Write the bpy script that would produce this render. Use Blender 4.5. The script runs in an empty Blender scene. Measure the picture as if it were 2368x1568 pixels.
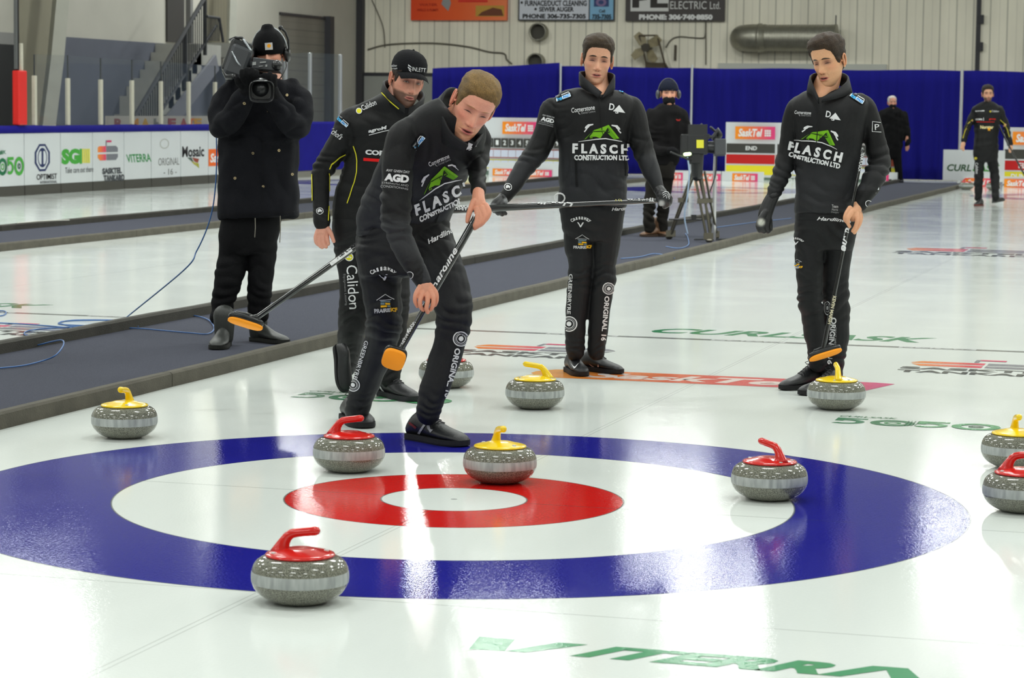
import bpy, bmesh, math, random
import numpy as np
from mathutils import Vector, Matrix, noise
from mathutils.bvhtree import BVHTree

scene = bpy.context.scene
COL = scene.collection
V = Vector
PI = math.pi
random.seed(7)

# ------------------------------------------------------------------ camera
CAM = V((2.68845, -8.45313, 1.40701))
RT = V((0.95921569, 0.28241189, 0.01219805))
UP = V((-0.03782337, 0.08546419, 0.99562305))
FW = V((-0.28013329, 0.95547862, -0.09266036))
FPX = 5754.27                                    # focal length in pixels of the 2368 wide frame
cd = bpy.data.cameras.new('camera')
cd.sensor_width = 36.0
cd.sensor_fit = 'HORIZONTAL'
cd.lens = 36.0 * FPX / 2368.0
cd.clip_end = 300
cd.dof.use_dof = True
cd.dof.focus_distance = 11.0
cd.dof.aperture_fstop = 9.0
co = bpy.data.objects.new('camera', cd)
COL.objects.link(co)
co.matrix_world = Matrix(((RT.x, UP.x, -FW.x, CAM.x), (RT.y, UP.y, -FW.y, CAM.y), (RT.z, UP.z, -FW.z, CAM.z), (0, 0, 0, 1)))
scene.camera = co

# ------------------------------------------------------------------ world, colour management
w = bpy.data.worlds.new('world')
scene.world = w
w.use_nodes = True
w.node_tree.nodes['Background'].inputs[0].default_value = (0.93, 1.0, 0.98, 1)
w.node_tree.nodes['Background'].inputs[1].default_value = 0.3
vs = scene.view_settings
vs.view_transform = 'Standard'
vs.look = 'None'
vs.gamma = 1.0
vs.use_curve_mapping = False
vs.exposure = 0.44

# ------------------------------------------------------------------ ceiling lamps (the arena's own rectangular fixtures)
LAMP_Z = 7.0
def lamp(x, y, power, sx=1.7, sy=0.9, z=LAMP_Z):
    ld = bpy.data.lights.new('ceiling_lamp', 'AREA')
    ld.shape = 'RECTANGLE'
    ld.size = sx
    ld.size_y = sy
    ld.energy = power
    ld.color = (0.97, 1.0, 0.965)
    o = bpy.data.objects.new('ceiling_lamp', ld)
    COL.objects.link(o)
    o.location = (x, y, z)
    return o
for y, xs_row, pw in ((-15.0, (-16.2, -10.6, -5.4, -0.4, 4.6, 9.6), 72), (-9.0, (-15.5, -9.9, -4.7, 0.3, 5.3, 10.3), 74), (-3.0, (-16.2, -10.6, -5.4, -0.4, 4.6, 9.6), 78), (3.5, (-15.5, -9.9, -4.7, 0.3, 5.3, 10.3), 90),
                      (10.0, (-16.2, -10.6, -5.4, -0.4, 4.6, 9.6), 150), (17.0, (-15.5, -9.9, -4.7, 0.3, 5.3, 10.3), 175), (25.0, (-14.6, -7.2, 0.3, 8.0), 120), (33.0, (-14.2, -5.7, 2.6, 10.6), 125), (41.0, (-17.0, -8.4, -2.4, 4.6, 10.6), 175)):
    for x in xs_row:
        lamp(x, y, pw)
lamp(-13.55, 40.2, 170, 0.42, 1.6)

# pixel -> point helpers (where a ray from the photographer's place meets a plane of the hall)
def ray(u, v):
    return FW + RT * ((u - 1184) / FPX) - UP * ((v - 784) / FPX)
def on_z(u, v, z=0.0):
    d = ray(u, v); return CAM + d * ((z - CAM.z) / d.z)
def on_y(u, v, y):
    d = ray(u, v); return CAM + d * ((y - CAM.y) / d.y)
def on_x(u, v, x):
    d = ray(u, v); return CAM + d * ((x - CAM.x) / d.x)
def on_d(u, v, d):
    return CAM + ray(u, v) * d

# ------------------------------------------------------------------ materials
def srgb(c):
    return tuple((x / 12.92 if x <= 0.04045 else ((x + 0.055) / 1.055) ** 2.4) for x in c)
def rgb(r, g, b):
    return srgb((r / 255, g / 255, b / 255)) + (1,)
MATS = {}
def mat(name, col=(0.5, 0.5, 0.5, 1), rough=0.6, metal=0.0, spec=0.5, noise_amt=0.0, noise_scale=20.0, bump=0.0, bump_scale=60.0,
        emit=None, estr=0.0, attr=False, coat=0.0, sheen=0.0, trans=0.0, alpha=1.0, sss=0.0, stretch=None, ior=None):
    if name in MATS: return MATS[name]
    m = bpy.data.materials.new(name)
    m.use_nodes = True
    nt = m.node_tree; N = nt.nodes; L = nt.links
    b = N['Principled BSDF']
    b.inputs['Base Color'].default_value = col
    b.inputs['Roughness'].default_value = rough
    b.inputs['Metallic'].default_value = metal
    b.inputs['Specular IOR Level'].default_value = spec
    b.inputs['Coat Weight'].default_value = coat
    b.inputs['Sheen Weight'].default_value = sheen
    b.inputs['Transmission Weight'].default_value = trans
    b.inputs['Alpha'].default_value = alpha
    if ior: b.inputs['IOR'].default_value = ior
    if sss:
        b.inputs['Subsurface Weight'].default_value = sss
        b.inputs['Subsurface Radius'].default_value = (0.012, 0.005, 0.003)
        b.inputs['Subsurface Scale'].default_value = 1.0
    if emit:
        b.inputs['Emission Color'].default_value = emit
        b.inputs['Emission Strength'].default_value = estr
    src = None
    if attr:
        a = N.new('ShaderNodeAttribute'); a.attribute_name = 'Col'; src = a.outputs['Color']
    tc = N.new('ShaderNodeTexCoord'); vec = tc.outputs['Object']
    if stretch:
        mp = N.new('ShaderNodeMapping'); mp.inputs['Scale'].default_value = stretch
        L.new(vec, mp.inputs[0]); vec = mp.outputs[0]
    if noise_amt:
        n = N.new('ShaderNodeTexNoise'); n.inputs['Scale'].default_value = noise_scale; n.inputs['Detail'].default_value = 4
        L.new(vec, n.inputs['Vector'])
        mr = N.new('ShaderNodeMapRange'); mr.inputs[1].default_value = 0.25; mr.inputs[2].default_value = 0.75
        mr.inputs[3].default_value = 1 - noise_amt; mr.inputs[4].default_value = 1 + noise_amt
        L.new(n.outputs['Fac'], mr.inputs[0])
        mx = N.new('ShaderNodeVectorMath'); mx.operation = 'SCALE'
        if src: L.new(src, mx.inputs[0])
        else: mx.inputs[0].default_value = col[:3]
        L.new(mr.outputs[0], mx.inputs['Scale'])
        src = mx.outputs[0]
    if src: L.new(src, b.inputs['Base Color'])
    if bump:
        n2 = N.new('ShaderNodeTexNoise'); n2.inputs['Scale'].default_value = bump_scale; n2.inputs['Detail'].default_value = 3
        L.new(vec, n2.inputs['Vector'])
        bp = N.new('ShaderNodeBump'); bp.inputs['Strength'].default_value = bump; bp.inputs['Distance'].default_value = 0.01
        L.new(n2.outputs['Fac'], bp.inputs['Height']); L.new(bp.outputs[0], b.inputs['Normal'])
    MATS[name] = m
    return m
M_PAINT = mat('printed_vinyl', attr=True, rough=0.5, spec=0.3)
M_PRINT = mat('garment_print', attr=True, rough=0.75, spec=0.2)
WHITE = rgb(236, 238, 238); BLACK = rgb(24, 24, 26)

# ------------------------------------------------------------------ mesh builder
class MB:
    def __init__(s): s.v = []; s.f = []; s.c = []
    def add(s, vs, fs, col=WHITE):
        b = len(s.v)
        for i, p in enumerate(vs):
            s.v.append(V(p)); s.c.append(col(p) if callable(col) else col)
        for f in fs: s.f.append([b + i for i in f])
        return s
    def box(s, c, size, rot=None, col=WHITE, taper=1.0):
        c = V(c); hx, hy, hz = (x / 2 for x in size)
        P = [V((sx * hx * (taper if sz > 0 else 1), sy * hy * (taper if sz > 0 else 1), sz * hz)) for sz in (-1, 1) for sy in (-1, 1) for sx in (-1, 1)]
        if rot is not None: P = [rot @ p for p in P]
        return s.add([c + p for p in P], [(0, 2, 3, 1), (4, 5, 7, 6), (0, 1, 5, 4), (2, 6, 7, 3), (0, 4, 6, 2), (1, 3, 7, 5)], col)
    def bbox(s, a, b, col=WHITE):
        a = V(a); b = V(b)
        return s.box((a + b) / 2, [abs(x) for x in (b - a)], None, col)
    def bar(s, a, b, w_, h_, up=(0, 0, 1), col=WHITE):
        a = V(a); b = V(b); d = (b - a); L_ = d.length; d = d / L_
        x = d.cross(V(up)); x = x.normalized() if x.length > 1e-5 else V((1, 0, 0)); y = x.cross(d)
        R_ = Matrix((x, d, y)).transposed()
        return s.box((a + b) / 2, (w_, L_, h_), R_, col)
    def tube(s, pts, r, n=10, cap=True, col=WHITE, flat=1.0, up=None):
        pts = [V(p) for p in pts]; m = len(pts)
        rr = [r] * m if not isinstance(r, (list, tuple)) else list(r)
        d0 = (pts[1] - pts[0]).normalized()
        a = V(up) if up is not None else (V((0, 0, 1)) if abs(d0.z) < 0.9 else V((1, 0, 0)))
        x = (a - d0 * a.dot(d0)).normalized(); vs_ = []
        for i in range(m):
            d = ((pts[min(i + 1, m - 1)] - pts[i]).normalized() + (pts[i] - pts[max(i - 1, 0)]).normalized())
            d = d.normalized() if d.length > 1e-9 else d0
            x = (x - d * x.dot(d)).normalized(); y = d.cross(x)
            for k in range(n):
                t = 2 * PI * k / n
                vs_.append(pts[i] + x * (rr[i] * math.cos(t)) + y * (rr[i] * flat * math.sin(t)))
        fs = [(i * n + k, i * n + (k + 1) % n, (i + 1) * n + (k + 1) % n, (i + 1) * n + k) for i in range(m - 1) for k in range(n)]
        if cap: fs += [list(range(n))[::-1], list(range((m - 1) * n, m * n))]
        return s.add(vs_, fs, col)
    def rtube(s, pts, r, n=12, col=WHITE, up=None, flat=1.0):
        """tube with rounded ends"""
        pts = [V(p) for p in pts]; m = len(pts)
        rr = [r] * m if not isinstance(r, (list, tuple)) else list(r)
        P = []; Q = []
        d = (pts[0] - pts[1]).normalized()
        for k in range(5):
            t = PI / 2 * (1 - k / 5.0); P.append(pts[0] + d * rr[0] * math.sin(t)); Q.append(max(rr[0] * math.cos(t), rr[0] * 0.02))
        P += pts; Q += rr
        d = (pts[-1] - pts[-2]).normalized()
        for k in range(1, 6):
            t = PI / 2 * k / 5.0; P.append(pts[-1] + d * rr[-1] * math.sin(t)); Q.append(max(rr[-1] * math.cos(t), rr[-1] * 0.02))
        return s.tube(P, Q, n, True, col, flat, up)
    def lathe(s, prof, n=48, c=(0, 0, 0), col=WHITE, cap=True):
        c = V(c); vs_ = [c + V((r * math.cos(2 * PI * k / n), r * math.sin(2 * PI * k / n), z)) for r, z in prof for k in range(n)]
        m = len(prof)
        fs = [(i * n + k, i * n + (k + 1) % n, (i + 1) * n + (k + 1) % n, (i + 1) * n + k) for i in range(m - 1) for k in range(n)]
        if cap: fs += [list(range(n))[::-1], list(range((m - 1) * n, m * n))]
        return s.add(vs_, fs, col)
    def sphere(s, c, r, n=16, col=WHITE, rot=None):
        c = V(c); r = V(r) if not isinstance(r, (int, float)) else V((r, r, r)); vs_ = []; m = n // 2
        for i in range(m + 1):
            a = -PI / 2 + PI * i / m
            a = max(min(a, PI / 2 - 1e-3), -PI / 2 + 1e-3)
            for k in range(n):
                t = 2 * PI * k / n
                p = V((r.x * math.cos(a) * math.cos(t), r.y * math.cos(a) * math.sin(t), r.z * math.sin(a)))
                vs_.append(c + (rot @ p if rot is not None else p))
        fs = [(i * n + k, i * n + (k + 1) % n, (i + 1) * n + (k + 1) % n, (i + 1) * n + k) for i in range(m) for k in range(n)]
        fs += [list(range(n))[::-1], list(range(m * n, (m + 1) * n))]
        return s.add(vs_, fs, col)
    def rings(s, R_, cap=True, col=WHITE):
        n = len(R_[0]); m = len(R_)
        vs_ = [p for r in R_ for p in r]
        fs = [(i * n + k, i * n + (k + 1) % n, (i + 1) * n + (k + 1) % n, (i + 1) * n + k) for i in range(m - 1) for k in range(n)]
        if cap: fs += [list(range(n))[::-1], list(range((m - 1) * n, m * n))]
        return s.add(vs_, fs, col)
    def build(s, name, m, parent=None, smooth=False, bevel=0.0, recalc=True, origin=None):
        me = bpy.data.meshes.new(name)
        me.from_pydata([tuple(p) for p in s.v], [], s.f)
        ca = me.color_attributes.new('Col', 'FLOAT_COLOR', 'POINT')
        ca.data.foreach_set('color', np.array([tuple(c[:3]) + (1,) for c in s.c], dtype=np.float32).ravel())
        if recalc:
            bm = bmesh.new(); bm.from_mesh(me); bmesh.ops.recalc_face_normals(bm, faces=bm.faces); bm.to_mesh(me); bm.free()
        o = bpy.data.objects.new(name, me)
        me.materials.append(m)
        if smooth: me.polygons.foreach_set('use_smooth', [True] * len(me.polygons))
        COL.objects.link(o)
        if bevel:
            bv = o.modifiers.new('bevel', 'BEVEL'); bv.width = bevel; bv.segments = 2; bv.limit_method = 'ANGLE'
        if parent is not None: adopt(o, parent)
        return o
def world_of(p):
    M_ = p.matrix_basis.copy()
    q = p
    while q.parent: q = q.parent; M_ = q.matrix_basis @ M_
    return M_
def adopt(o, parent):
    """parent o (meshes are written in world coordinates)"""
    o.parent = parent
    o.matrix_basis = world_of(parent).inverted() @ o.matrix_basis
def tag(o, label=None, cat=None, group=None, kind=None):
    if label: o['label'] = label
    if cat: o['category'] = cat
    if group: o['group'] = group
    if kind: o['kind'] = kind
    return o
def thing(name, label, cat, loc=(0, 0, 0), group=None, rz=0.0):
    o = bpy.data.objects.new(name, None); o.empty_display_size = 0.1
    COL.objects.link(o); o.location = loc; o.rotation_euler = (0, 0, rz)
    return tag(o, label, cat, group)
def struct(o):
    o['kind'] = 'structure'; return o
def children(o): return [c for c in bpy.data.objects if c.parent == o]
def copy_tree(o, parent=None):
    c = o.copy(); COL.objects.link(c); c.parent = parent
    for ch in children(o):
        copy_tree(ch, c)
    return c

# ------------------------------------------------------------------ flat graphics in plane coordinates
TCACHE = {}
def text_geo(s, bold=0.0, shear=0.0, space=1.0):
    key = (s, bold, shear, space)
    if key in TCACHE: return TCACHE[key]
    c = bpy.data.curves.new('lettering', 'FONT')
    c.body = s; c.size = 1.0; c.offset = bold; c.shear = shear; c.space_character = space; c.resolution_u = 3
    o = bpy.data.objects.new('lettering', c)
    me = o.to_mesh()
    vs_ = [(v.co.x, v.co.y) for v in me.vertices]; fs = [tuple(p.vertices) for p in me.polygons]
    o.to_mesh_clear()
    bpy.data.objects.remove(o); bpy.data.curves.remove(c)
    TCACHE[key] = (vs_, fs)
    return TCACHE[key]
def T(s, x0, y0, x1, y1, col=WHITE, bold=0.02, shear=0.0, space=1.0, flip=False):
    """text fitted to the box (x0,y0)-(x1,y1)"""
    vs_, fs = text_geo(s, bold, shear, space)
    if not vs_: return ([], [], [])
    xs = [a for a, b in vs_]; ys = [b for a, b in vs_]
    ax, bx, ay, by = min(xs), max(xs), min(ys), max(ys)
    P = [(x0 + (a - ax) / (bx - ax) * (x1 - x0), y0 + (b - ay) / (by - ay) * (y1 - y0)) for a, b in vs_]
    return (P, fs, [col(*p) if callable(col) else col for p in P])
def PLY(pts, col=WHITE):
    return (list(pts), [tuple(range(len(pts)))], [col(*p) if callable(col) else col for p in pts])
def RC(x0, y0, x1, y1, col=WHITE, n=1):
    P = []; F_ = []
    for i in range(n + 1):
        x = x0 + (x1 - x0) * i / n; P += [(x, y0), (x, y1)]
    for i in range(n): F_.append((2 * i, 2 * i + 2, 2 * i + 3, 2 * i + 1))
    return (P, F_, [col(*p) if callable(col) else col for p in P])
def RNG(cx, cy, r0, r1, col=WHITE, n=28, sx=1.0, a0=0.0, a1=2 * PI):
    P = []; F_ = []
    for i in range(n + 1):
        t = a0 + (a1 - a0) * i / n
        P += [(cx + sx * r0 * math.cos(t), cy + r0 * math.sin(t)), (cx + sx * r1 * math.cos(t), cy + r1 * math.sin(t))]
    for i in range(n): F_.append((2 * i, 2 * i + 1, 2 * i + 3, 2 * i + 2))
    return (P, F_, [col(*p) if callable(col) else col for p in P])
def DSC(cx, cy, r, col=WHITE, n=24, sx=1.0):
    return PLY([(cx + sx * r * math.cos(2 * PI * k / n), cy + r * math.sin(2 * PI * k / n)) for k in range(n)], col)
def STK(pts, w_, col=WHITE):
    """a stroke of even width along a 2D path"""
    P = []; F_ = []
    for i, p in enumerate(pts):
        a = V(pts[max(i - 1, 0)]); b = V(pts[min(i + 1, len(pts) - 1)]); d = (b - a); d = d.normalized() if d.length else V((1, 0))
        ww = w_[i] if isinstance(w_, (list, tuple)) else w_
        P += [(p[0] - d.y * ww / 2, p[1] + d.x * ww / 2), (p[0] + d.y * ww / 2, p[1] - d.x * ww / 2)]
    for i in range(len(pts) - 1): F_.append((2 * i, 2 * i + 1, 2 * i + 3, 2 * i + 2))
    return (P, F_, [col] * len(P))
def grad(x0, x1, *cols):
    def f(x, y=0):
        t = min(max((x - x0) / (x1 - x0), 0), 1) * (len(cols) - 1); i = min(int(t), len(cols) - 2); k = t - i
        return tuple(cols[i][j] * (1 - k) + cols[i + 1][j] * k for j in range(4))
    return f
def xf(items, sx=1.0, sy=1.0, ox=0.0, oy=0.0, rot=0.0, kx=0.0):
    c, s = math.cos(rot), math.sin(rot); out = []
    for P, F_, Cc in items:
        Q = []
        for x, y in P:
            x2 = x * sx + kx * y * sy; y2 = y * sy; Q.append((ox + c * x2 - s * y2, oy + s * x2 + c * y2))
        out.append((Q, F_, Cc))
    return out
def flat_decal(name, items, o, ax, ay, parent, m=None, lift=0.002, step=0.0006, label=None):
    """plane graphics -> one mesh lying on a surface; items later in the list lie a hair higher"""
    o = V(o); ax = V(ax); ay = V(ay); n = ax.cross(ay).normalized(); mb = MB()
    for k, (P, F_, Cc) in enumerate(items):
        b = len(mb.v)
        for (x, y), c in zip(P, Cc): mb.v.append(o + ax * x + ay * y + n * (lift + step * k)); mb.c.append(c)
        for f in F_: mb.f.append([b + i for i in f])
    ob = mb.build(name, m or M_PAINT, parent, recalc=False)
    if label: ob['label'] = label
    return ob
ORG = rgb(246, 138, 31); PNK = rgb(222, 40, 120); ORG2 = rgb(240, 90, 60)
def sasktel(x0, y0, x1, y1):
    w_, h = x1 - x0, y1 - y0
    g = grad(x0, x1, rgb(250, 150, 20), rgb(238, 110, 80), rgb(225, 60, 130))
    it = [RC(x0, y0, x1, y1, g, 8), T('SaskTel', x0 + .08 * w_, y0 + .2 * h, x0 + .68 * w_, y0 + .82 * h, WHITE, 0.035, 0.2)]
    for i in range(3):
        for j in range(3):
            it.append(RC(x0 + (.74 + .055 * i) * w_, y0 + (.24 + .18 * j) * h, x0 + (.785 + .055 * i) * w_, y0 + (.38 + .18 * j) * h, WHITE))
    return it
# ================================================================== ICE
def ice_material(name, graphics):
    m = bpy.data.materials.new(name); m.use_nodes = True
    nt = m.node_tree; N = nt.nodes; L = nt.links; b = N['Principled BSDF']
    def M(op, a, b_=None, c=None):
        n = N.new('ShaderNodeMath'); n.operation = op
        for i, x in enumerate((a, b_, c)):
            if x is None: continue
            if isinstance(x, (int, float)): n.inputs[i].default_value = x
            else: L.new(x, n.inputs[i])
        return n.outputs[0]
    tc = N.new('ShaderNodeTexCoord'); sp = N.new('ShaderNodeSeparateXYZ'); L.new(tc.outputs['Object'], sp.inputs[0])
    X, Y = sp.outputs[0], sp.outputs[1]
    base = rgb(226, 232, 228)
    if graphics == 'attr':
        a = N.new('ShaderNodeAttribute'); a.attribute_name = 'Col'; col = a.outputs['Color']
    else:
        n = N.new('ShaderNodeTexNoise'); n.inputs['Scale'].default_value = 0.9; n.inputs['Detail'].default_value = 5
        mp = N.new('ShaderNodeMapping'); mp.inputs['Scale'].default_value = (1.6, 0.35, 1); L.new(tc.outputs['Object'], mp.inputs[0]); L.new(mp.outputs[0], n.inputs[0])
        cr = N.new('ShaderNodeValToRGB'); cr.color_ramp.elements[0].position = 0.3; cr.color_ramp.elements[1].position = 0.7
        cr.color_ramp.elements[0].color = rgb(224, 230, 226); cr.color_ramp.elements[1].color = rgb(233, 238, 234)
        L.new(n.outputs['Fac'], cr.inputs[0]); col = cr.outputs[0]
        xs = M('SUBTRACT', M('MODULO', M('ADD', X, 315.0), 6.3), 0.0)
        xs = M('SUBTRACT', M('MODULO', M('ADD', X, 3.15 + 63.0), 6.3), 3.15)
        ys = M('SUBTRACT', M('ABSOLUTE', M('SUBTRACT', Y, 17.375)), 17.375)
        r = M('SQRT', M('ADD', M('MULTIPLY', xs, xs), M('MULTIPLY', ys, ys)))
        def mix(fac, c, cur):
            x = N.new('ShaderNodeMix'); x.data_type = 'RGBA'; L.new(fac, x.inputs[0]); L.new(cur, x.inputs[6]); x.inputs[7].default_value = c; return x.outputs[2]
        def band(v, a, b_): return M('MULTIPLY', M('GREATER_THAN', v, a), M('LESS_THAN', v, b_))
        blue = rgb(34, 34, 142); red = rgb(206, 28, 24)
        col = mix(band(r, 1.219, 1.829), blue, col)
        col = mix(band(r, 0.263, 0.610), red, col)
        for rad in (0.263, 0.61, 1.219, 1.829): col = mix(M('MULTIPLY', band(r, rad - 0.0035, rad + 0.0035), 0.75), rgb(90, 94, 92), col)
        ax = M('ABSOLUTE', xs)
        col = mix(M('MULTIPLY', M('MULTIPLY', band(ax, 0.009, 0.0125), M('GREATER_THAN', r, 0.263)), 0.38), rgb(70, 76, 76), col)
        ay = M('ABSOLUTE', ys)
        col = mix(M('MULTIPLY', M('MULTIPLY', M('LESS_THAN', ay, 0.0045), M('GREATER_THAN', r, 0.263)), 0.4), rgb(70, 76, 76), col)
        col = mix(M('MULTIPLY', M('LESS_THAN', M('ABSOLUTE', M('SUBTRACT', ys, 1.835)), 0.004), 0.4), rgb(110, 114, 114), col)
        col = mix(M('MULTIPLY', M('LESS_THAN', r, 0.012), 0.6), rgb(70, 76, 76), col)
        col = mix(M('MULTIPLY', M('LESS_THAN', M('ABSOLUTE', M('ADD', ys, 6.5)), 0.045), 0.78), rgb(52, 56, 58), col)
    L.new(col, b.inputs['Base Color'])
    b.inputs['IOR'].default_value = 1.31; b.inputs['Specular IOR Level'].default_value = 0.42
    # pebbled, scraped surface: small bumps, a little stretched along the sheet
    n1 = N.new('ShaderNodeTexNoise'); n1.inputs['Scale'].default_value = 105; n1.inputs['Detail'].default_value = 2
    L.new(tc.outputs['Object'], n1.inputs[0])
    n2 = N.new('ShaderNodeTexNoise'); n2.inputs['Scale'].default_value = 1.0; n2.inputs['Detail'].default_value = 3
    mp2 = N.new('ShaderNodeMapping'); mp2.inputs['Scale'].default_value = (14, 3, 1); L.new(tc.outputs['Object'], mp2.inputs[0]); L.new(mp2.outputs[0], n2.inputs[0])
    h = M('ADD', M('MULTIPLY', n1.outputs['Fac'], 0.5), M('MULTIPLY', n2.outputs['Fac'], 0.08))
    bp = N.new('ShaderNodeBump'); bp.inputs['Strength'].default_value = 0.17; bp.inputs['Distance'].default_value = 0.004
    L.new(h, bp.inputs['Height']); L.new(bp.outputs[0], b.inputs['Normal'])
    n3 = N.new('ShaderNodeTexNoise'); n3.inputs['Scale'].default_value = 1.3; n3.inputs['Detail'].default_value = 4
    L.new(tc.outputs['Object'], n3.inputs[0])
    mr = N.new('ShaderNodeMapRange'); mr.inputs[1].default_value = 0.3; mr.inputs[2].default_value = 0.7; mr.inputs[3].default_value = 0.035; mr.inputs[4].default_value = 0.10
    L.new(n3.outputs['Fac'], mr.inputs[0]); L.new(mr.outputs[0], b.inputs['Roughness'])
    return m
M_ICE = ice_material('curling_ice', 'rings')
M_ICEP = ice_material('ice_paint', 'attr')
ice = struct(MB().bbox((-15.0, -16, -0.12), (14.0, 44.2, 0.0)).build('floor', M_ICE))
ground = struct(MB().bbox((-30, -20, -0.35), (25, 60, -0.13)).build('floor', mat('concrete', rgb(120, 120, 118), 0.8, noise_amt=.1, noise_scale=3)))

GRN = rgb(60, 150, 92); GRND = rgb(30, 110, 70); DGY = rgb(70, 74, 78)
def ice_decal(name, items, x0, y0, label=None, scale=1.0, ysc=1.0):
    return flat_decal(name, items, (x0, y0, 0), (scale, 0, 0), (0, ysc * scale, 0), ice, M_ICEP, 0.0006, 0.0002, label)
PLG = rgb(86, 158, 114)
def letters(s, x0, y0, x1, y1, col, **k): return T(s, x0, y0, x1, y1, col, **k)
# VITERRA behind the house: slanted capitals (V and A without crossbar)
ice_decal('ice_lettering', [PLY([(0, .12), (.10, .12), (.115, 0), (.02, -.01)], PLG), PLY([(.115, .0), (.17, 0), (.30, .12), (.22, .12)], PLG)] +
          [T('ITERR', .29, 0, .96, .12, PLG, 0.05, 0.45)] + [PLY([(.93, 0), (.99, 0), (1.12, .12), (1.05, .12)], PLG), PLY([(1.08, .12), (1.14, .12), (1.20, 0), (1.12, 0)], PLG)],
          0.775, -2.35, 'pale green word painted behind the rings', 1.0, 1.22)
ice_decal('ice_lettering', [T('CURLSASK', 0, 0, 1.78, .36, rgb(60, 140, 96), 0.03, 0.35)], -0.9, 6.83, 'green word painted beyond the hog line')
ice_decal('ice_lettering', [T('CURLSASK', 0, 0, 1.78, .36, rgb(60, 140, 96), 0.03, 0.35)], -7.0, 6.85, 'green word on the neighbouring sheet')
for ox in (-1.45, -0.4, .75, 1.65, -6.9, -5.6, -4.6):
    ice_decal('ice_lettering', [RC(-.02, 0, .44, .07, rgb(210, 214, 212))] + [T('CURLSASK', 0, .012, .42, .058, rgb(60, 64, 66), 0.01, 0.2)], ox, 6.465)
# orange to pink banner in front of the hog line
bn = [(-.86 + .0, 4.12), (.80, 4.03), (.92, 4.40), (-.72, 4.49), (-.86, 4.45), (-.93, 4.34)]
g = grad(-0.9, 0.9, rgb(243, 168, 70), rgb(240, 130, 60), rgb(232, 96, 80), rgb(226, 84, 100), rgb(218, 70, 130))
P = []
for i in range(25):
    x = -0.92 + i / 24 * 1.80
    e = max(0, 1 - (i / 1.6)) ** 2
    P.append(((x, 4.05 + e * .17), (x, 4.47 - e * .15)))
items = [([p for q in P for p in q], [(2 * i, 2 * i + 2, 2 * i + 3, 2 * i + 1) for i in range(24)], [g(p[0]) for q in P for p in q]), PLY([(.88, 4.05), (.985, 4.44), (.88, 4.47)], rgb(216, 68, 132)),
         T('SaskTel', -.62, 4.13, .55, 4.39, rgb(244, 226, 220), 0.035, 0.25)]
ice_decal('ice_banner', items, 0, 0, 'orange to pink painted banner with white lettering')
def tankard(sc=1.0, gy=rgb(140, 140, 150)):
    w = 1.05
    g = grad(0, .5 * w, rgb(246, 150, 40), rgb(230, 60, 110))
    it = [PLY([(.02, .36), (.08, .44), (.5, .44), (.5, .34), (.03, .34)], g), PLY([(.03, .30), (.5, .30), (.5, .20), (.1, .20)], g),
          PLY([(.52, .44), (.95, .44), (1.02, .36), (1.02, .34), (.52, .34)], gy), PLY([(.52, .30), (1.02, .30), (.96, .20), (.52, .20)], gy),
          PLY([(.42, .46), (.45, .46), (.45, .60), (.42, .60)], gy), PLY([(.45, .55), (.62, .55), (.62, .61), (.45, .61)], rgb(225, 50, 110))]
    it += [T('SASKTEL', .0, .02, 1.05, .13, DGY, .04), T('TANKARD', .0, -.14, 1.05, -.03, DGY, .04)]
    return xf(it, sc, sc)
ice_decal('ice_logo', tankard(), -1.66, 5.17, 'stone shaped emblem over two dark words', .85, 1.3)
ice_decal('ice_logo', tankard(), 0.90, 5.22, 'stone shaped emblem over two dark words', .85, 1.3)
ice_decal('ice_logo', tankard(), -0.68, 16.7, 'stone shaped emblem over two dark words', 1.3, 1.6)
ice_decal('ice_logo', tankard(), -5.15, 5.2, 'stone shaped emblem over two dark words', .85, 1.2)
def fifty(c1=rgb(66, 130, 96), c2=rgb(84, 160, 108)):
    def fig5(x, c): return [PLY([(x, .26), (x + .18, .26), (x + .18, .215), (x, .215)], c), PLY([(x, .26), (x + .05, .26), (x + .05, .13), (x, .13)], c), RNG(x + .07, .10, .055, .10, c, 16, 1.1, -2.3, 1.9)]
    return fig5(0, c1) + [RNG(.34, .12, .075, .13, c1), RNG(.34, .12, .03, .05, c2)] + fig5(.48, c2) + [RNG(.82, .12, .085, .14, c2), RNG(.82, .12, .02, .045, rgb(60, 100, 84))] + \
        [T('CURLSASK', .0, .30, .34, .35, c1, .02, .2)] + [STK([(.42 + .02 * i, .02), (.42 + .02 * i, .24)], .006, rgb(110, 140, 120)) for i in range(4)]
ice_decal('ice_logo', fifty(), 0.93, 2.70, 'green raffle emblem with big numerals', .78, 1.05)
ice_decal('ice_logo', fifty(), -1.70, 2.70, 'green raffle emblem with big numerals', .82, 1.05)

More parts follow.
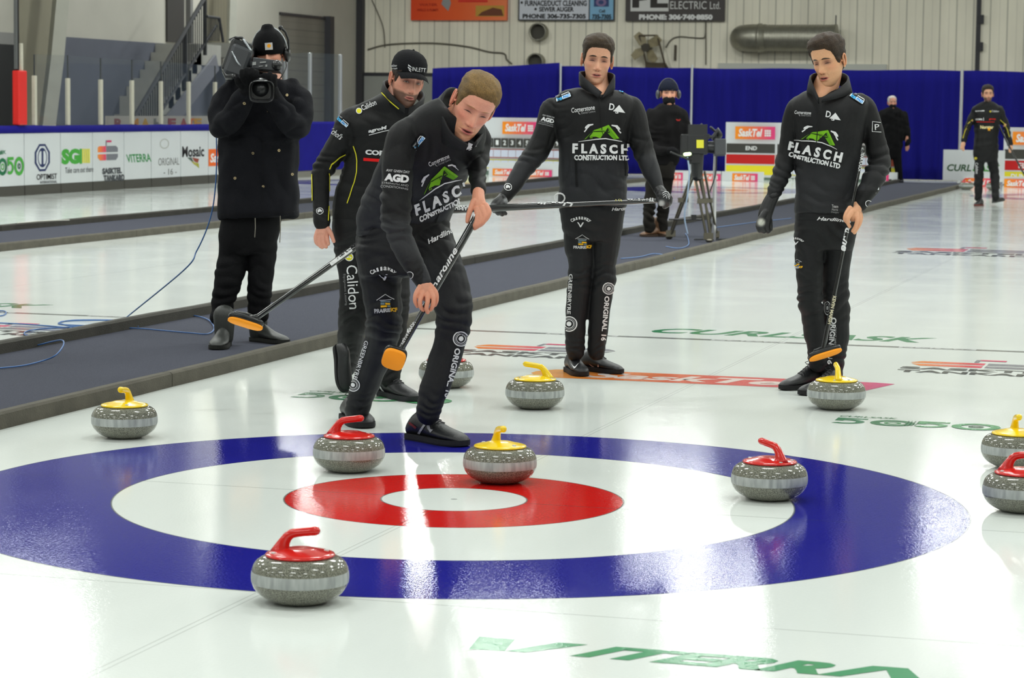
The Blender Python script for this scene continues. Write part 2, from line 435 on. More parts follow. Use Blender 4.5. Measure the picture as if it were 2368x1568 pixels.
# ================================================================== carpeted dividers between the sheets
M_FOAM = mat('foam_bumper', rgb(78, 74, 64), 0.85, noise_amt=.22, noise_scale=9, bump=.4, bump_scale=120)
M_FOAM2 = mat('foam_bumper_dark', rgb(58, 56, 50), 0.85, noise_amt=.2, noise_scale=9, bump=.4, bump_scale=120)
M_CARPET = mat('grey_blue_carpet', rgb(78, 80, 91), 0.95, noise_amt=.32, noise_scale=260, bump=.8, bump_scale=300, spec=.1)
def wob(i, a=0.006): return a * math.sin(i * 1.7) + a * .6 * math.sin(i * .53 + 1)
def divider(x_near, x_far, y0, y1, lab, hn=.075, hf=.085):
    t = thing('carpet_divider', lab, 'divider', ((x_near + x_far) / 2, (y0 + y1) / 2, 0), 'carpeted dividers between the ice sheets')
    mb = MB(); mb.bbox((x_far + .02, y0, 0.0), (x_near - .02, y1, .018)); mb.build('carpet', M_CARPET, t)
    for xa, xb, h, mt in ((x_near - .065, x_near, hn, M_FOAM), (x_far, x_far + .065, hf, M_FOAM2)):
        y = y0; k = 0
        while y < y1 - .1:
            L_ = 4.9 if y < 20 else 7.3
            ye = min(y + L_, y1); n = max(2, int((ye - y) / .6)); mb = MB(); R_ = []
            for i in range(n + 1):
                yy = y + (ye - y) * i / n - (0.008 if i == n else 0)
                dx = wob(yy * 1.1 + xa) if 0 < i < n else 0
                R_.append([V((xa + dx, yy, 0)), V((xb + dx, yy, 0)), V((xb + dx, yy, h * .86)), V((xb + dx - .012, yy, h + wob(yy * 2.1, .002))), V((xa + dx + .012, yy, h + wob(yy * 2.1, .002))), V((xa + dx, yy, h * .86))])
            mb.rings(R_); mb.build('foam_bumper', mt, t); y = ye; k += 1
    return t
divider(-2.40, -3.93, -2.0, 41.5, 'carpeted walkway with foam edges beside the near rings, where the shoulder camera operator stands')
divider(-8.50, -10.15, -4.0, 41.0, 'carpeted walkway with foam edges between the two farther ice sheets')
# scrap of string on the far bumper
cs = MB(); p = [V((-10.05, 15.9, .095)), V((-10.0, 16.3, .10)), V((-10.02, 16.7, .092)), V((-9.98, 17.0, .085))]
cs.tube(p, .006, 6); tag(cs.build('string_scrap', mat('string', rgb(200, 200, 190), .8)), 'short pale scrap of string lying on the farther divider bumper', 'string')

# ================================================================== RINK BOARDS on the left
XB = -14.95
M_BOARD = mat('white_board', rgb(212, 216, 218), 0.45, noise_amt=.02, noise_scale=2)
M_BLUE = mat('royal_blue_fabric', rgb(27, 25, 122), 0.85, noise_amt=.1, noise_scale=3, spec=.1)
M_KICK = mat('dark_kick_strip', rgb(70, 68, 62), .8)
def yb(u, v=350): return on_x(u, v, XB).y
edges = [2.0, yb(-10, 350), yb(52, 380), yb(136, 380), yb(210, 380), yb(283, 370), yb(346, 360), yb(414, 350), yb(478, 350), yb(560, 350)]
names = ['cut off green raffle emblem', 'green raffle emblem with large numerals', 'navy octagonal club emblem', 'green and yellow insurer lettering', 'grey and orange stone emblem', 'green grain company word', 'faint grey brewer lettering', 'dark word over coloured fan shape', 'orange square logo cut off by the operator']
def bframe(y0): return dict(o=(XB + .03, y0, 0), ax=(0, 1, 0), ay=(0, 0, 1))
def bx(u, v):
    p = on_x(u, v, XB + .03); return (p.y, p.z)
def brect(u0, v0, u1, v1):
    """pixel box -> (y0,z0,y1,z1) on the boards; v0 is the upper edge"""
    a = bx(u0, v1); b = bx(u1, v0); c = bx((u0 + u1) / 2, v1); d = bx((u0 + u1) / 2, v0)
    return a[0], c[1], b[0], d[1]
NAVY = rgb(28, 44, 92); SG = rgb(70, 165, 60); YEL = rgb(226, 220, 40)
def bT(s, u0, v0, u1, v1, col, **k):
    y0, z0, y1, z1 = brect(u0, v0, u1, v1); return T(s, y0, z0, y1, z1, col, **k)
def box_items(items, u0, v0, u1, v1, w0, h0):
    y0, z0, y1, z1 = brect(u0, v0, u1, v1)
    return xf(items, (y1 - y0) / w0, (z1 - z0) / h0, y0, z0)
octo = [PLY([(.3, 0), (.7, 0), (1, .3), (1, .7), (.7, 1), (.3, 1), (0, .7), (0, .3)], NAVY), PLY([(.34, .08), (.66, .08), (.88, .32), (.88, .68), (.66, .92), (.34, .92), (.12, .68), (.12, .32)], rgb(214, 218, 222)),
        RNG(.5, .5, .3, .36, NAVY, 24, .85), PLY([(.44, .2), (.56, .2), (.56, .8), (.44, .8)], NAVY), PLY([(.36, .74), (.64, .74), (.64, .8), (.36, .8)], NAVY), PLY([(.36, .2), (.64, .2), (.64, .26), (.36, .26)], NAVY)]
GY = rgb(120, 122, 130)
og = grad(0, .42, rgb(246, 150, 30), rgb(225, 50, 110))
stone_l = [PLY([(.02, .6), (.02, .8), (.1, .86), (.42, .86), (.42, .56), (.02, .56)], og), PLY([(.02, .46), (.42, .46), (.42, .16), (.12, .16), (.02, .3)], og),
           PLY([(.44, .86), (.9, .86), (1, .76), (1, .56), (.44, .56)], GY), PLY([(.44, .46), (1, .46), (1, .3), (.9, .16), (.44, .16)], GY), PLY([(.40, .86), (.44, .86), (.44, 1.14), (.40, 1.14)], GY), PLY([(.44, 1.04), (.68, 1.04), (.68, 1.14), (.44, 1.14)], rgb(205, 60, 110))]
graph = {
 1: box_items(fifty(GRND, SG), -22, 362, 54, 404, .96, .27) + [bT('CURLSASK', -40, 348, 12, 357, GRND)],
 2: box_items(octo, 80, 333, 115, 396, 1, 1) + [bT('OPTIMIST', 84, 402, 131, 415, BLACK, bold=.01), bT('INTERNATIONAL', 92, 418, 131, 424, DGY)],
 3: [bT('SG', 142, 344, 184, 380, SG, bold=.07), bT('I', 184, 344, 189, 379, SG, bold=.07)] + [RC(*brect(190 + 4.6 * i, 344, 193 + 4.6 * i, 377), YEL) for i in range(4)] + [bT('Take care out there', 150, 386, 215, 399, DGY, bold=0)],
 4: box_items(stone_l, 225, 332, 272, 378, 1, .98) + [bT('SASKTEL', 236, 388, 281, 402, DGY, bold=.05), bT('TANKARD', 239, 404, 287, 419, DGY, bold=.05)],
 5: [bT('VITERRA', 291, 356, 350, 375, rgb(40, 140, 70), bold=.02, shear=-.25)],
 6: [RNG(*(lambda r: ((r[0] + r[2]) / 2, (r[1] + r[3]) / 2, .07, .085))(brect(372, 320, 388, 345)), rgb(175, 178, 172), 24, 2.2), bT('ORIGINAL', 366, 365, 414, 382, rgb(110, 110, 108), bold=-.005), bT('- 16 -', 378, 390, 408, 404, rgb(110, 110, 108), bold=0)],
 7: [bT('Mosaic', 421, 338, 472, 363, BLACK, bold=.03)] + box_items([PLY([(0, 1), (.35, 1), (.55, .55), (.3, .7)], rgb(70, 90, 80)), PLY([(.4, 1), (1, .85), (.9, .5), (.6, .62)], rgb(150, 70, 50)), PLY([(.33, .66), (.6, .55), (.8, .2), (.55, .4)], rgb(190, 180, 50)), PLY([(.63, .55), (.95, .45), (1, 0), (.84, .18)], rgb(170, 170, 50))], 433, 364, 460, 390, 1, 1),
 8: [RC(*brect(482, 344, 548, 383), grad(yb(482), yb(548), rgb(240, 110, 30), rgb(236, 90, 40), rgb(225, 60, 120)), 6), bT('SaskTel', 486, 354, 538, 375, WHITE, bold=.03, shear=.15)],
}
for i in range(9):
    y0, y1 = edges[i] + .012, edges[i + 1] - .012
    t = thing('rink_board', 'white rink board panel with ' + names[i], 'rink board', (XB, (y0 + y1) / 2, 0))
    MB().bbox((XB - .05, y0, .15), (XB + .03, y1, .93)).build('panel', M_BOARD, t)
    MB().bbox((XB - .05, y0, 0.0), (XB + .035, y1, .145)).build('kick_strip', M_KICK, t)
    if i in graph: flat_decal('board_graphics', graph[i], (XB + .03, 0, 0), (0, 1, 0), (0, 0, 1), t, None, .002, .001)
# plain blue covered boards to the corner, then the end boards behind the drape
t = thing('rink_board', 'rink boards wholly covered in plain blue fabric near the corner', 'rink board', (XB, 38, 0))
pts = [(XB, edges[-1] + .01), (XB, 37.0), (XB + .12, 39.0), (XB + .5, 41.0), (XB + 1.2, 42.8)]
cv = MB(); kb = MB()
for z0, z1, off, mb in ((.13, 1.06, .03, cv), (0, .125, .025, kb)):
    R_ = []
    for j, (x, y) in enumerate(pts):
        R_.append([V((x - .05, y, z0)), V((x + off, y, z0)), V((x + off + .004 * math.sin(j * 3), y, z1 - .02)), V((x, y, z1 + .02)), V((x - .05, y, z1))])
    mb.rings(R_)
cv.build('fabric_cover', M_BLUE, t, smooth=False); kb.build('kick_strip', mat('pale_kick', rgb(120, 118, 108), .8), t)
# blue cloth cap along the top of the white boards
mb = MB(); R_ = []
for i in range(100):
    y = 2.0 + (edges[-1] - 2.0) * i / 99; wv = .006 * math.sin(i * 1.3) + .005 * math.sin(i * .47)
    R_.append([V((XB - .07, y, .935)), V((XB + .045 + wv, y, .935)), V((XB + .05 + wv, y, 1.0)), V((XB + .02, y, 1.045 + wv * .6)), V((XB - .04, y, 1.045 + wv * .6)), V((XB - .075, y, 1.0))])
mb.rings(R_)
tag(mb.build('blue_cloth_cap', M_BLUE, None, smooth=True), 'blue fabric strip folded over the top of the white rink boards', 'fabric cover')

# glass panes and their posts above the boards
M_POST = mat('painted_post', rgb(196, 192, 176), .5, noise_amt=.06, noise_scale=30)
M_GLASS = mat('rink_glass', (0.10, 0.13, 0.16, 1), 0.03, alpha=0.12, spec=.5)
M_ALU = mat('brushed_aluminium', rgb(190, 194, 196), .35, metal=.6)
px = [(80, 175, 126), (157, 181, 128), (233, 184, 134), (305, 186, 138), (372, 188, 142), (436, 189, 148), (497, 190, 152), (553, 190, 152), (607, 190, 130), (660, 124, 124), (716, 122, 122), (786, 126, 126)]
prev = None
words = ['behind the octagonal emblem board', 'left of the stairs foot', 'in front of the blue grey wall', 'nearest the lowest stair step', 'before the stair railing', 'left of the operator elbow', 'hidden partly by the operator sleeve', 'behind the operator', 'beside the headset', 'thick white one before the garage door', 'standing left of the capped player', 'above the bearded player shoulder']
for i, (u, vt, vg) in enumerate(px):
    x = XB - .01 if i < 10 else XB + .35 * (i - 9)
    a = on_x(u, 290, x); zt = on_x(u, vt, x).z; zg = on_x(u, vg, x).z
    t = thing('glass_post', 'pale upright rink glass post %s' % words[i], 'post', (x, a.y, 1.0))
    MB().bbox((x - .03, a.y - .035, 1.05 if i < 7 else 1.085), (x + .03, a.y + .035, zt)).build('post_shaft', M_POST if i < 9 else M_ALU, t, bevel=.008)
    if zg > zt + .02: MB().bbox((x - .008, a.y - .012, zt - .05), (x + .008, a.y + .012, zg)).build('glass_channel', mat('dark_seal', rgb(50, 54, 56), .6), t)
    if prev is not None:
        g = MB(); pa, pz = prev; gz = 1.055 if i < 7 else 1.09; q_ = .045
        g.add([pa + V((0, q_, gz - pa.z)), V((x, a.y - q_, gz)), V((x, a.y - q_, zg)), V((pa.x, pa.y + q_, pz)), pa + V((.012, q_, gz - pa.z)), V((x + .012, a.y - q_, gz)), V((x + .012, a.y - q_, zg)), V((pa.x + .012, pa.y + q_, pz))],
              [(0, 1, 2, 3), (5, 4, 7, 6), (0, 4, 5, 1), (3, 2, 6, 7), (1, 5, 6, 2), (0, 3, 7, 4)])
        tag(g.build('glass_screen', M_GLASS), 'clear glass screen %s' % ('between the posts, counted from the red post at left: ' + str(i)), 'rink glass', 'clear rink glass panes above the left boards')
    prev = (a, zg)
# red padded post and white rod at the gate, far left
a = on_x(46, 250, XB); t = thing('padded_post', 'gate post wrapped in bright red padding at the far left', 'post', (XB, a.y, 1.0))
z1 = on_x(46, 163, XB).z; z2 = on_x(46, 100, XB).z
MB().bbox((XB - .06, a.y - .13, 1.055), (XB + .06, a.y + .13, z1)).build('red_padding', mat('red_vinyl', rgb(222, 30, 22), .5), t, bevel=.02)
MB().tube([(XB, a.y + .05, z1), (XB, a.y + .05, z2)], .03, 10).build('white_rod', M_POST, t)
MB().bbox((XB - .02, a.y - .14, z1 + .02), (XB + .02, a.y - .10, z2 + 1.3)).build('thin_frame', mat('steel_frame', rgb(90, 92, 92), .5), t)

# ================================================================== LEFT WALL X=-18.5
XW = -18.5
def corrugated(name, base, dark, scale, axis, rough=.55, amt=.5):
    m = bpy.data.materials.new(name); m.use_nodes = True; nt = m.node_tree; N = nt.nodes; L = nt.links; b = N['Principled BSDF']
    tc = N.new('ShaderNodeTexCoord'); sp = N.new('ShaderNodeSeparateXYZ'); L.new(tc.outputs['Object'], sp.inputs[0])
    ml = N.new('ShaderNodeMath'); ml.operation = 'MULTIPLY'; L.new(sp.outputs[axis], ml.inputs[0]); ml.inputs[1].default_value = scale
    fr = N.new('ShaderNodeMath'); fr.operation = 'FRACT'; L.new(ml.outputs[0], fr.inputs[0])
    cr = N.new('ShaderNodeValToRGB'); e = cr.color_ramp.elements; e[0].position = 0; e[0].color = dark; e[1].position = .09; e[1].color = base
    for p_, c_ in ((.5, base), (.56, tuple(base[i] * .86 for i in range(3)) + (1,)), (.62, base), (.97, base), (1.0, dark)):
        q = e.new(p_); q.color = c_
    L.new(fr.outputs[0], cr.inputs[0])
    n = N.new('ShaderNodeTexNoise'); n.inputs['Scale'].default_value = .8; n.inputs['Detail'].default_value = 5
    mp = N.new('ShaderNodeMapping'); mp.inputs['Scale'].default_value = (1.5, 1.5, .5); L.new(tc.outputs['Object'], mp.inputs[0]); L.new(mp.outputs[0], n.inputs[0])
    mr = N.new('ShaderNodeMapRange'); mr.inputs[1].default_value = .3; mr.inputs[2].default_value = .7; mr.inputs[3].default_value = .86; mr.inputs[4].default_value = 1.08; L.new(n.outputs['Fac'], mr.inputs[0])
    sc_ = N.new('ShaderNodeVectorMath'); sc_.operation = 'SCALE'; L.new(cr.outputs[0], sc_.inputs[0]); L.new(mr.outputs[0], sc_.inputs['Scale'])
    L.new(sc_.outputs[0], b.inputs['Base Color']); b.inputs['Roughness'].default_value = rough
    bp = N.new('ShaderNodeBump'); bp.inputs['Strength'].default_value = amt; bp.inputs['Distance'].default_value = .02; L.new(cr.outputs[0], bp.inputs['Height']); L.new(bp.outputs[0], b.inputs['Normal'])
    return m
M_WL = mat('painted_wall', rgb(176, 174, 164), .7, noise_amt=.05, noise_scale=1.2, bump=.1, bump_scale=30)
M_WBG = mat('grey_blue_wainscot', rgb(86, 90, 102), .7, noise_amt=.06, noise_scale=2)
def wy(u, v=200): return on_x(u, v, XW).y
w_ = MB().bbox((XW - .3, -20, -.1), (XW, 50.3, 9.5)).build('wall_left', M_WL); struct(w_)
zw = on_x(250, 92, XW).z
MB().bbox((XW, wy(128), 0), (XW + .02, wy(378), zw)).build('wainscot', M_WBG, w_)
MB().bbox((XW, wy(38), 0), (XW + .015, wy(130), 6)).build('olive_panel', mat('olive_panel', rgb(132, 128, 110), .7, noise_amt=.05, noise_scale=3), w_)
MB().bbox((XW, wy(378), 0), (XW + .02, wy(525), .0 + on_x(450, 148, XW).z)).build('wainscot', M_WBG, w_)
MB().bbox((XW, 28.0, 2.40), (XW + .03, wy(36), on_x(10, 75, XW).z)).build('beam_cladding', mat('grey_panel', rgb(128, 128, 126), .7), w_)
MB().bbox((XW, 28.0, 0), (XW + .04, wy(36), on_x(20, 103, XW).z)).build('dark_opening', mat('dark_opening', rgb(22, 24, 26), .7), w_)
MB().bbox((XW, wy(34), 0), (XW + .06, wy(38), 9)).build('black_pipe', mat('black_pipe', rgb(30, 30, 32), .5), w_)
MB().bbox((XW, wy(383, 50), on_x(400, 98, XW).z), (XW + .04, wy(422, 50), 6)).build('upper_doorway', mat('upper_doorway', rgb(50, 48, 46), .7), w_)
MB().bbox((XW, wy(430, 50), on_x(400, 98, XW).z), (XW + .1, wy(436, 50), 6)).build('grey_jamb', mat('jamb', rgb(110, 110, 108), .7), w_)
M_LOUV = corrugated('louvre_panel', rgb(118, 114, 98), rgb(60, 58, 52), 6.5, 1)
MB().bbox((XW, wy(474, 50), on_x(500, 98, XW).z), (XW + .05, wy(532, 50), 6)).build('louvre_panel', M_LOUV, w_)
# glulam arches: big slanting beams in front of the wall
M_BEAM = mat('painted_beam', rgb(168, 168, 158), .7, noise_amt=.05, noise_scale=4)
def arch(pa, pb, wid, lab):
    mb = MB(); a = V(pa); b = V(pb)
    mb.bar(a, b, wid, .5, up=(1, 0, 0)); o = mb.build('arch_beam', M_BEAM); tag(o, lab, 'beam'); return o
xa = XW + .55
a = on_x(108, 300, xa); b = on_x(141, 0, xa); b2 = on_x(152, -80, xa)
mb = MB(); mb.tube([a + V((0, 0, -1.1)), a, on_x(128, 140, xa), b, b2 + V((0, 0, .2)), b2 + V((.6, .9, 2.6))], [.17] * 6, 4, up=(1, 0, 0)); o = mb.build('arch_beam', M_BEAM); tag(o, 'pale slanting arch beam at the left beside the red padded post', 'beam')
a = on_x(548, 150, xa)
mb = MB(); mb.tube([V((xa, a.y - .45, -.1)), on_x(533, 150, xa), on_x(537, 0, xa), on_x(543, -80, xa), on_x(548, -80, xa) + V((.6, .9, 2.6))], [.11] * 5, 4, up=(1, 0, 0)); o = mb.build('arch_beam', M_BEAM); tag(o, 'pale slim arch beam behind the shoulder video camera', 'beam')
# garage door niche
MB().bbox((XW, wy(645, 60), 0), (XW + .03, wy(755, 60), on_x(700, 34, XW).z)).build('door_1', struct_mat := corrugated('roller_door', rgb(112, 110, 102), rgb(84, 82, 78), 3.2, 2, amt=.2), w_)
MB().bbox((XW, wy(748, 60), 0), (XW + .18, wy(757, 60), on_x(752, 38, XW).z)).build('trim_1', mat('dark_trim', rgb(46, 46, 50), .6), w_)
MB().bbox((XW, wy(645, 60), on_x(700, 40, XW).z), (XW + .06, wy(757, 60), on_x(700, 34, XW).z)).build('trim_2', mat('dark_trim'), w_)
# stairs with railing: zigzag steps rising to the right along the wall
st = thing('staircase', 'pale stepped staircase climbing to the right behind the rink glass', 'staircase', (XW + .6, wy(300), 0))
M_STEP = mat('pale_step', rgb(158, 158, 152), .8, noise_amt=.06, noise_scale=4)
corn = [(248, 290), (298, 222), (314, 200), (330, 181), (345, 161), (356, 141), (370, 121), (380, 101)]
xs_ = XW + .02
x2 = XW + 1.15
prof = [(on_x(u, v, xs_ + .2).y, on_x(u, v, xs_ + .2).z) for u, v in [(286, 265), (298, 222), (314, 200), (330, 181), (345, 161), (356, 141), (370, 121), (380, 101)]]
mb = MB(); n_s = len(prof)
for i in range(n_s):
    y, z = prof[i]; y2 = prof[i + 1][0] if i + 1 < n_s else y + 1.0
    mb.bbox((xs_, y, z - .42), (xs_ + .9, y2 + .25, z))
mb.build('steps', M_STEP, st)
yA, zA = prof[0][0], prof[0][1]; yB, zB = prof[-1][0] + .6, prof[-1][1]
mb = MB(); mb.bar((xs_ + .95, yA - .3, zA - .55), (xs_ + .95, yB + .3, zB - .35), .05, .34, up=(0, 0, 1)); mb.build('stringer', mat('grey_stringer', rgb(112, 114, 122), .7), st)
rl = MB(); ra = on_x(312, 270, x2); rb = on_x(475, -8, x2)
rl.tube([ra, rb], .045, 8)
ra2 = on_x(352, 290, x2); rb2 = on_x(500, 60, x2)
rl.tube([ra2, rb2], .03, 8)
nb = 34
for i in range(nb):
    t_ = i / (nb - 1); p = ra.lerp(rb, t_)
    # lower rail height at this y
    k = (p.y - ra2.y) / (rb2.y - ra2.y); zl = ra2.z + k * (rb2.z - ra2.z)
    if p.z - zl > .15 and k > -.3: rl.bar(p, (p.x, p.y, max(zl, .9)), .018, .018, up=(1, 0, 0))
for u in (366, 427, 474):
    p = ra.lerp(rb, (u - 312) / (475 - 312)); rl.bar(p, (p.x, p.y, p.z - 1.15), .06, .06, up=(1, 0, 0))
rl.build('railing', mat('dark_railing', rgb(44, 46, 50), .6), st)
mb = MB(); a = on_x(480, 99, XW + .1); b = on_x(525, 135, XW + .1); mb.bbox((XW + .02, a.y, b.z), (XW + 1.3, b.y, a.z)); mb.build('landing', M_STEP, st)
lr = MB(); a = on_x(478, 38, XW + 1.3); b = on_x(507, 42, XW + 1.3); c = on_x(516, 97, XW + 1.3)
lr.tube([a, b, c], .03, 8)
for i in range(9): p = a.lerp(b, i / 8); lr.bar(p, (p.x, p.y, c.z), .015, .015, up=(1, 0, 0))
lr.build('landing_railing', mat('dark_railing'), st)
# faded banner lying against the glass behind the boards
a = on_x(246, 268, XB - .6); b = on_x(500, 285, XB - .6)
t = thing('faded_banner', 'faded pale banner with blurred red and orange letters behind the glass', 'banner', (XB - .6, a.y, .9))
MB().bbox((XB - .62, a.y, 0), (XB - .6, b.y + .5, a.z)).build('banner_cloth', mat('banner_cloth', rgb(176, 172, 164), .8), t)
it = []
rr = random.Random(3)
for k, (u, c) in enumerate([(264, rgb(140, 90, 90)), (300, rgb(200, 140, 60)), (326, rgb(190, 150, 60)), (355, rgb(120, 120, 116)), (388, rgb(150, 80, 84)), (415, rgb(160, 90, 90)), (432, rgb(220, 120, 50)), (448, rgb(210, 160, 60))]):
    y = on_x(u, 280, XB - .6).y; it.append(T('RMAHEATE'[k], y, .98, y + .35, 1.14, c, .05))
flat_decal('banner_letters', it, (XB - .6, 0, 0), (0, 1, 0), (0, 0, 1), t)

# ================================================================== BACK WALL Y=50
YW = 50.0
M_WB = corrugated('ribbed_metal_cladding', rgb(234, 229, 211), rgb(166, 164, 150), 2.6, 0)
wb = struct(MB().bbox((-18.8, YW, -.1), (14, YW + .3, 9.5)).build('wall_back', M_WB))
MB().bbox((on_y(833, 60, YW - .1).x - .07, YW - .2, 0), (on_y(833, 60, YW - .1).x + .09, YW, 9)).build('trim_3', mat('dark_trim'), wb)
a = on_y(2263, 60, YW); MB().bbox((a.x - .05, YW - .06, 0), (a.x + .05, YW, 9)).build('trim_4', mat('dark_trim'), wb)
for z in (on_y(2265, 45, YW).z, on_y(2265, 108, YW).z): MB().bbox((a.x + .03, YW - .1, z - .1), (a.x + .12, YW, z + .1)).build('hinge', mat('dark_trim'), wb)
MB().bbox((on_y(1660, 160, YW - .05).x, YW - .05, on_y(1800, 163, YW).z), (on_y(2050, 160, YW - .05).x, YW, on_y(1800, 147, YW).z)).build('ledge_trim', mat('pale_trim', rgb(188, 190, 182), .6), wb)
MB().bbox((on_y(820, 160, YW - .05).x, YW - .04, on_y(900, 176, YW).z), (on_y(1000, 160, YW - .05).x, YW, on_y(900, 168, YW).z)).build('dark_rail', mat('dark_trim'), wb)
MB().bbox((-18.5, YW - .03, 0), (on_y(1000, 160, YW).x, YW, on_y(900, 168, YW).z)).build('lower_panel', mat('lower_panel', rgb(146, 148, 142), .7), wb)
struct(MB().bbox((14, -20, -.1), (14.3, 50.3, 9.5)).build('wall_right', M_WL))
struct(MB().bbox((-18.8, -20.3, -.1), (14.3, -20, 9.5)).build('wall_front', M_WL))
ce = struct(MB().bbox((-18.8, -20.3, 8.2), (14.3, 50.3, 8.4)).build('ceiling', mat('ceiling_foil', rgb(186, 188, 184), .6, noise_amt=.15, noise_scale=.6)))
M_RAFT = mat('ceiling_rafter', rgb(160, 158, 150), .7)
for i in range(12): MB().bbox((-18.5, -17 + i * 6.0, 7.7), (14, -16.7 + i * 6.0, 8.2)).build('rafter', M_RAFT, ce)

def wframe(items, name, t, y): return flat_decal(name, items, (0, y, 0), (1, 0, 0), (0, 0, 1), t, None, .004, .003)
def wq(u0, v0, u1, v1, y=YW - .1):
    a = on_y(u0, v1, y); b = on_y(u1, v1, y); c = on_y((u0 + u1) / 2, v1, y); d = on_y((u0 + u1) / 2, v0, y)
    return a.x, c.z, b.x, d.z
def wT(s, u0, v0, u1, v1, col, y=YW - .1, **k): return T(s, *wq(u0, v0, u1, v1, y), col, **k)
def sign(u0, v0, u1, v1, items, col, lab, frame=None):
    x0, z0, x1, z1 = wq(u0, v0, u1, v1)
    t = thing('wall_sign', lab, 'sign', ((x0 + x1) / 2, YW, z0))
    MB().bbox((x0, YW - .1, z0), (x1, YW - .02, z1)).build('panel', mat(lab[:18], col, .5), t)
    flat_decal('sign_graphics', items, (0, YW - .1, 0), (1, 0, 0), (0, 0, 1), t, None, .004, .003)
    return t
sign(950, -70, 1172, 47, [RC(*wq(950, -70, 1172, 47), grad(wq(950, 0, 1172, 1)[0], wq(950, 0, 1172, 1)[2], rgb(226, 70, 24), rgb(236, 96, 40), rgb(240, 130, 80)), 8),
     RC(*wq(1100, 13, 1166, 38), rgb(196, 150, 60)), PLY([(wq(1105, 0, 1106, 1)[0], on_y(1105, 37, YW).z), (wq(1165, 0, 1166, 1)[0], on_y(1165, 37, YW).z), (wq(1160, 0, 1161, 1)[0], on_y(1160, 22, YW).z), (wq(1140, 0, 1166, 1)[0], on_y(1140, 18, YW).z), (wq(1115, 0, 1166, 1)[0], on_y(1120, 28, YW).z)], rgb(110, 60, 36)),
     PLY([(on_y(1024, 10, YW).x, on_y(1024, 10, YW).z), (on_y(1040, 26, YW).x, on_y(1040, 26, YW).z), (on_y(1046, 10, YW).x, on_y(1046, 8, YW).z), (on_y(1036, -30, YW).x, on_y(1036, -30, YW).z)], rgb(150, 150, 150)),
     RC(*wq(1060, 0, 1128, 5), rgb(220, 40, 30)), wT('WATER', 970, 8, 1012, 14, rgb(190, 50, 20)), wT('WELLS & PUMPS', 965, 20, 1014, 26, rgb(190, 50, 20))], rgb(228, 76, 30), 'orange sign with a small field photograph high on the back wall')
sign(1198, -60, 1420, 48, [RC(*wq(1201, -58, 1361, 45), rgb(208, 212, 222)), RC(*wq(1364, -58, 1418, 45), rgb(130, 180, 214)),
     wT('FURNACE/DUCT CLEANING', 1214, 1, 1357, 14, BLACK, bold=.03), wT('SEWER AUGER', 1247, 16, 1327, 27, BLACK, bold=.03), wT('PHONE 306-735-7305', 1209, 32, 1355, 43, BLACK, bold=.04),
     DSC(*[(on_y(1207, 6, YW - .1).x), on_y(1207, 6, YW - .1).z], .03, BLACK), DSC(*[(on_y(1239, 21, YW - .1).x), on_y(1239, 21, YW - .1).z], .03, BLACK),
     RC(*wq(1374, -20, 1408, 15), rgb(50, 70, 120)), RNG(on_y(1393, 6, YW).x, on_y(1393, 6, YW).z, .05, .1, rgb(130, 110, 150), 20, 1.3), wT('Cell', 1386, 22, 1400, 29, DGY), wT('735-7305', 1370, 33, 1414, 44, rgb(40, 44, 50), bold=.03)],
     rgb(40, 40, 44), 'white and light blue trade sign with two phone numbers on the back wall')
sign(1446, -60, 1675, 49, [RC(*wq(1458, -20, 1546, 26), rgb(214, 214, 212)), wT('PL', 1462, -25, 1545, 18, rgb(50, 46, 44), bold=.05),
     wT('Electric Ltd.'.upper()[:8], 1550, 3, 1634, 21, rgb(214, 214, 212), bold=.0), wT('Ltd.', 1642, 4, 1666, 21, rgb(214, 214, 212), bold=.0), wT('PHONE: 306·740·8850', 1478, 33, 1648, 46, rgb(230, 230, 230), bold=.06)],
     rgb(58, 52, 50), 'dark brown electrician sign with a phone number on the back wall')
# round vents
M_DUCT = mat('galvanised_metal', rgb(150, 148, 136), .4, metal=.75, noise_amt=.12, noise_scale=8)
for u, v, r, lab in ((1246, 74, 21, 'round galvanised wall vent under the white trade sign'), (1240, 143, 20, 'lower round wall vent half hidden by the blue drape')):
    c = on_y(u, v, YW - .1); rm = r / 95.5
    t = thing('round_vent', lab, 'vent', c)
    mb = MB(); R_ = []
    for rr_, y in ((rm, 0.1), (rm, -.12), (rm * .86, -.14), (rm * .82, -.05), (rm * .80, .05)):
        R_.append([c + V((rr_ * math.cos(2 * PI * k / 28), y, rr_ * math.sin(2 * PI * k / 28))) for k in range(28)])
    mb.rings(R_, cap=False); mb.build('flange', M_DUCT, t, smooth=True)
    mb = MB(); mb.add([c + V((rm * .81 * math.cos(2 * PI * k / 28), 0.02, rm * .81 * math.sin(2 * PI * k / 28))) for k in range(28)], [list(range(28))]); mb.build('vent_opening', mat('vent_dark', rgb(74, 72, 66), .8), t)
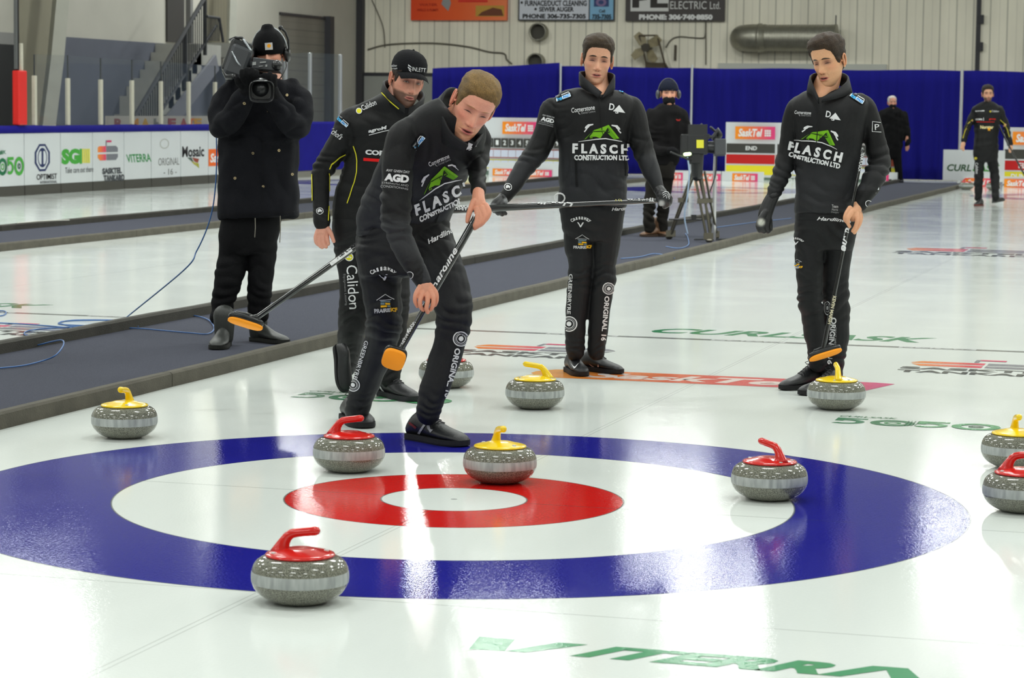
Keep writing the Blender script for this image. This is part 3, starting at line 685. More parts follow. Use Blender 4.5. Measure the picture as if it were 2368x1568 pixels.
# big spiral duct
a = on_y(1742, 88, YW - .35); b = on_y(1930, 88, YW - .35); rm = 30 / 97.7
t = thing('spiral_duct', 'large horizontal silver spiral duct with elbow on the back wall', 'duct', a)
mb = MB(); pts = []; rr_ = []
n = 90
for i in range(n + 1):
    pts.append(a.lerp(b, i / n)); rr_.append(rm * (1.0 + (.035 if i % 3 == 0 else 0)))
mb.tube(pts, rr_, 28); mb.build('duct_body', M_DUCT, t, smooth=True)
mb = MB(); mb.tube([a + V((.3, 0, 0)), a, a + V((-.14, .02, 0)), a + V((-.27, .12, 0)), a + V((-.32, .34, 0))], [rm * 1.06, rm * 1.06, rm * 1.04, rm, rm], 28); mb.build('duct_elbow', M_DUCT, t, smooth=True)
mb = MB(); mb.tube([a + V((.12, 0, 0)), a + V((.2, 0, 0))], rm * 1.12, 28); mb.build('duct_band', M_DUCT, t, smooth=True); mb = MB(); mb.tube([b, b + V((.05, 0, 0))], rm * 1.05, 28); mb.build('duct_band', M_DUCT, t, smooth=True)
mb = MB(); mb.bar(b + V((.02, 0, rm)), b + V((.02, 0, rm + .22)), .02, .06); mb.build('duct_hanger', mat('dark_trim'), t)
# wall fan in a wire frame
c = on_y(1500, 112, YW - .3)
t = thing('wall_fan', 'old propeller fan in a dark angled frame on the back wall', 'fan', c)
mb = MB(); q = [on_y(u, v, YW - .3) for u, v in ((1478, 82), (1520, 82), (1537, 148), (1494, 145))]
for i in range(4): mb.bar(q[i], q[(i + 1) % 4], .04, .04, up=(0, 1, 0))
mb.bar(q[3], q[3] + V((0, .3, -.1)), .05, .05); mb.bar(q[2], q[2] + V((0, .3, -.1)), .05, .05)
mb.bbox(q[3] + V((-.02, 0, -.12)), q[2] + V((0, .1, .03))); mb.build('frame', mat('rusty_brown', rgb(74, 64, 48), .7), t)
mb = MB()
for k in range(4):
    a0 = k * PI / 2 + .5; n_ = V((math.cos(a0), 0, math.sin(a0))); s_ = V((-math.sin(a0), 0, math.cos(a0)))
    cc = c + V((-.06, 0, .02)); P = [cc + n_ * .06 - s_ * .04, cc + n_ * .12 + s_ * .12 + V((0, -.05, 0)), cc + n_ * .38 + s_ * .14 + V((0, -.05, 0)), cc + n_ * .42 - s_ * .02, cc + n_ * .26 - s_ * .1 + V((0, .04, 0))]
    m_ = len(P); mb.add(P + [p + V((0, .012, 0)) for p in P], [tuple(range(m_)), tuple(range(m_, 2 * m_))[::-1]] + [(i, (i + 1) % m_, (i + 1) % m_ + m_, i + m_) for i in range(m_)])
mb.build('fan_blades', mat('fan_tan', rgb(142, 132, 104), .6, noise_amt=.25, noise_scale=9), t)
mb = MB(); mb.tube([c + V((-.06, -.08, .02)), c + V((-.06, .2, .02))], .1, 14); mb.build('motor_hub', mat('motor_dark', rgb(58, 52, 42), .6), t)
# wires on the wall
def wire(pts, r, lab, y=YW - .03, colr=rgb(96, 92, 80)):
    mb = MB(); P = [on_y(u, v, y) for u, v in pts]; mb.tube(smooth_path(P), r, 6); tag(mb.build('wall_cable', mat('wire%d' % int(colr[0] * 1000), colr, .6)), lab, 'cable')
def smooth_path(P, n=6):
    P = [V(p) for p in P]; out = []
    for i in range(len(P) - 1):
        p0, p1, p2, p3 = P[max(i - 1, 0)], P[i], P[i + 1], P[min(i + 2, len(P) - 1)]
        for k in range(n):
            t = k / n
            out.append(.5 * ((2 * p1) + (p2 - p0) * t + (2 * p0 - 5 * p1 + 4 * p2 - p3) * t * t + (3 * p1 - p0 - 3 * p2 + p3) * t * t * t))
    out.append(P[-1]); return out
wire([(850, 115), (900, 103), (1000, 100), (1080, 108), (1130, 120), (1165, 124), (1172, 138), (1184, 148)], .02, 'thin cable drooping across the pale wall left of the upper round vent')
wire([(860, 0), (885, 60), (890, 110)], .014, 'thin upright cable at the left end of the back wall')
wire([(1540, 110), (1552, 92), (1570, 85), (1600, 87), (1625, 88), (1631, 80), (1632, 50)], .016, 'cable curling from the fan to the right')
wire([(1632, 50), (1632, 150)], .014, 'straight conduit on the wall right of the fan')
wire([(1562, 104), (1561, 140)], .03, 'short dark hanging strap right of the fan', colr=rgb(70, 62, 50))

# ================================================================== BLUE DRAPE
M_DRAPE = mat('blue_drape', rgb(17, 16, 96), .9, noise_amt=.12, noise_scale=3, stretch=(4, 4, .3), spec=.1)
YC = 44.0
def drape(x0, x1, z_top0, z_top1, lab, y=YC, seed=0):
    mb = MB(); n = int((x1 - x0) / .035); rows = 9; g_ = random.Random(seed)
    ph = [g_.uniform(0, 6) for _ in range(6)]
    R_ = []
    for i in range(n + 1):
        x = x0 + (x1 - x0) * i / n; t = i / n
        f = .035 * math.sin(x * 17 + 1.5 * math.sin(x * 2.3 + ph[0])) + .02 * math.sin(x * 31 + ph[1]) + .03 * math.sin(x * 5.1 + ph[2])
        zt = z_top0 + (z_top1 - z_top0) * t + .012 * math.sin(x * 2.2 + ph[3])
        R_.append([V((x, y + f * (.35 + .65 * (1 - j / (rows - 1))) + .01 * math.sin(j * 1.7 + x * 3), zt * j / (rows - 1) + .01)) for j in range(rows)])
    vs_ = [p for r in R_ for p in r] + [p + V((0, .012, 0)) for r in R_ for p in r]; N_ = (n + 1) * rows
    fs = []
    for i in range(n):
        for j in range(rows - 1):
            q = (i * rows + j, (i + 1) * rows + j, (i + 1) * rows + j + 1, i * rows + j + 1); fs.append(q); fs.append(tuple(k + N_ for k in reversed(q)))
        for j in (0, rows - 1):
            fs.append((i * rows + j, (i + 1) * rows + j, (i + 1) * rows + j + N_, i * rows + j + N_))
    mb.add(vs_, fs); o = mb.build('drape', M_DRAPE, None, smooth=True); tag(o, lab, 'drape'); return o
xs3 = [on_y(u, 160, YC).x for u in (1000, 1293, 1600, 2225, 2600)]
zt = [on_y(u, v, YC).z for u, v in ((1000, 160), (1291, 147), (1296, 154), (1600, 158), (2225, 165), (2368, 170))]
drape(xs3[0], xs3[1], zt[0], zt[1], 'blue drape panel hanging behind the sweeper, its top edge highest', seed=1)
drape(xs3[1] + .03, xs3[2] - .02, zt[2], zt[3], 'blue drape panel behind the player holding the broom crosswise', seed=2)
drape(xs3[2] + .02, xs3[3] - .03, zt[3], zt[4], 'wide blue drape panel behind the second scoreboard', seed=3)
drape(xs3[3] + .03, xs3[4], zt[4], zt[5], 'blue drape panel behind the man at the far right end', seed=4)
for i, (u, v0, v1, lab) in enumerate(((1297, 148, 176, 'pale drape pole at the step in the drape top'), (1601, 150, 190, 'pale drape pole above the tripod operator'), (2225, 160, 210, 'pale drape pole top left of the far bearded man'))):
    a = on_y(u, v0, YC - .06); b = on_y(u, v1, YC - .06); mb = MB(); mb.tube([(a.x, YC - .06, 0), a], .022, 8); o = mb.build('drape_pole', M_ALU); tag(o, lab, 'pole')

# ================================================================== SCOREBOARDS at the far end
YS = 41.6
DG = rgb(62, 62, 58); RD = rgb(190, 24, 24); YLW = rgb(228, 214, 40); GG = rgb(92, 112, 100); CELL = rgb(205, 210, 226)
def sq(u0, v0, u1, v1, y=YS - .08): return wq(u0, v0, u1, v1, y)
def scoreboard(u0, u1, vt, vb, lab, cols, names_=None, logo=None, endtxt=True, first=0):
    x0, z0, x1, z1 = sq(u0, vt, u1, vb); t = thing('scoreboard', lab, 'scoreboard', ((x0 + x1) / 2, YS, 0), 'curling scoreboards at the far end')
    MB().bbox((x0, YS - .08, 0.02), (x1, YS, z1)).build('panel', M_BOARD, t)
    H = z1 - z0; W = x1 - x0
    it = []
    def r(a, b, c, d, col): it.append(RC(x0 + a, z0 + b, x0 + c, z0 + d, col))
    HH = 1.20   # rows below the logo strip
    zt_ = z1 - z0
    namew = 1.02
    r(.02, zt_ - .62, namew, zt_ - .43, DG); r(.02, zt_ - .84, namew, zt_ - .65, RD); r(.02, zt_ - 1.06, namew, zt_ - .87, YLW)
    r(.02, zt_ - 1.30, W - .02, zt_ - 1.11, GG)
    if endtxt: it.append(T('END', x0 + .42, z0 + zt_ - .56, x0 + .65, z0 + zt_ - .48, WHITE, .02))
    it.append(T('CURLSASK', x0 + 1.2, z0 + zt_ - 1.29, x0 + 2.5, z0 + zt_ - 1.12, rgb(206, 212, 208), .04, .2))
    if names_:
        it.append(T(names_[0], x0 + .3, z0 + zt_ - .80, x0 + .85, z0 + zt_ - .69, WHITE, .02)); it.append(T(names_[1], x0 + .16, z0 + zt_ - 1.02, x0 + .85, z0 + zt_ - .91, WHITE, .02))
    r(namew + .02, zt_ - .84, W - .02, zt_ - .65, rgb(180, 90, 70)); r(namew + .02, zt_ - 1.06, W - .02, zt_ - .87, rgb(214, 206, 60))
    for k in range(cols):
        xa = namew + .05 + k * .165
        r(xa, zt_ - .62, xa + .15, zt_ - .43, DG)
        s_ = 'H' if k == 0 else str(k)
        it.append(T(s_, x0 + xa + .045, z0 + zt_ - .57, x0 + xa + .105, z0 + zt_ - .47, WHITE, .02))
        r(xa, zt_ - .82, xa + .155, zt_ - .67, CELL); r(xa, zt_ - 1.04, xa + .155, zt_ - .89, CELL)
    if logo:
        for L0, L1 in logo: it += sasktel(x0 + L0, z0 + zt_ - .34, x0 + L1, z0 + zt_ - .08)
    flat_decal('board_graphics', it, (0, YS - .08, 0), (1, 0, 0), (0, 0, 1), t, None, .003, .002)
    for s_ in (x0 + .1, x1 - .1): MB().bbox((s_ - .03, YS, 0), (s_ + .03, YS + .35, .06)).build('foot', M_KICK, t)
    return x0, x1
scoreboard(1012, 1320, 272, 409, 'white scoreboard seen between the sweeper and the player beside him', 14, logo=[(1.45, 2.2)])
x0, x1 = scoreboard(1676, 2075, 285, 424, 'white scoreboard partly behind the player at right', 14, logo=[(.22, 1.04), (2.7, 3.5)])
scoreboard(2318, 2700, 297, 436, 'white scoreboard cut by the right edge with two team names', 14, names_=('FLASCH', 'DUNSTONE'), logo=[(.18, 1.0)])
# low white barrier panels with orange logos in front of the scoreboards
def barrier(u0, v0, u1, v1, logos, lab, y=YS - 1.2, word=None):
    x0, z0, x1, z1 = wq(u0, v0, u1, v1, y); t = thing('barrier_panel', lab, 'barrier', ((x0 + x1) / 2, y, 0))
    MB().bbox((x0, y - .03, 0.1 if x1 > -3.93 or abs(x0 + 9.3) < .8 or abs(x1 + 9.3) < .9 else 0.0), (x1, y, z1)).build('panel', M_BOARD, t)
    it = []
    for (a, b, c, d) in logos: it += sasktel(*wq(a, b, c, d, y - .03))
    if word: it += word
    flat_decal('panel_graphics', it, (0, y - .03, 0), (1, 0, 0), (0, 0, 1), t, None, .003, .002)
barrier(1131, 376, 1292, 425, [(1139, 390, 1199, 407), (1216, 393, 1277, 409)], 'low white barrier with two orange logos under the left scoreboard')
barrier(1560, 395, 1667, 427, [(1540, 399, 1579, 417), (1606, 402, 1667, 418)], 'low white barrier with orange logos behind the tripod')
barrier(1669, 397, 1766, 430, [(1693, 401, 1752, 421)], 'low white barrier with one orange logo below the red and yellow bars')
barrier(1985, 398, 2075, 433, [(1994, 403, 2055, 425)], 'low white barrier behind the elbow of the player at right')
y = YS - 1.0
wd = [T(s, *wq(a, b, c, d, y - .03), col, bold=.03, shear=.2) for s, a, b, c, d, col in (('CURL', 2190, 380, 2246, 396, rgb(44, 84, 48)), ('SASK', 2249, 381, 2313, 397, rgb(70, 150, 60)))]
barrier(2180, 347, 2322, 428, [], 'large white barrier with green lettering behind the far bearded man', y, wd)
barrier(2228, 408, 2420, 436, [(2232, 412, 2300, 432), (2322, 414, 2400, 435)], 'low white barrier with orange logos behind the far stones', YS - 1.6)
# ================================================================== CURLING STONES
def granite():
    m = bpy.data.materials.new('speckled_granite'); m.use_nodes = True; nt = m.node_tree; N = nt.nodes; L = nt.links; b = N['Principled BSDF']
    tc = N.new('ShaderNodeTexCoord')
    n = N.new('ShaderNodeTexNoise'); n.inputs['Scale'].default_value = 330; n.inputs['Detail'].default_value = 3; L.new(tc.outputs['Object'], n.inputs[0])
    cr = N.new('ShaderNodeValToRGB'); e = cr.color_ramp.elements; e[0].position = .36; e[0].color = rgb(70, 70, 62); e[1].position = .66; e[1].color = rgb(150, 150, 136)
    L.new(n.outputs['Fac'], cr.inputs[0])
    cr2 = N.new('ShaderNodeValToRGB'); e = cr2.color_ramp.elements; e[0].position = .3; e[0].color = rgb(142, 146, 146); e[1].position = .7; e[1].color = rgb(182, 186, 184)
    n2 = N.new('ShaderNodeTexNoise'); n2.inputs['Scale'].default_value = 60; mp = N.new('ShaderNodeMapping'); mp.inputs['Scale'].default_value = (1, 1, .15)
    L.new(tc.outputs['Object'], mp.inputs[0]); L.new(mp.outputs[0], n2.inputs[0]); L.new(n2.outputs['Fac'], cr2.inputs[0])
    sp = N.new('ShaderNodeSeparateXYZ'); L.new(tc.outputs['Object'], sp.inputs[0])
    s1 = N.new('ShaderNodeMath'); s1.operation = 'SUBTRACT'; L.new(sp.outputs[2], s1.inputs[0]); s1.inputs[1].default_value = .0750
    s2 = N.new('ShaderNodeMath'); s2.operation = 'ABSOLUTE'; L.new(s1.outputs[0], s2.inputs[0])
    s3 = N.new('ShaderNodeMath'); s3.operation = 'LESS_THAN'; L.new(s2.outputs[0], s3.inputs[0]); s3.inputs[1].default_value = .0165
    mx = N.new('ShaderNodeMix'); mx.data_type = 'RGBA'; L.new(s3.outputs[0], mx.inputs[0]); L.new(cr.outputs[0], mx.inputs[6]); L.new(cr2.outputs[0], mx.inputs[7]); L.new(mx.outputs[2], b.inputs['Base Color'])
    mr = N.new('ShaderNodeMapRange'); mr.inputs[3].default_value = .09; mr.inputs[4].default_value = .55; L.new(s3.outputs[0], mr.inputs[0]); L.new(mr.outputs[0], b.inputs['Roughness'])
    return m
M_GRAN = granite()
M_RED = mat('red_handle_plastic', rgb(206, 26, 18), .18, coat=.3)
M_YEL = mat('yellow_handle_plastic', rgb(246, 208, 8), .22, coat=.3)
M_BOLT = mat('bright_bolt', rgb(180, 182, 180), .3, metal=.7)
RS = 0.1395
def stone_proto(mh, label):
    t = thing('curling_stone', label, 'curling stone')
    prof = [(.060, .003), (.066, 0.0), (.072, .0015), (.088, .0065), (.108, .0155), (.123, .026), (.132, .0365), (.1365, .0455), (.1385, .052), (RS, .060), (.1392, .068), (.138, .0765),
            (.1355, .0845), (.131, .093), (.124, .1005), (.114, .1065), (.102, .1105), (.086, .1125), (.070, .113)]
    prof = [(r, z * 1.19) for r, z in prof]
    MB().lathe(prof, 72).build('granite_body', M_GRAN, t, smooth=True)
    # handle plate, neck and grip
    mb = MB(); mb.lathe([(.092, .112), (.0985, .1125), (.0995, .1155), (.097, .119), (.085, .1225), (.06, .1275), (.045, .132), (.03, .1335)], 56, (0, 0, .0215))
    h = mb.build('handle_plate', mh, t, smooth=True)
    # neck rises at one side of the middle and leans, the grip runs over the centre
    mb = MB(); P = []; Rr = []
    path = [(-.058, .120, .034, .026), (-.056, .128, .028, .021), (-.051, .140, .022, .0175), (-.044, .153, .0175, .0155), (-.035, .165, .0155, .0145), (-.022, .1745, .0145, .0142), (-.006, .1785, .0138, .0138), (.012, .181, .0135, .0135), (.032, .1835, .0135, .0135), (.050, .186, .0138, .0138), (.058, .187, .011, .011), (.0625, .1875, .004, .004)]
    R_ = []; n = 20; path = [(x - .004 * max(0, min(1, (z - .12) / .06)), z + .0195 + .001 * max(0, min(1, (z - .125) / .05)), ra * .93, rb * .9) for x, z, ra, rb in path]
    for i, (x, z, ra, rb) in enumerate(path):
        q = path[min(i + 1, len(path) - 1)]; p0 = path[max(i - 1, 0)]; d = V((q[0] - p0[0], 0, q[1] - p0[1])).normalized()
        s_ = V((0, 1, 0)); u_ = s_.cross(d)
        R_.append([V((x, 0, z)) + u_ * (ra * math.cos(2 * PI * k / n)) + s_ * (rb * math.sin(2 * PI * k / n)) for k in range(n)])
    mb.rings(R_); mb.build('handle_grip', mh, t, smooth=True)
    for x, y, z in ((-.062, -.048, .1215), (.066, .036, .1225), (-.078, .02, .1205)):
        b = MB(); b.lathe([(.0075, -.004), (.0075, .003), (.006, .0042), (.001, .0045)], 14, (x, y, z + .0215)); b.build('bolt', M_BOLT, t, smooth=True)
    return t
stR = stone_proto(M_RED, 'x'); stY = stone_proto(M_YEL, 'x')
stones = [  # u, v of the band middle, heading of the grip, colour, label
 (694, 1349, 18, 'R', 'red handled curling stone nearest the camera, on the outer edge of the blue ring'),
 (807, 1053, 22, 'R', 'red handled curling stone in front of the sweeper rear shoe'),
 (1156, 1078, -42, 'Y', 'yellow handled curling stone at the back edge of the red ring'),
 (1779, 1116, 160, 'R', 'red handled curling stone on the right inner edge of the blue ring'),
 (288, 977, -70, 'Y', 'yellow handled curling stone beyond the left of the rings near the carpet'),
 (1237, 912, 205, 'Y', 'yellow handled curling stone in front of the shoes of the player holding the broom crosswise'),
 (1934, 914, 122, 'Y', 'yellow handled curling stone below the broom of the player at right'),
 (1032, 865, 20, 'R', 'red handled curling stone half hidden behind the sweeper leg'),
 (2350, 1045, -60, 'Y', 'yellow handled curling stone cut by the right edge of the picture, the farther of two'),
 (2363, 1143, 10, 'R', 'red handled curling stone cut by the right edge of the picture, the nearer of two')]
first = {'R': True, 'Y': True}
for u, v, rz, c, lab in stones:
    p = on_z(u, v, .081); fh_ = V((p.x - CAM.x, p.y - CAM.y, 0)).normalized(); p = p + fh_ * RS; src = stR if c == 'R' else stY
    o = src if first[c] else copy_tree(src); first[c] = False
    o.location = (p.x, p.y, 0.0006); o.rotation_euler = (0, 0, math.radians(rz - 16)); o['label'] = lab; o['group'] = 'curling stones on the ice'
for u, v, lab in ((2248, 428, 'red handled stone far away at the left heel of the far bearded man'), (2314, 428, 'red handled stone far away right of the far bearded man')):
    p = on_z(u, v, .0575); o = copy_tree(stR); o.location = (p.x, min(p.y, 38.0), 0.0006); o.rotation_euler = (0, 0, .3); o['label'] = lab; o['group'] = 'curling stones on the ice'
# ================================================================== FIGURE LIBRARY
RTn = np.array(RT); UPn = np.array(UP); FWn = np.array(FW); CAMn = np.array(CAM)
def pix(Pn):
    d = np.asarray(Pn) - CAMn; w_ = d @ FWn
    return 1184 + FPX * (d @ RTn) / w_, 784 - FPX * (d @ UPn) / w_
def spline(pts, sub=6):
    """Catmull-Rom through tuples of numbers"""
    A = [np.array(p, float) for p in pts]; out = []
    for i in range(len(A) - 1):
        p0, p1, p2, p3 = A[max(i - 1, 0)], A[i], A[i + 1], A[min(i + 2, len(A) - 1)]
        for k in range(sub):
            t = k / sub
            out.append(.5 * ((2 * p1) + (p2 - p0) * t + (2 * p0 - 5 * p1 + 4 * p2 - p3) * t * t + (3 * p1 - p0 - 3 * p2 + p3) * t ** 3))
    out.append(A[-1]); return out
def fuse(mb, name, voxel, smooth_it=4, fac=.5):
    """closed shells -> one continuous surface (world coordinates), returned as an object not yet parented"""
    o = mb.build(name, M_PAINT)
    m = o.modifiers.new('r', 'REMESH'); m.mode = 'VOXEL'; m.voxel_size = voxel; m.adaptivity = 0
    if smooth_it:
        s_ = o.modifiers.new('s', 'SMOOTH'); s_.factor = fac; s_.iterations = smooth_it
    dg = bpy.context.evaluated_depsgraph_get()
    me = bpy.data.meshes.new_from_object(o.evaluated_get(dg))
    bpy.data.objects.remove(o)
    return me
def coords(me):
    a = np.empty(len(me.vertices) * 3, dtype=np.float32); me.vertices.foreach_get('co', a); return a.reshape(-1, 3).astype(float)
def normals(me):
    a = np.empty(len(me.vertices) * 3, dtype=np.float32); me.vertices.foreach_get('normal', a); return a.reshape(-1, 3).astype(float)
def wrinkle(me, px_per_m, folds=(), base=.0022, seed=1):
    """cloth folds: soft all-over undulation plus bundles of creases near bends. folds: (u, v, reach px, depth m, crease direction deg, wavelength px)"""
    co = coords(me); no = normals(me); u, v = pix(co); rg = np.random.RandomState(seed)
    d = np.zeros(len(co))
    for k in range(7):
        w_ = rg.normal(size=3); w_ /= np.linalg.norm(w_); f = rg.uniform(22, 70)
        d += np.sin(co @ w_ * f + rg.uniform(0, 6) + 1.3 * np.sin(co @ rg.normal(size=3) * 9)) / 7 * base * 3
    for (fu, fv, rr, amp, ang, wl) in folds:
        a = math.radians(ang); x = (u - fu) * math.cos(a) + (v - fv) * math.sin(a); y = -(u - fu) * math.sin(a) + (v - fv) * math.cos(a)
        g = np.exp(-((u - fu) ** 2 + (v - fv) ** 2) / rr ** 2)
        ph = y / (wl * 1.5) * 2 * PI + 2.6 * np.sin(x / rr * 1.6 + fu) + 1.3 * np.sin(x / rr * 3.7 + y / rr * 1.7 + fv) + 1.2 * np.sin(y / rr * 2.9 + fu * 1.3)
        msk = .35 + .65 * np.sin(x / rr * 2.3 + y / rr * 1.1 + fv * .7) ** 2
        d += g * msk * amp * 1.35 * (np.abs(np.sin(ph / 2)) * 2 - 1.2)
    co += no * d[:, None]
    me.vertices.foreach_set('co', co.astype(np.float32).ravel()); me.update()
DK = .52      # the garments' true darkness
def paint(me, fn):
    """fn(u, v, co) -> (n,3) srgb 0..255"""
    co = coords(me); u, v = pix(co); c = fn(u, v, co) / 255.0
    lin = np.where(c <= .04045, c / 12.92, ((c + .055) / 1.055) ** 2.4)
    a = np.ones((len(co), 4), dtype=np.float32); a[:, :3] = lin
    ca = me.color_attributes.get('Col') or me.color_attributes.new('Col', 'FLOAT_COLOR', 'POINT')
    ca.data.foreach_set('color', a.ravel())
def mesh_obj(me, name, m, parent, smooth=True):
    me.materials.clear(); me.materials.append(m)
    if smooth: me.polygons.foreach_set('use_smooth', [True] * len(me.polygons))
    o = bpy.data.objects.new(name, me); COL.objects.link(o)
    if parent is not None: adopt(o, parent)
    return o
def dark(f): return lambda u, v, co: f(u, v, co) * DK
def const(r, g, b):
    return lambda u, v, co: np.tile(np.array([r, g, b], float), (len(co), 1))
def mixc(t, a, b):
    t = np.clip(t, 0, 1)[:, None]; return np.array(a, float) * (1 - t) + np.array(b, float) * t
M_CLOTH = mat('knit_cloth', attr=True, rough=.6, spec=.28, noise_amt=.2, noise_scale=500, bump=.25, bump_scale=420)
M_WOVEN = mat('matte_cloth', attr=True, rough=.9, spec=.15, noise_amt=.2, noise_scale=300, bump=.4, bump_scale=200)
M_SKIN = mat('skin', attr=True, rough=.48, spec=.4, noise_amt=.05, noise_scale=160, bump=.08, bump_scale=500, sss=.12)
M_HAIR = mat('hair', attr=True, rough=.6, spec=.3, noise_amt=.4, noise_scale=260, bump=.9, bump_scale=300, stretch=(1, 1, .35))
M_LEATHER = mat('shoe_upper', attr=True, rough=.45, spec=.5, noise_amt=.1, noise_scale=120, bump=.15, bump_scale=200)
M_SOLE = mat('shoe_sole', attr=True, rough=.7, spec=.3)
M_PLAS = mat('satin_black_plastic', rgb(26, 27, 29), .28, spec=.5)
M_PLASG = mat('grey_plastic', rgb(58, 60, 64), .35, spec=.5)

class Fig:
    def __init__(s, D, label, foot, vf, cat='person'):
        s.D = D; s.k = FPX / D; s.base = V(foot); s.vf = vf      # vf: picture row of the feet
        s.root = thing('person', label, cat, foot)
        s.solid = []
    def dep(s, v, dd): return s.D + dd - .093 * (s.vf - v) / s.k      # an upright body comes nearer the camera plane as it rises
    def P(s, u, v, dd=0.0): return on_d(u, v, s.dep(v, dd))
    def limb(s, mb, pts, n=16, flat=1.0, sub=5):
        """pts: (u, v, r px, depth offset m)"""
        q = spline(pts, sub); P = [s.P(a[0], a[1], a[3]) for a in q]; r = [a[2] * s.dep(a[1], a[3]) / FPX for a in q]
        mb.rtube(P, r, n); return mb
    def torso(s, mb, rows, n=28, e=2.4, sub=4):
        """rows: (uL, vL, uR, vR, depth offset, half thickness m)"""
        R_ = []
        for (a, b, c, d, dd, th) in spline(rows, sub):
            L = s.P(a, b, dd); R0 = s.P(c, d, dd); ctr = (L + R0) / 2; hx = (R0 - L) / 2; ring = []
            for k in range(n):
                t = 2 * PI * k / n; cx, sx = math.cos(t), math.sin(t)
                ring.append(ctr + hx * (math.copysign(abs(cx) ** (2 / e), cx)) + FW * (th * math.copysign(abs(sx) ** (2 / e), sx)))
            R_.append(ring)
        mb.rings(R_); return mb
def merge_into(me_list, name, m, parent, smooth=True):
    mb = MB(); cols = []
    for me in me_list:
        b = len(mb.v); co = coords(me)
        mb.v += [V(p) for p in co]; mb.f += [[b + i for i in p.vertices] for p in me.polygons]
        ca = me.color_attributes.get('Col'); a = np.ones(len(co) * 4, dtype=np.float32)
        if ca: ca.data.foreach_get('color', a)
        cols.append(a.reshape(-1, 4))
    mb.c = [tuple(c) for c in np.concatenate(cols)]
    return mb.build(name, m, parent, smooth=smooth)

# ---- draped prints: graphics authored flat, laid on the cloth and following its curve
def print_on(name, items, u0, v0, targets, parent, rot=0.0, sc=1.0, m=None, lift=.0035, label=None, shear=0.0, ysc=1.0, grid=9.0):
    """items in px units (x right, y up) around (u0, v0); rot in degrees, counter-clockwise in the picture"""
    if not isinstance(targets, (list, tuple)): targets = [targets]
    trees = []
    for t in targets:
        me = t.data; W_ = np.array(world_of(t)); co = coords(me); co = co @ W_[:3, :3].T + W_[:3, 3]
        trees.append(BVHTree.FromPolygons([tuple(p) for p in co], [tuple(p.vertices) for p in me.polygons]))
    c, s = math.cos(math.radians(rot)), math.sin(math.radians(rot)); out = MB()
    for kk, (P, F_, Cc) in enumerate(items):
        if not P: continue
        Q = []
        for x, y in P:
            x2 = (x + shear * y) * sc; y2 = y * sc * ysc; Q.append((c * x2 - s * y2, s * x2 + c * y2))
        bm = bmesh.new(); cl = bm.verts.layers.float_color.new('c')
        vv = []
        for (x, y), cc in zip(Q, Cc):
            v_ = bm.verts.new((x, y, 0)); v_[cl] = tuple(cc[:3]) + (1,); vv.append(v_)
        for f in F_:
            try: bm.faces.new([vv[i] for i in f])
            except ValueError: pass
        xs = [q[0] for q in Q]; ys = [q[1] for q in Q]
        for axis, lo, hi in ((0, min(xs), max(xs)), (1, min(ys), max(ys))):
            if hi - lo > grid * 1.3:
                nn = int((hi - lo) / grid)
                for i in range(1, nn + 1):
                    w_ = lo + (hi - lo) * i / (nn + 1); pc = (w_, 0, 0) if axis == 0 else (0, w_, 0); pn = (1, 0, 0) if axis == 0 else (0, 1, 0)
                    bmesh.ops.bisect_plane(bm, geom=bm.verts[:] + bm.edges[:] + bm.faces[:], plane_co=pc, plane_no=pn)
        bm.verts.index_update(); pos = {}; b0 = len(out.v)
        for v_ in bm.verts:
            d = ray(u0 + v_.co.x, v0 - v_.co.y).normalized(); best = None
            for t in trees:
                h = t.ray_cast(CAM, d, 60)
                if h[0] is not None and (best is None or h[3] < best[3]): best = h
            if best is None: continue
            nrm = best[1] if best[1].dot(d) < 0 else -best[1]
            pos[v_.index] = len(out.v); out.v.append(best[0] + nrm * (lift + .0004 * kk)); out.c.append(tuple(v_[cl]))
        for f in bm.faces:
            ix = [v_.index for v_ in f.verts]
            if all(i in pos for i in ix):
                pp = [out.v[pos[i]] for i in ix]
                if max((pp[i] - pp[i - 1]).length for i in range(len(pp))) < .09: out.f.append([pos[i] for i in ix])
        bm.free()
    if not out.f: return None
    o = out.build(name, m or M_PRINT, parent, recalc=False)
    if label: o['label'] = label
    return o

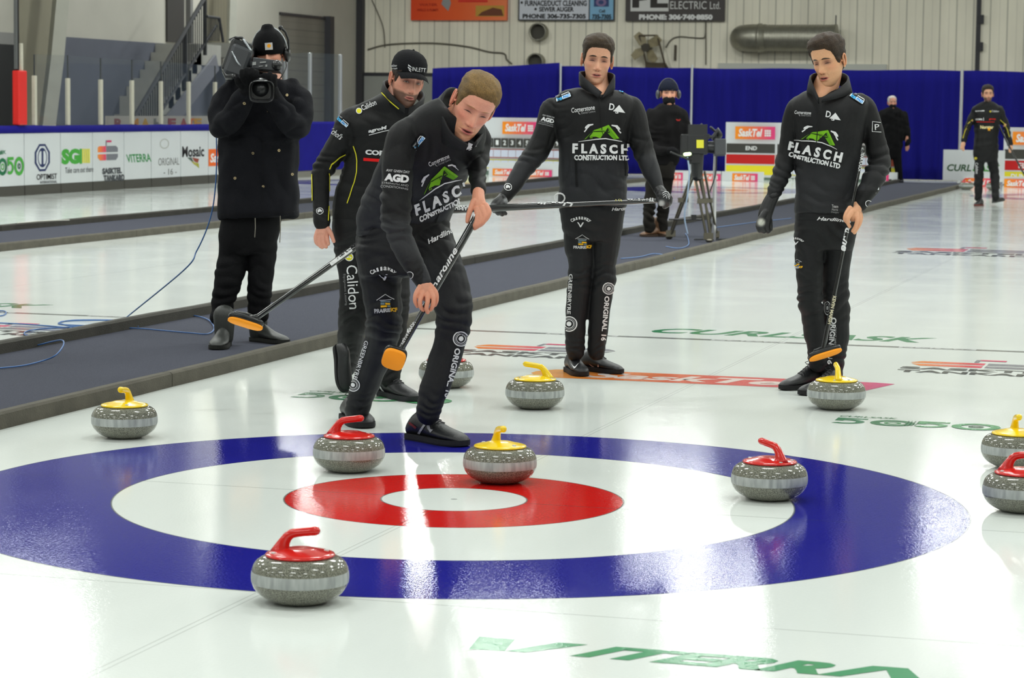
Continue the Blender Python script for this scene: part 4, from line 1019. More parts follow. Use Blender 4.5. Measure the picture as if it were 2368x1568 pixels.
# ---- HEAD
HZ = [(-.122, .012, .062, .030, .052), (-.116, .026, .078, .022, .045), (-.105, .037, .085, .008, .035), (-.090, .046, .087, -.010, .025), (-.070, .0540, .085, -.035, .015), (-.045, .0605, .083, -.060, .005), (-.020, .0665, .082, -.080, 0), (0, .0700, .081, -.090, -.003),
      (.020, .0715, .082, -.096, -.005), (.040, .0735, .090, -.100, -.006), (.065, .0745, .090, -.100, -.008), (.085, .071, .083, -.094, -.01), (.103, .061, .068, -.078, -.012), (.116, .045, .046, -.058, -.014), (.124, .026, .022, -.036, -.014), (.1275, .006, -.008, -.016, -.012)]
def head_mesh(opt):
    zs = np.concatenate([np.linspace(-.122, -.1, 9)[:-1], np.linspace(-.1, .045, 92)[:-1], np.linspace(.045, .1275, 26)])
    tab = np.array(HZ); n = 132
    jaw = opt.get('jaw', 1.0); V_ = []; 
    for z in zs:
        w_, yf, yb, yc = (np.interp(z, tab[:, 0], tab[:, j]) for j in (1, 2, 3, 4))
        if z < -.02: w_ *= 1 + (jaw - 1) * min(1, (-.02 - z) / .05)
        for k in range(n):
            t = 2 * PI * k / n; c, s = math.cos(t), math.sin(t); e = 2.25
            x = w_ * math.copysign(abs(c) ** (2 / e), c); yy = (yf - yc) if s > 0 else (yc - yb)
            V_.append((x, yc + yy * math.copysign(abs(s) ** (2 / e), s), z, s))
    A = np.array(V_); x, y, z, s = A.T.copy(); ax = np.abs(x); wf = np.clip(s * 2.2, 0, 1) * np.clip((s - .05) * 6, 0, 1)
    G = lambda cx, cz, sx, sz: np.exp(-((ax - cx) / sx) ** 2 - ((z - cz) / sz) ** 2)
    nz = np.interp(z, [-.050, -.044, -.038, -.031, -.022, -.005, .012, .024, .034], [0, .007, .022, .0295, .025, .0165, .0085, .003, 0]) * opt.get('nose', 1.0)
    ns = np.interp(z, [-.045, -.03, -.005, .03], [.0105, .0098, .0072, .0085])
    d = nz * np.exp(-(ax / ns) ** 2)
    d += .0085 * G(.0145, -.0375, .0055, .006)                      # nostril wings
    d -= .0120 * G(.029, .011, .0165, .0115)                        # eye sockets
    d += .0066 * G(.031, .0095, .0118, .0082)                       # lids over the eyes
    d += .0062 * G(.026, .0310, .020, .0060)                        # brow ridge
    d += .0045 * G(.045, -.020, .016, .013) - .003 * G(.040, -.055, .012, .016)
    op = opt.get('mouth', .0)
    zu = -.0640 + op * .5; zl = -.0735 - op * .6
    d += .0052 * G(0, zu, .0185, .0042) + .0058 * G(0, zl, .0165, .0048)
    d -= (.0048 + op * .6) * G(0, -.0685, .021, .0016 + op * .35)
    d -= .0035 * G(0, -.0855, .018, .005); d += .0055 * G(0, -.104, .018, .0105); d += .0025 * G(0, -.056, .02, .006)
    d -= .0016 * np.exp(-((ax - (.020 + (-.045 - z) * .35)) / .0028) ** 2) * np.clip((z + .078) / .02, 0, 1) * np.clip((-.030 - z) / .01, 0, 1)  # fold beside the mouth
    y2 = y + d * wf
    sd = .0030 * np.exp(-((z + .012) / .02) ** 2) * np.exp(-((y - .045) / .03) ** 2)
    x2 = x + np.sign(x) * sd
    co = np.stack([x2, y2, z], 1)
    m = len(zs); F_ = [(i * n + k, i * n + (k + 1) % n, (i + 1) * n + (k + 1) % n, (i + 1) * n + k) for i in range(m - 1) for k in range(n)]
    F_ += [tuple(range(n))[::-1], tuple(range((m - 1) * n, m * n))]
    return co, F_, (ax, z, wf, s), n, m
def hairline(ang, opt):
    """z above which hair grows, by the angle round the head (0 = front, pi = back)"""
    hl = opt.get('hairline', .072)
    return np.interp(ang, [0, .45, .75, .95, 1.12, 1.35, 1.6, 1.75, 2.2, PI], [hl, hl - .002, hl - .018, .030, -.004, -.012, .022, -.02, -.055, -.07])
def make_head(fig, u, v, dd, yaw, pitch, roll, opt, targets=None):
    """u,v = centre between the ears. Returns (skin mesh, matrix)"""
    sc = opt.get('scale', 1.0)
    B = Matrix((-RT, -FW, UP)).transposed()
    Rm = B @ Matrix.Rotation(math.radians(roll), 3, V((0, 1, 0))) @ Matrix.Rotation(math.radians(yaw), 3, 'Z') @ Matrix.Rotation(math.radians(pitch), 3, 'X')
    ctr = fig.P(u, v, dd); M4 = Matrix.Translation(ctr) @ (Rm * sc).to_4x4()
    co, F_, (ax, z, wf, s), n, m = head_mesh(opt)
    W_ = np.array(M4)
    tow = lambda q: q @ W_[:3, :3].T + W_[:3, 3]
    sk = np.array(opt.get('skin', (214, 158, 132)), float); N_ = len(co)
    col = np.tile(sk, (N_, 1))
    def blend(mask, c): 
        nonlocal col
        mk = np.clip(mask, 0, 1)[:, None]; col = col * (1 - mk) + np.array(c, float) * mk
    G = lambda cx, cz, sx, sz: np.exp(-((ax - cx) / sx) ** 2 - ((z - cz) / sz) ** 2) * wf
    ruddy = opt.get('ruddy', .2)
    blend(G(.045, -.02, .02, .02) * ruddy + G(0, -.033, .014, .012) * ruddy * 1.1, (206, 104, 84))
    blend(G(.029, .010, .018, .012) * opt.get('socket_shade', .75), (112, 66, 56))  # shade of the deep-set eyes, painted into the skin colour
    lip = np.clip(1.25 - (ax / .024) ** 2 - ((z + .0685) / (.0078 + opt.get('mouth', 0))) ** 2, 0, 1) * wf
    blend(lip * 3 * .5, opt.get('lips', (176, 98, 90)))
    blend(np.clip(1.1 - (ax / .019) ** 2 - ((z + .0685) / (.0016 + opt.get('mouth', 0) * .55)) ** 2, 0, 1) * wf * 2, (62, 26, 24))
    bd = opt.get('beard', 0)
    if bd:
        front_ang = np.arctan2(np.abs(co[:, 0]), co[:, 1])
        jawm = np.clip((-.040 - z - .25 * np.maximum(0, .03 - ax)) / .012, 0, 1) * np.clip((ax - .022 + (-.05 - z) * .9) / .01, 0, 1)
        jawm = np.maximum(jawm, np.clip((-.082 - z) / .006, 0, 1)); must = np.exp(-((z + .055) / .0055) ** 2) * (ax < .03) * wf
        side = np.clip((co[:, 1] - .0) / .02, 0, 1)
        blend(np.maximum(jawm * side, must) * (1 - np.clip(lip * 3, 0, 1)) * bd, opt.get('beardcol', (84, 62, 50)))
    blend(np.clip(1.2 - ((ax - .007) / .0042) ** 2 - ((z + .0455) / .0028) ** 2, 0, 1) * wf * .8, (96, 48, 42))       # nostrils
    hd = opt.get('hair', (60, 44, 34)); 
    ang = np.arctan2(np.abs(co[:, 0]), co[:, 1])
    if not opt.get('bald'):
        hm = np.clip((z - hairline(ang, opt)) / .006, 0, 1); blend(hm * .95, hd)
    blend(np.clip(1.2 - ((ax - .031) / .0145) ** 2 - ((z - .0052 + .25 * (ax - .031) ** 2 * 60) / .0021) ** 2, 0, 1) * wf * 1.4 * opt.get('lash', 1), (44, 26, 22))
    brow = np.clip(1.25 - ((ax - .030) / .0185) ** 2 - ((z - .0305 - opt.get('browlift', .0) + 14 * (ax - .026) ** 2) / (.0044 - .04 * np.maximum(ax - .03, 0))) ** 2, 0, 1) * wf
    blend(brow * 2 * opt.get('browk', .9), opt.get('brow', hd))
    w0 = tow(co); mb = MB(); lin = np.where(col / 255 <= .04045, col / 255 / 12.92, ((col / 255 + .055) / 1.055) ** 2.4)
    mb.v = [V(p) for p in w0]; mb.f = [list(f) for f in F_]; mb.c = [tuple(c) + (1,) for c in lin]
    sklin = tuple(srgb(tuple(sk / 255))) + (1,); red = tuple(srgb((min(1, sk[0] / 255 * .98), sk[1] / 255 * .90, sk[2] / 255 * .88))) + (1,)
    # ears
    for sx in (-1, 1):
        o = V((sx * .0695, -.008, -.004)); out_ = V((sx * .86, -.5, .06)).normalized(); upv = V((0, -.12, .99)); fw_ = V((sx * .3, .95, .1)).normalized()
        E = []
        for k in range(15):
            t = math.radians(-65 + 300 * k / 14); rr = 1 if k < 11 else 1 - .12 * (k - 10) / 4
            E.append((o - fw_ * (.0135 * math.cos(t + .2) * rr) + upv * (.031 * math.sin(t + .35) * rr - (.002 if math.sin(t) < 0 else 0)) + out_ * (.012 + .006 * max(0, math.cos(t)))))
        mb.rtube([M4 @ p for p in E], [.0038 * sc] * 15, 8, red)
        mb.sphere(M4 @ (o + out_ * .008), (.0065 * sc, .0150 * sc, .0285 * sc), 14, sklin, (M4.to_3x3() * (1 / sc)) @ Matrix.Rotation(-sx * .5, 3, 'Z'))
        mb.rtube([M4 @ (o + upv * .0 + fw_ * .012), M4 @ (o + out_ * .009 + fw_ * .004 - upv * .002)], [.005 * sc, .004 * sc], 8, red)
        mb.sphere(M4 @ (o + out_ * .010 - upv * .029 + fw_ * .004), (.0055 * sc, .0065 * sc, .008 * sc), 10, sklin, M4.to_3x3() * (1 / sc))
    head = mb
    # hair shell
    hair = None
    if not opt.get('bald'):
        no = np.stack([co[:, 0] / .075 ** 2, (co[:, 1] + .01) / .1 ** 2, (co[:, 2] - .02) / .11 ** 2], 1); no /= np.linalg.norm(no, axis=1)[:, None]
        hl = hairline(ang, opt); mask = np.clip((z - hl) / .013, -1, 1)
        top = np.clip((z - .045) / .07, 0, 1); frontb = np.clip(co[:, 1] / .08, 0, 1)
        th = opt.get('hair_side', .004) * (1 - top) + opt.get('hair_top', .016) * top + opt.get('quiff', .006) * top * frontb
        rg = np.random.RandomState(5); nv = np.zeros(N_)
        for k in range(5):
            w_ = rg.normal(size=3) * np.array([1, .35, .5]); nv += np.sin(co @ w_ * 190 + rg.uniform(0, 6)) / 5
        mp_ = np.clip(mask, 0, 1)
        tk = np.where(mask > 0, th * (mp_ ** .7) * (1 + .16 * nv) + .0006 * mp_, .004 * mask) + .0014 * nv * (mask > -.5)
        hco = tow(co + no * tk[:, None]); keep = mask > -.95
        hb = MB(); hb.v = [V(p) for p in hco]
        hv = np.array(hd, float)[None, :] * (1 + .22 * nv[:, None] + .22 * top[:, None] * opt.get('hair_hi', 1)); hlin = np.where(hv / 255 <= .04045, hv / 255 / 12.92, ((hv / 255 + .055) / 1.055) ** 2.4)
        hb.c = [tuple(c) + (1,) for c in hlin]
        hb.f = [list(f) for f in F_[:-2] if all(keep[i] for i in f)] + [list(F_[-1])]
        hair = hb
    ctx = dict(M=M4, tree=BVHTree.FromPolygons([tuple(p) for p in co], [tuple(f) for f in F_]), sc=sc)
    return head, hair, ctx
def face_patch(name, items, ctx, parent, m, lift=.0009, depth=.2, label=None):
    """small shapes laid on the face, in head coordinates (x, z)"""
    out = MB()
    for kk, (P, F_, Cc) in enumerate(items):
        b = len(out.v)
        for (x, z), c in zip(P, Cc):
            h = ctx['tree'].ray_cast(V((x, .3, z)), V((0, -1, 0))); q = h[0] if h[0] is not None else V((x, .08, z))
            out.v.append(ctx['M'] @ (q + V((0, lift + kk * .0003, 0)))); out.c.append(c)
        for f in F_: out.f.append([b + i for i in f])
    o = out.build(name, m, parent, recalc=False)
    if label: o['label'] = label
    return o
def slim(c, k): return [c[0][:2] + (c[0][2] * (k + 1) / 2, c[0][3])] + [(a[0], a[1], a[2] * k, a[3]) for a in c[1:]]
M_EYE = mat('eye', attr=True, rough=.15, spec=.5)
M_TEETH = mat('teeth', rgb(226, 218, 204), .3)
def almond(cx, cz, w_, h, col, n=9, sag=0.0):
    P = [(cx - w_ + 2 * w_ * i / n, cz + h * math.sin(PI * i / n) - sag * math.sin(PI * i / n)) for i in range(n + 1)] + [(cx + w_ - 2 * w_ * i / n, cz - h * .8 * math.sin(PI * i / n) - sag * math.sin(PI * i / n)) for i in range(1, n)]
    m = len(P); ctr = (cx, cz - sag * .6); return (P + [ctr], [(i, (i + 1) % m, m) for i in range(m)], [col] * (m + 1))
def eyes(ctx, parent, opening=.0022, look=0.0, iris=rgb(70, 60, 50)):
    for sx in (-1, 1):
        it = [almond(sx * .031, .0045, .0125, opening + .0012, rgb(50, 30, 26)), almond(sx * .031, .0042, .0112, opening, rgb(205, 196, 190)), almond(sx * .031 + look, .0042, .0042, opening, iris)]
        face_patch('eye', it, ctx, parent, M_EYE)
def teeth(ctx, parent, zc=-.0665, w_=.009, h=.0018):
    face_patch('teeth', [almond(0, zc, w_, h, rgb(226, 218, 204))], ctx, parent, M_TEETH, lift=.0006)

def finish_person(fig, head, hair, flesh, voxel=.004, skin=(214, 158, 132), extra=None):
    """flesh: MB of neck, arms, hands (closed shells) -> remeshed and joined with the head into ONE body mesh"""
    mb = MB()
    for fl, vx, it in [(flesh, voxel, 2)] + [(h, .0021, 1) for h in (extra or [])]:
        me = fuse(fl, 'body', vx, it)
        if vx < .003: wrinkle(me, fig.k, [], .0004, 5)
        paint(me, const(*skin)); co = coords(me); b = len(mb.v); mb.v += [V(p) for p in co]; mb.f += [[b + i for i in p.vertices] for p in me.polygons]
        a = np.ones(len(co) * 4, dtype=np.float32); me.color_attributes['Col'].data.foreach_get('color', a); mb.c += [tuple(c) for c in a.reshape(-1, 4)]
    if head:
        b = len(mb.v); mb.v += head.v; mb.c += head.c; mb.f += [[b + i for i in f] for f in head.f]
    body = mb.build('body', M_SKIN, fig.root, smooth=True)
    if hair: hair.build('hair', M_HAIR, fig.root, smooth=True)
    return body

def gshoe(root, toe_uv, du, dd, L=.29, **k):
    """shoe by its toe on the ice; du, dd = heading of the heel from the toe (picture right, away from the camera)"""
    toe = on_z(*toe_uv); fh = V((FW.x, FW.y, 0)).normalized(); rh = V((RT.x, RT.y, 0)).normalized(); d = (rh * du + fh * dd).normalized()
    return shoe(root, toe + d * L, toe, **k)
# ---- collar: a stand-up band round the neck, open in front
def collar(fig, pts, h, thick, parent, col, name='collar', m=None):
    """pts: (u, v, dd, u_top, v_top, dd_top) going round the neck from the front opening, behind, and back"""
    q = spline(pts, 5); mb = MB(); R_ = []; ctr = fig.P(*(np.mean([(p[0], p[1], p[2]) for p in pts], axis=0)))
    for a in q:
        lo = fig.P(a[0], a[1], a[2]); hi = fig.P(a[3], a[4], a[5]); up_ = (hi - lo).normalized(); o = (lo - ctr); o = (o - up_ * o.dot(up_)); o = o.normalized() * thick / 2
        R_.append([lo + o * 1.2, lo.lerp(hi, .5) + o * 1.3, hi + o, hi + up_ * thick * .35, hi - o, lo - o * 1.2])
    mb.rings(R_, col=col); o = mb.build(name, m or M_CLOTH, parent, smooth=True); return o

# ---- SHOE
def shoe(fig_root, heel, toe, style='black', lab=None, tilt=0.0, up_h=1.0, swoosh=None, width=1.0, col=(26, 27, 30), solecol=(34, 35, 38), boot=0.0, laces=True, name='shoe', nlogo=False):
    heel = V(heel); toe = V(toe); d = (toe - heel); L = d.length; d.normalize()
    side = V((0, 0, 1)).cross(d).normalized(); upv = d.cross(side)
    W = .98 * width * L / .30
    prof = [(0.0, .018, .035), (.03, .029, .062), (.10, .034, .082), (.20, .035, .096), (.30, .036, .094), (.40, .039, .082), (.50, .043, .068), (.62, .047, .056), (.75, .048, .048), (.86, .043, .042), (.94, .033, .034), (.985, .019, .024), (1.0, .006, .016)]
    mb = MB(); R_ = []; n = 18
    for t, w_, h in spline(prof, 3):
        h *= up_h; c = heel + d * (t * L); ring = []
        tb = .022 if t < .96 else .016
        for k in range(n):
            a = 2 * PI * k / n; x = math.cos(a); y = math.sin(a)
            zz = tb - .006 + (h - tb + .006) * (.5 + .5 * y); xx = w_ * W * x * (1.0 - .22 * max(0, y) * (1 if t < .5 else .6))
            ring.append(c + side * xx + upv * zz)
        R_.append(ring)
    mb.rings(R_, col=rgb(*col))
    if boot:
        c = heel + d * (.16 * L); mb.rtube([c + upv * .05, c + upv * (boot * .5), c + upv * boot - d * .005], [.047 * W, .05 * W, .056 * W], 16, rgb(*col))
    top = mb.build(name, M_LEATHER, fig_root, smooth=True)
    if lab: top['label'] = lab
    mb = MB(); R_ = []
    for t, w_, h in spline(prof, 3):
        c = heel + d * ((t * 1.012 - .006) * L); ww = (w_ + .0035) * W; lift_ = .0 if t < .8 else (t - .8) * .03; wd = .96
        R_.append([c + side * ww * wd + upv * lift_, c + side * ww + upv * (lift_ + .008), c + side * ww * .98 + upv * (.026 + lift_ * .4), c - side * ww * .98 + upv * (.026 + lift_ * .4), c - side * ww + upv * (lift_ + .008), c - side * ww * wd + upv * lift_])
    mb.rings(R_, col=rgb(*solecol)); mb.build('sole', M_SOLE, top, smooth=False)
    if laces:
        mb = MB()
        for i in range(5):
            t = .30 + .06 * i; h = np.interp(t, [p[0] for p in prof], [p[2] for p in prof]) * up_h; c = heel + d * (t * L) + upv * (h + .003)
            mb.rtube([c + side * .020 * W - upv * .006 + d * .003, c + upv * .003, c - side * .020 * W - upv * .006 - d * .003], .0026, 6, rgb(60, 60, 62))
        c = heel + d * (.27 * L) + upv * (.100 * up_h)
        for sg in (-1, 1): mb.rtube([c, c + side * sg * .018 + upv * .012, c + side * sg * .034 + upv * .004 + d * .01, c + side * sg * .02 - upv * .004 + d * .012, c], .002, 6, rgb(20, 20, 22))
        mb.build('laces', M_SOLE, top, smooth=True)
    return top
def broom_parts(root, a, b, r0, r1, name='handle', m=None):
    mb = MB(); a = V(a); b = V(b); mb.rtube([a, a.lerp(b, .3), a.lerp(b, .6), b], [r0, r0, (r0 + r1) / 2, r1], 16); return mb.build(name, m or M_CARBON, root, smooth=True)
M_CARBON = mat('gloss_carbon_tube', rgb(16, 17, 19), .18, spec=.6, coat=.5)
M_PAD = mat('orange_broom_fabric', rgb(255, 158, 20), .75)
# ================================================================== PRINTS
LBL = rgb(60, 160, 220); BTEAM = rgb(30, 30, 33)
PW = rgb(226, 226, 228)
def icepad(outline=True):
    it = [PLY([(0, 4), (3, 1), (33, 1), (37, 5), (37, 12), (33, 15), (4, 15), (0, 11)], rgb(20, 20, 22))] if outline else []
    return it + [T('ice', 2, 2.2, 15, 10, rgb(70, 170, 226), .05, .2), PLY([(1.6, 2.2), (3.6, 2.2), (4.4, 8), (2.4, 8)], PW), RC(15.5, 2.5, 33, 9.2, rgb(216, 232, 246)), T('PAD', 17, 3.4, 31.5, 8.4, rgb(70, 150, 220), .06, .15), STK([(16, 11.6), (31, 12.2), (32, 9.4)], 1.4, PW), T('DYNASTY', 3, 11, 13, 13.4, PW, .0)]
def house():
    g1 = rgb(122, 184, 38); g2 = rgb(98, 160, 30); dk = rgb(30, 40, 26)
    it = [PLY([(0, 0), (22, 20), (54, 20), (62, 12), (72, 2), (84, 4), (60, 34), (26, 24)], g2),
          PLY([(2, 0), (20, 19), (50, 19), (40, 4), (30, 8), (14, 7)], g1), PLY([(22, 21), (56, 35), (60, 31), (50, 20)], g1), PLY([(56, 36), (60, 36), (84, 5), (79, 4)], g1), PLY([(20, 19), (23, 19), (12, 4), (6, 2)], dk),
          PLY([(52, 22), (57, 30), (63, 18), (54, 17)], dk), RC(55, 20, 57, 22, g1), RC(58.2, 20, 60, 22, g1), RC(16, 4, 18.4, 6.4, g1), RC(19.4, 4, 21.8, 6.4, g1), STK([(24, 20), (36, 21), (50, 22)], 1.2, dk), STK([(44, 20), (48, 4)], 1.1, dk)]
    it += [STK([(-11, -5), (6, -2), (30, 2), (52, 4), (76, 0), (90, -4)], [.8, 1.8, 2.4, 2.4, 1.8, .8], PW)]
    ham = lambda: [STK([(-1, 19), (4, 25), (7, 30)], 3.0, PW), PLY([(1, 31), (8, 37), (20, 38), (20, 35.5), (12, 32.6), (9, 28.5), (4, 27), (0, 27)], PW)]
    it += xf(ham(), 1, 1, 3, 0)
    it += xf(ham(), -1, 1, 86, -1)
    return it
def flasch(full=True):
    it = house() + [T('F L A S C H', -24, -33, 106, -9, PW, .05), T('CONSTRUCTION LTD', -20, -48, 106, -36, PW, .05)]
    return it
def dflash():
    return [T('D', 0, 4, 12, 19, PW, .02), PLY([(10, 2), (22, 18), (38, 2)], PW), T('S', 15, -2, 23, 6, PW, .03)]
def cornerst():
    return [T('Cornerstone', 0, 4, 54, 15, PW, .01, .15), T('Dental Centre', 22, -2, 54, 3, rgb(170, 170, 172), -.005), STK([(15, 5), (16, 0), (19, -2)], 1, PW)]
def callaway():
    it = []
    w_ = 'Callaway'
    for i, ch in enumerate(w_):
        a = math.radians(50 - i * 100 / 7); x, y = 27 * math.sin(-a), 27 * math.cos(a)
        wd = 3.8 if ch in 'l' else 6.5
        hh = 9 if ch in 'C' else 7.5
        it += xf([T(ch, -wd / 2, 0, wd / 2, hh, PW, .02)], 1, 1, x, y * .72 - 9, a * .8)
    it += [PLY([(-9, 3), (-1, -11), (1.5, -11), (1, -6), (-5.5, 3)], PW), PLY([(1.5, -11), (9, 3), (5.5, 3), (0, -6)], PW)]
    return it
def prairie():
    gr = rgb(196, 196, 198); ye = rgb(240, 182, 40)
    return [STK([(4, 22), (20, 32), (36, 22)], 1.4, gr), STK([(9, 22), (31, 22)], 1.2, gr), RC(11, 17, 29, 20, rgb(110, 130, 140)), RC(11, 12.4, 18, 16, rgb(110, 130, 140)), RC(19, 12.4, 29, 16, ye), RC(11, 8, 22, 11.4, ye), RC(23, 8, 29, 11.4, rgb(110, 130, 140)), T('PRAIRIE', 0, -1, 28, 6, gr, .04), T('ICF', 28.6, -.4, 40, 7.4, ye, .06)]
def hardline(l=66, h=13): return [T('Hardline', 0, 0, l, h, PW, .02, .35)]
def roundel(r=11):
    return [RNG(0, 0, r * .86, r, PW), RNG(0, 0, r * .50, r * .58, PW), DSC(0, 0, r * .3, PW), RNG(0, 0, r * .66, r * .76, rgb(150, 150, 152), 30)]
def agd():
    return [T('ANY GIVEN DAY', 2, 30, 54, 36, PW, .0), T('AGD', 0, 8, 54, 26, PW, .06), T('STRENGTH AND', -4, 0, 54, 5, rgb(170, 170, 172), 0), T('CONDITIONING', -6, -8, 54, -3, rgb(170, 170, 172), 0)]
def cuffmark(r=8.5): return [RNG(0, 0, r * .84, r, PW, 24), PLY([(-4, 3), (0, 5), (5, 1), (3, -4), (1, -1), (-3, -4), (-5, -1)], PW)]

def flasch_col(split, soft, arm_uv=None):
    """black yoke turning charcoal below the row split"""
    def f(u, v, co):
        t = np.clip((v - split) / soft, 0, 1)
        return mixc(t, (33, 33, 36), (62, 64, 70))
    return f
SKIN_M = (222, 168, 132)

# ================================================================== PLAYER HOLDING THE BROOM CROSSWISE
f = Fig(13.22, 'person in black jacket and trousers standing upright with a broom held crosswise in gloved hands', on_z(1372, 862), 866)
A = MB()
f.torso(A, [(1342, 203, 1420, 210, .03, .045), (1310, 208, 1444, 215, .015, .075), (1282, 224, 1466, 230, .0, .11), (1272, 250, 1470, 255, .0, .14), (1278, 290, 1460, 293, .0, .145), (1288, 330, 1452, 332, .0, .14), (1291, 380, 1451, 380, .0, .135), (1292, 430, 1450, 430, .0, .135), (1290, 462, 1450, 462, .0, .135), (1292, 480, 1448, 480, 0, .13)])
f.limb(A, [(1290, 244, 22, 0), (1274, 258, 28, 0), (1264, 300, 28, -.01), (1247, 340, 28, -.02), (1232, 364, 26, -.04), (1208, 396, 23, -.10), (1186, 430, 19, -.16), (1174, 448, 17, -.19), (1168, 455, 16.5, -.2)])
f.limb(A, [(1450, 240, 22, 0), (1465, 255, 27, 0), (1474, 300, 27, -.01), (1485, 340, 26, -.02), (1493, 364, 24.5, -.04), (1506, 396, 20.5, -.10), (1518, 424, 16, -.15), (1523, 436, 15, -.17)])
me = fuse(A, 'jacket', .006, 5)
wrinkle(me, f.k, [(1232, 366, 34, .006, 35, 15), (1490, 362, 34, .006, -60, 15), (1380, 450, 70, .005, 8, 22), (1300, 400, 60, .004, -60, 24), (1430, 420, 60, .004, 40, 24), (1290, 310, 40, .004, -50, 20), (1450, 320, 40, .004, 50, 20), (1280, 235, 30, .003, 20, 14)], .0022, 3)
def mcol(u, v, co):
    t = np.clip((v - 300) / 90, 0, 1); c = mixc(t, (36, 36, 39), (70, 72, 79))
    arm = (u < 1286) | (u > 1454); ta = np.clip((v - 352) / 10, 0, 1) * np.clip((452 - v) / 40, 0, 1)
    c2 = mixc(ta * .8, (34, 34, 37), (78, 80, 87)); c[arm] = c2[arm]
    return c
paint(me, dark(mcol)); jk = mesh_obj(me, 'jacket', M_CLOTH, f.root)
collar(f, [(1383, 226, -.135, 1391, 214, -.12), (1366, 214, -.12, 1356, 184, -.10), (1345, 200, -.06, 1342, 170, -.06), (1345, 190, .02, 1346, 166, .02), (1380, 192, .085, 1380, 166, .09), (1414, 196, .02, 1414, 170, .02), (1419, 206, -.06, 1420, 178, -.06), (1406, 218, -.12, 1410, 194, -.10), (1390, 228, -.135, 1398, 216, -.12)], .05, .011, jk, rgb(30, 30, 33))
mb = MB(); mb.rtube([f.P(1386, 228, -.148), f.P(1389, 262, -.150), f.P(1392, 300, -.152)], .0022, 6, rgb(16, 16, 18)); mb.build('zip', M_CLOTH, jk)
for u0, v0, u1, v1 in ((1331, 366, 1334, 432), (1446, 356, 1449, 416)):
    print_on('pocket_zip', [STK([(0, 0), (u1 - u0, -(v1 - v0))], 5, rgb(20, 20, 22))], u0, v0, jk, jk)
print_on('chest_print', flasch(), 1349, 323, jk, jk, -1.0, .97)
print_on('chest_print', dflash(), 1407, 258, jk, jk, -8)
print_on('chest_print', cornerst(), 1323, 265, jk, jk, 8)
print_on('shoulder_print', icepad(), 1287, 239, jk, jk, 20, 1.12)
print_on('shoulder_print', icepad(), 1425, 213, jk, jk, -16, 1.1)
print_on('sleeve_print', agd(), 1250, 283, jk, jk, -14, .55)
print_on('cuff_print', cuffmark(), 1175, 433, jk, jk)
B = MB()
f.torso(B, [(1300, 462, 1440, 462, .01, .115), (1293, 484, 1445, 484, .01, .12), (1298, 520, 1440, 520, .01, .12), (1304, 560, 1434, 560, .01, .10)])
f.limb(B, [(1334, 520, 35, .0), (1339, 570, 33, -.01), (1343, 610, 29, -.015), (1340, 645, 27, -.02), (1335, 690, 26.5, .0), (1332, 740, 24.5, .01), (1330, 790, 22.5, .01), (1330, 815, 21, .01)])
f.limb(B, [(1404, 520, 35, .0), (1400, 570, 33, .0), (1396, 615, 29, .0), (1397, 645, 28, -.01), (1390, 690, 26, .01), (1385, 740, 24.5, .02), (1381, 790, 22, .03), (1379, 816, 20, .03)])
me = fuse(B, 'trousers', .006, 5)
wrinkle(me, f.k, [(1338, 640, 36, .006, 18, 14), (1398, 636, 36, .006, -18, 14), (1366, 500, 60, .004, 5, 20), (1330, 805, 26, .004, 8, 11), (1382, 805, 26, .004, -8, 11), (1340, 560, 50, .003, 70, 22)], .002, 5)
paint(me, dark(const(46, 47, 52))); tr = mesh_obj(me, 'trousers', M_CLOTH, f.root)
print_on('leg_print', callaway(), 1343, 516, tr, tr, -2, .85)
print_on('leg_print', prairie(), 1327, 574, tr, tr, 0, .98)
print_on('leg_print', hardline(46, 8), 1414, 488, tr, tr, 3)
print_on('leg_print', [T('ORIGINAL 16', 0, 0, 104, 11, PW, .03)], 1398, 684, tr, tr, -95)
print_on('leg_print', roundel(14), 1407, 667, tr, tr)
print_on('leg_print', [T('GREENBRYRE', 0, 0, 92, 8, PW, .01)], 1317, 634, tr, tr, -93)
print_on('leg_print', roundel(20), 1317, 749, tr, tr, 0, .9)
# shoes
s1 = gshoe(f.root, (1349, 872), -.25, .97, up_h=1.25, lab='black trainer with a white tick mark', solecol=(30, 30, 32))
s2 = gshoe(f.root, (1438, 866), -.72, .69, up_h=1.2, solecol=(26, 26, 28), lab='black trainer turned outward with a pink tick mark')
print_on('shoe_mark', [PLY([(0, 8), (7, -4), (10, -3), (18, 9), (9, 0), (6, 1)], PW)], 1321, 849, s1, s1)
print_on('shoe_mark', [PLY([(0, 10), (14, 2), (20, 0), (22, 8), (24, 0), (20, -6), (14, -4)], rgb(224, 180, 170))], 1362, 850, s2, s2)
# flesh: neck, arms, head
H = MB()
f.limb(H, [(1380, 150, 26, .06), (1379, 180, 27, .05), (1381, 205, 28, .01), (1385, 222, 22, -.055), (1385, 236, 16, -.06)])
f.torso(H, [(1310, 225, 1440, 228, 0, .07), (1305, 300, 1440, 300, 0, .10), (1310, 400, 1435, 400, 0, .10), (1315, 480, 1425, 480, 0, .09)])
f.limb(H, [(1300, 250, 17, 0), (1264, 300, 17, -.01), (1234, 360, 16, -.04), (1186, 430, 12, -.16), (1160, 462, 11, -.21)])
f.limb(H, [(1450, 250, 17, 0), (1474, 300, 17, -.01), (1493, 362, 16, -.04), (1518, 424, 11, -.15), (1531, 455, 10, -.19)])
head, hair, ctx = make_head(f, 1381, 140, .0, 3, -12, -6, dict(skin=(224, 168, 138), hair=(58, 46, 34), hairline=.076, hair_top=.017, hair_side=.006, nose=1.0, mouth=.0025, lash=1, scale=1.01, jaw=1.0, beard=.12, beardcol=(150, 108, 84), lips=(190, 112, 104)))
finish_person(f, head, hair, H, .005, (216, 160, 130))
teeth(ctx, f.root)
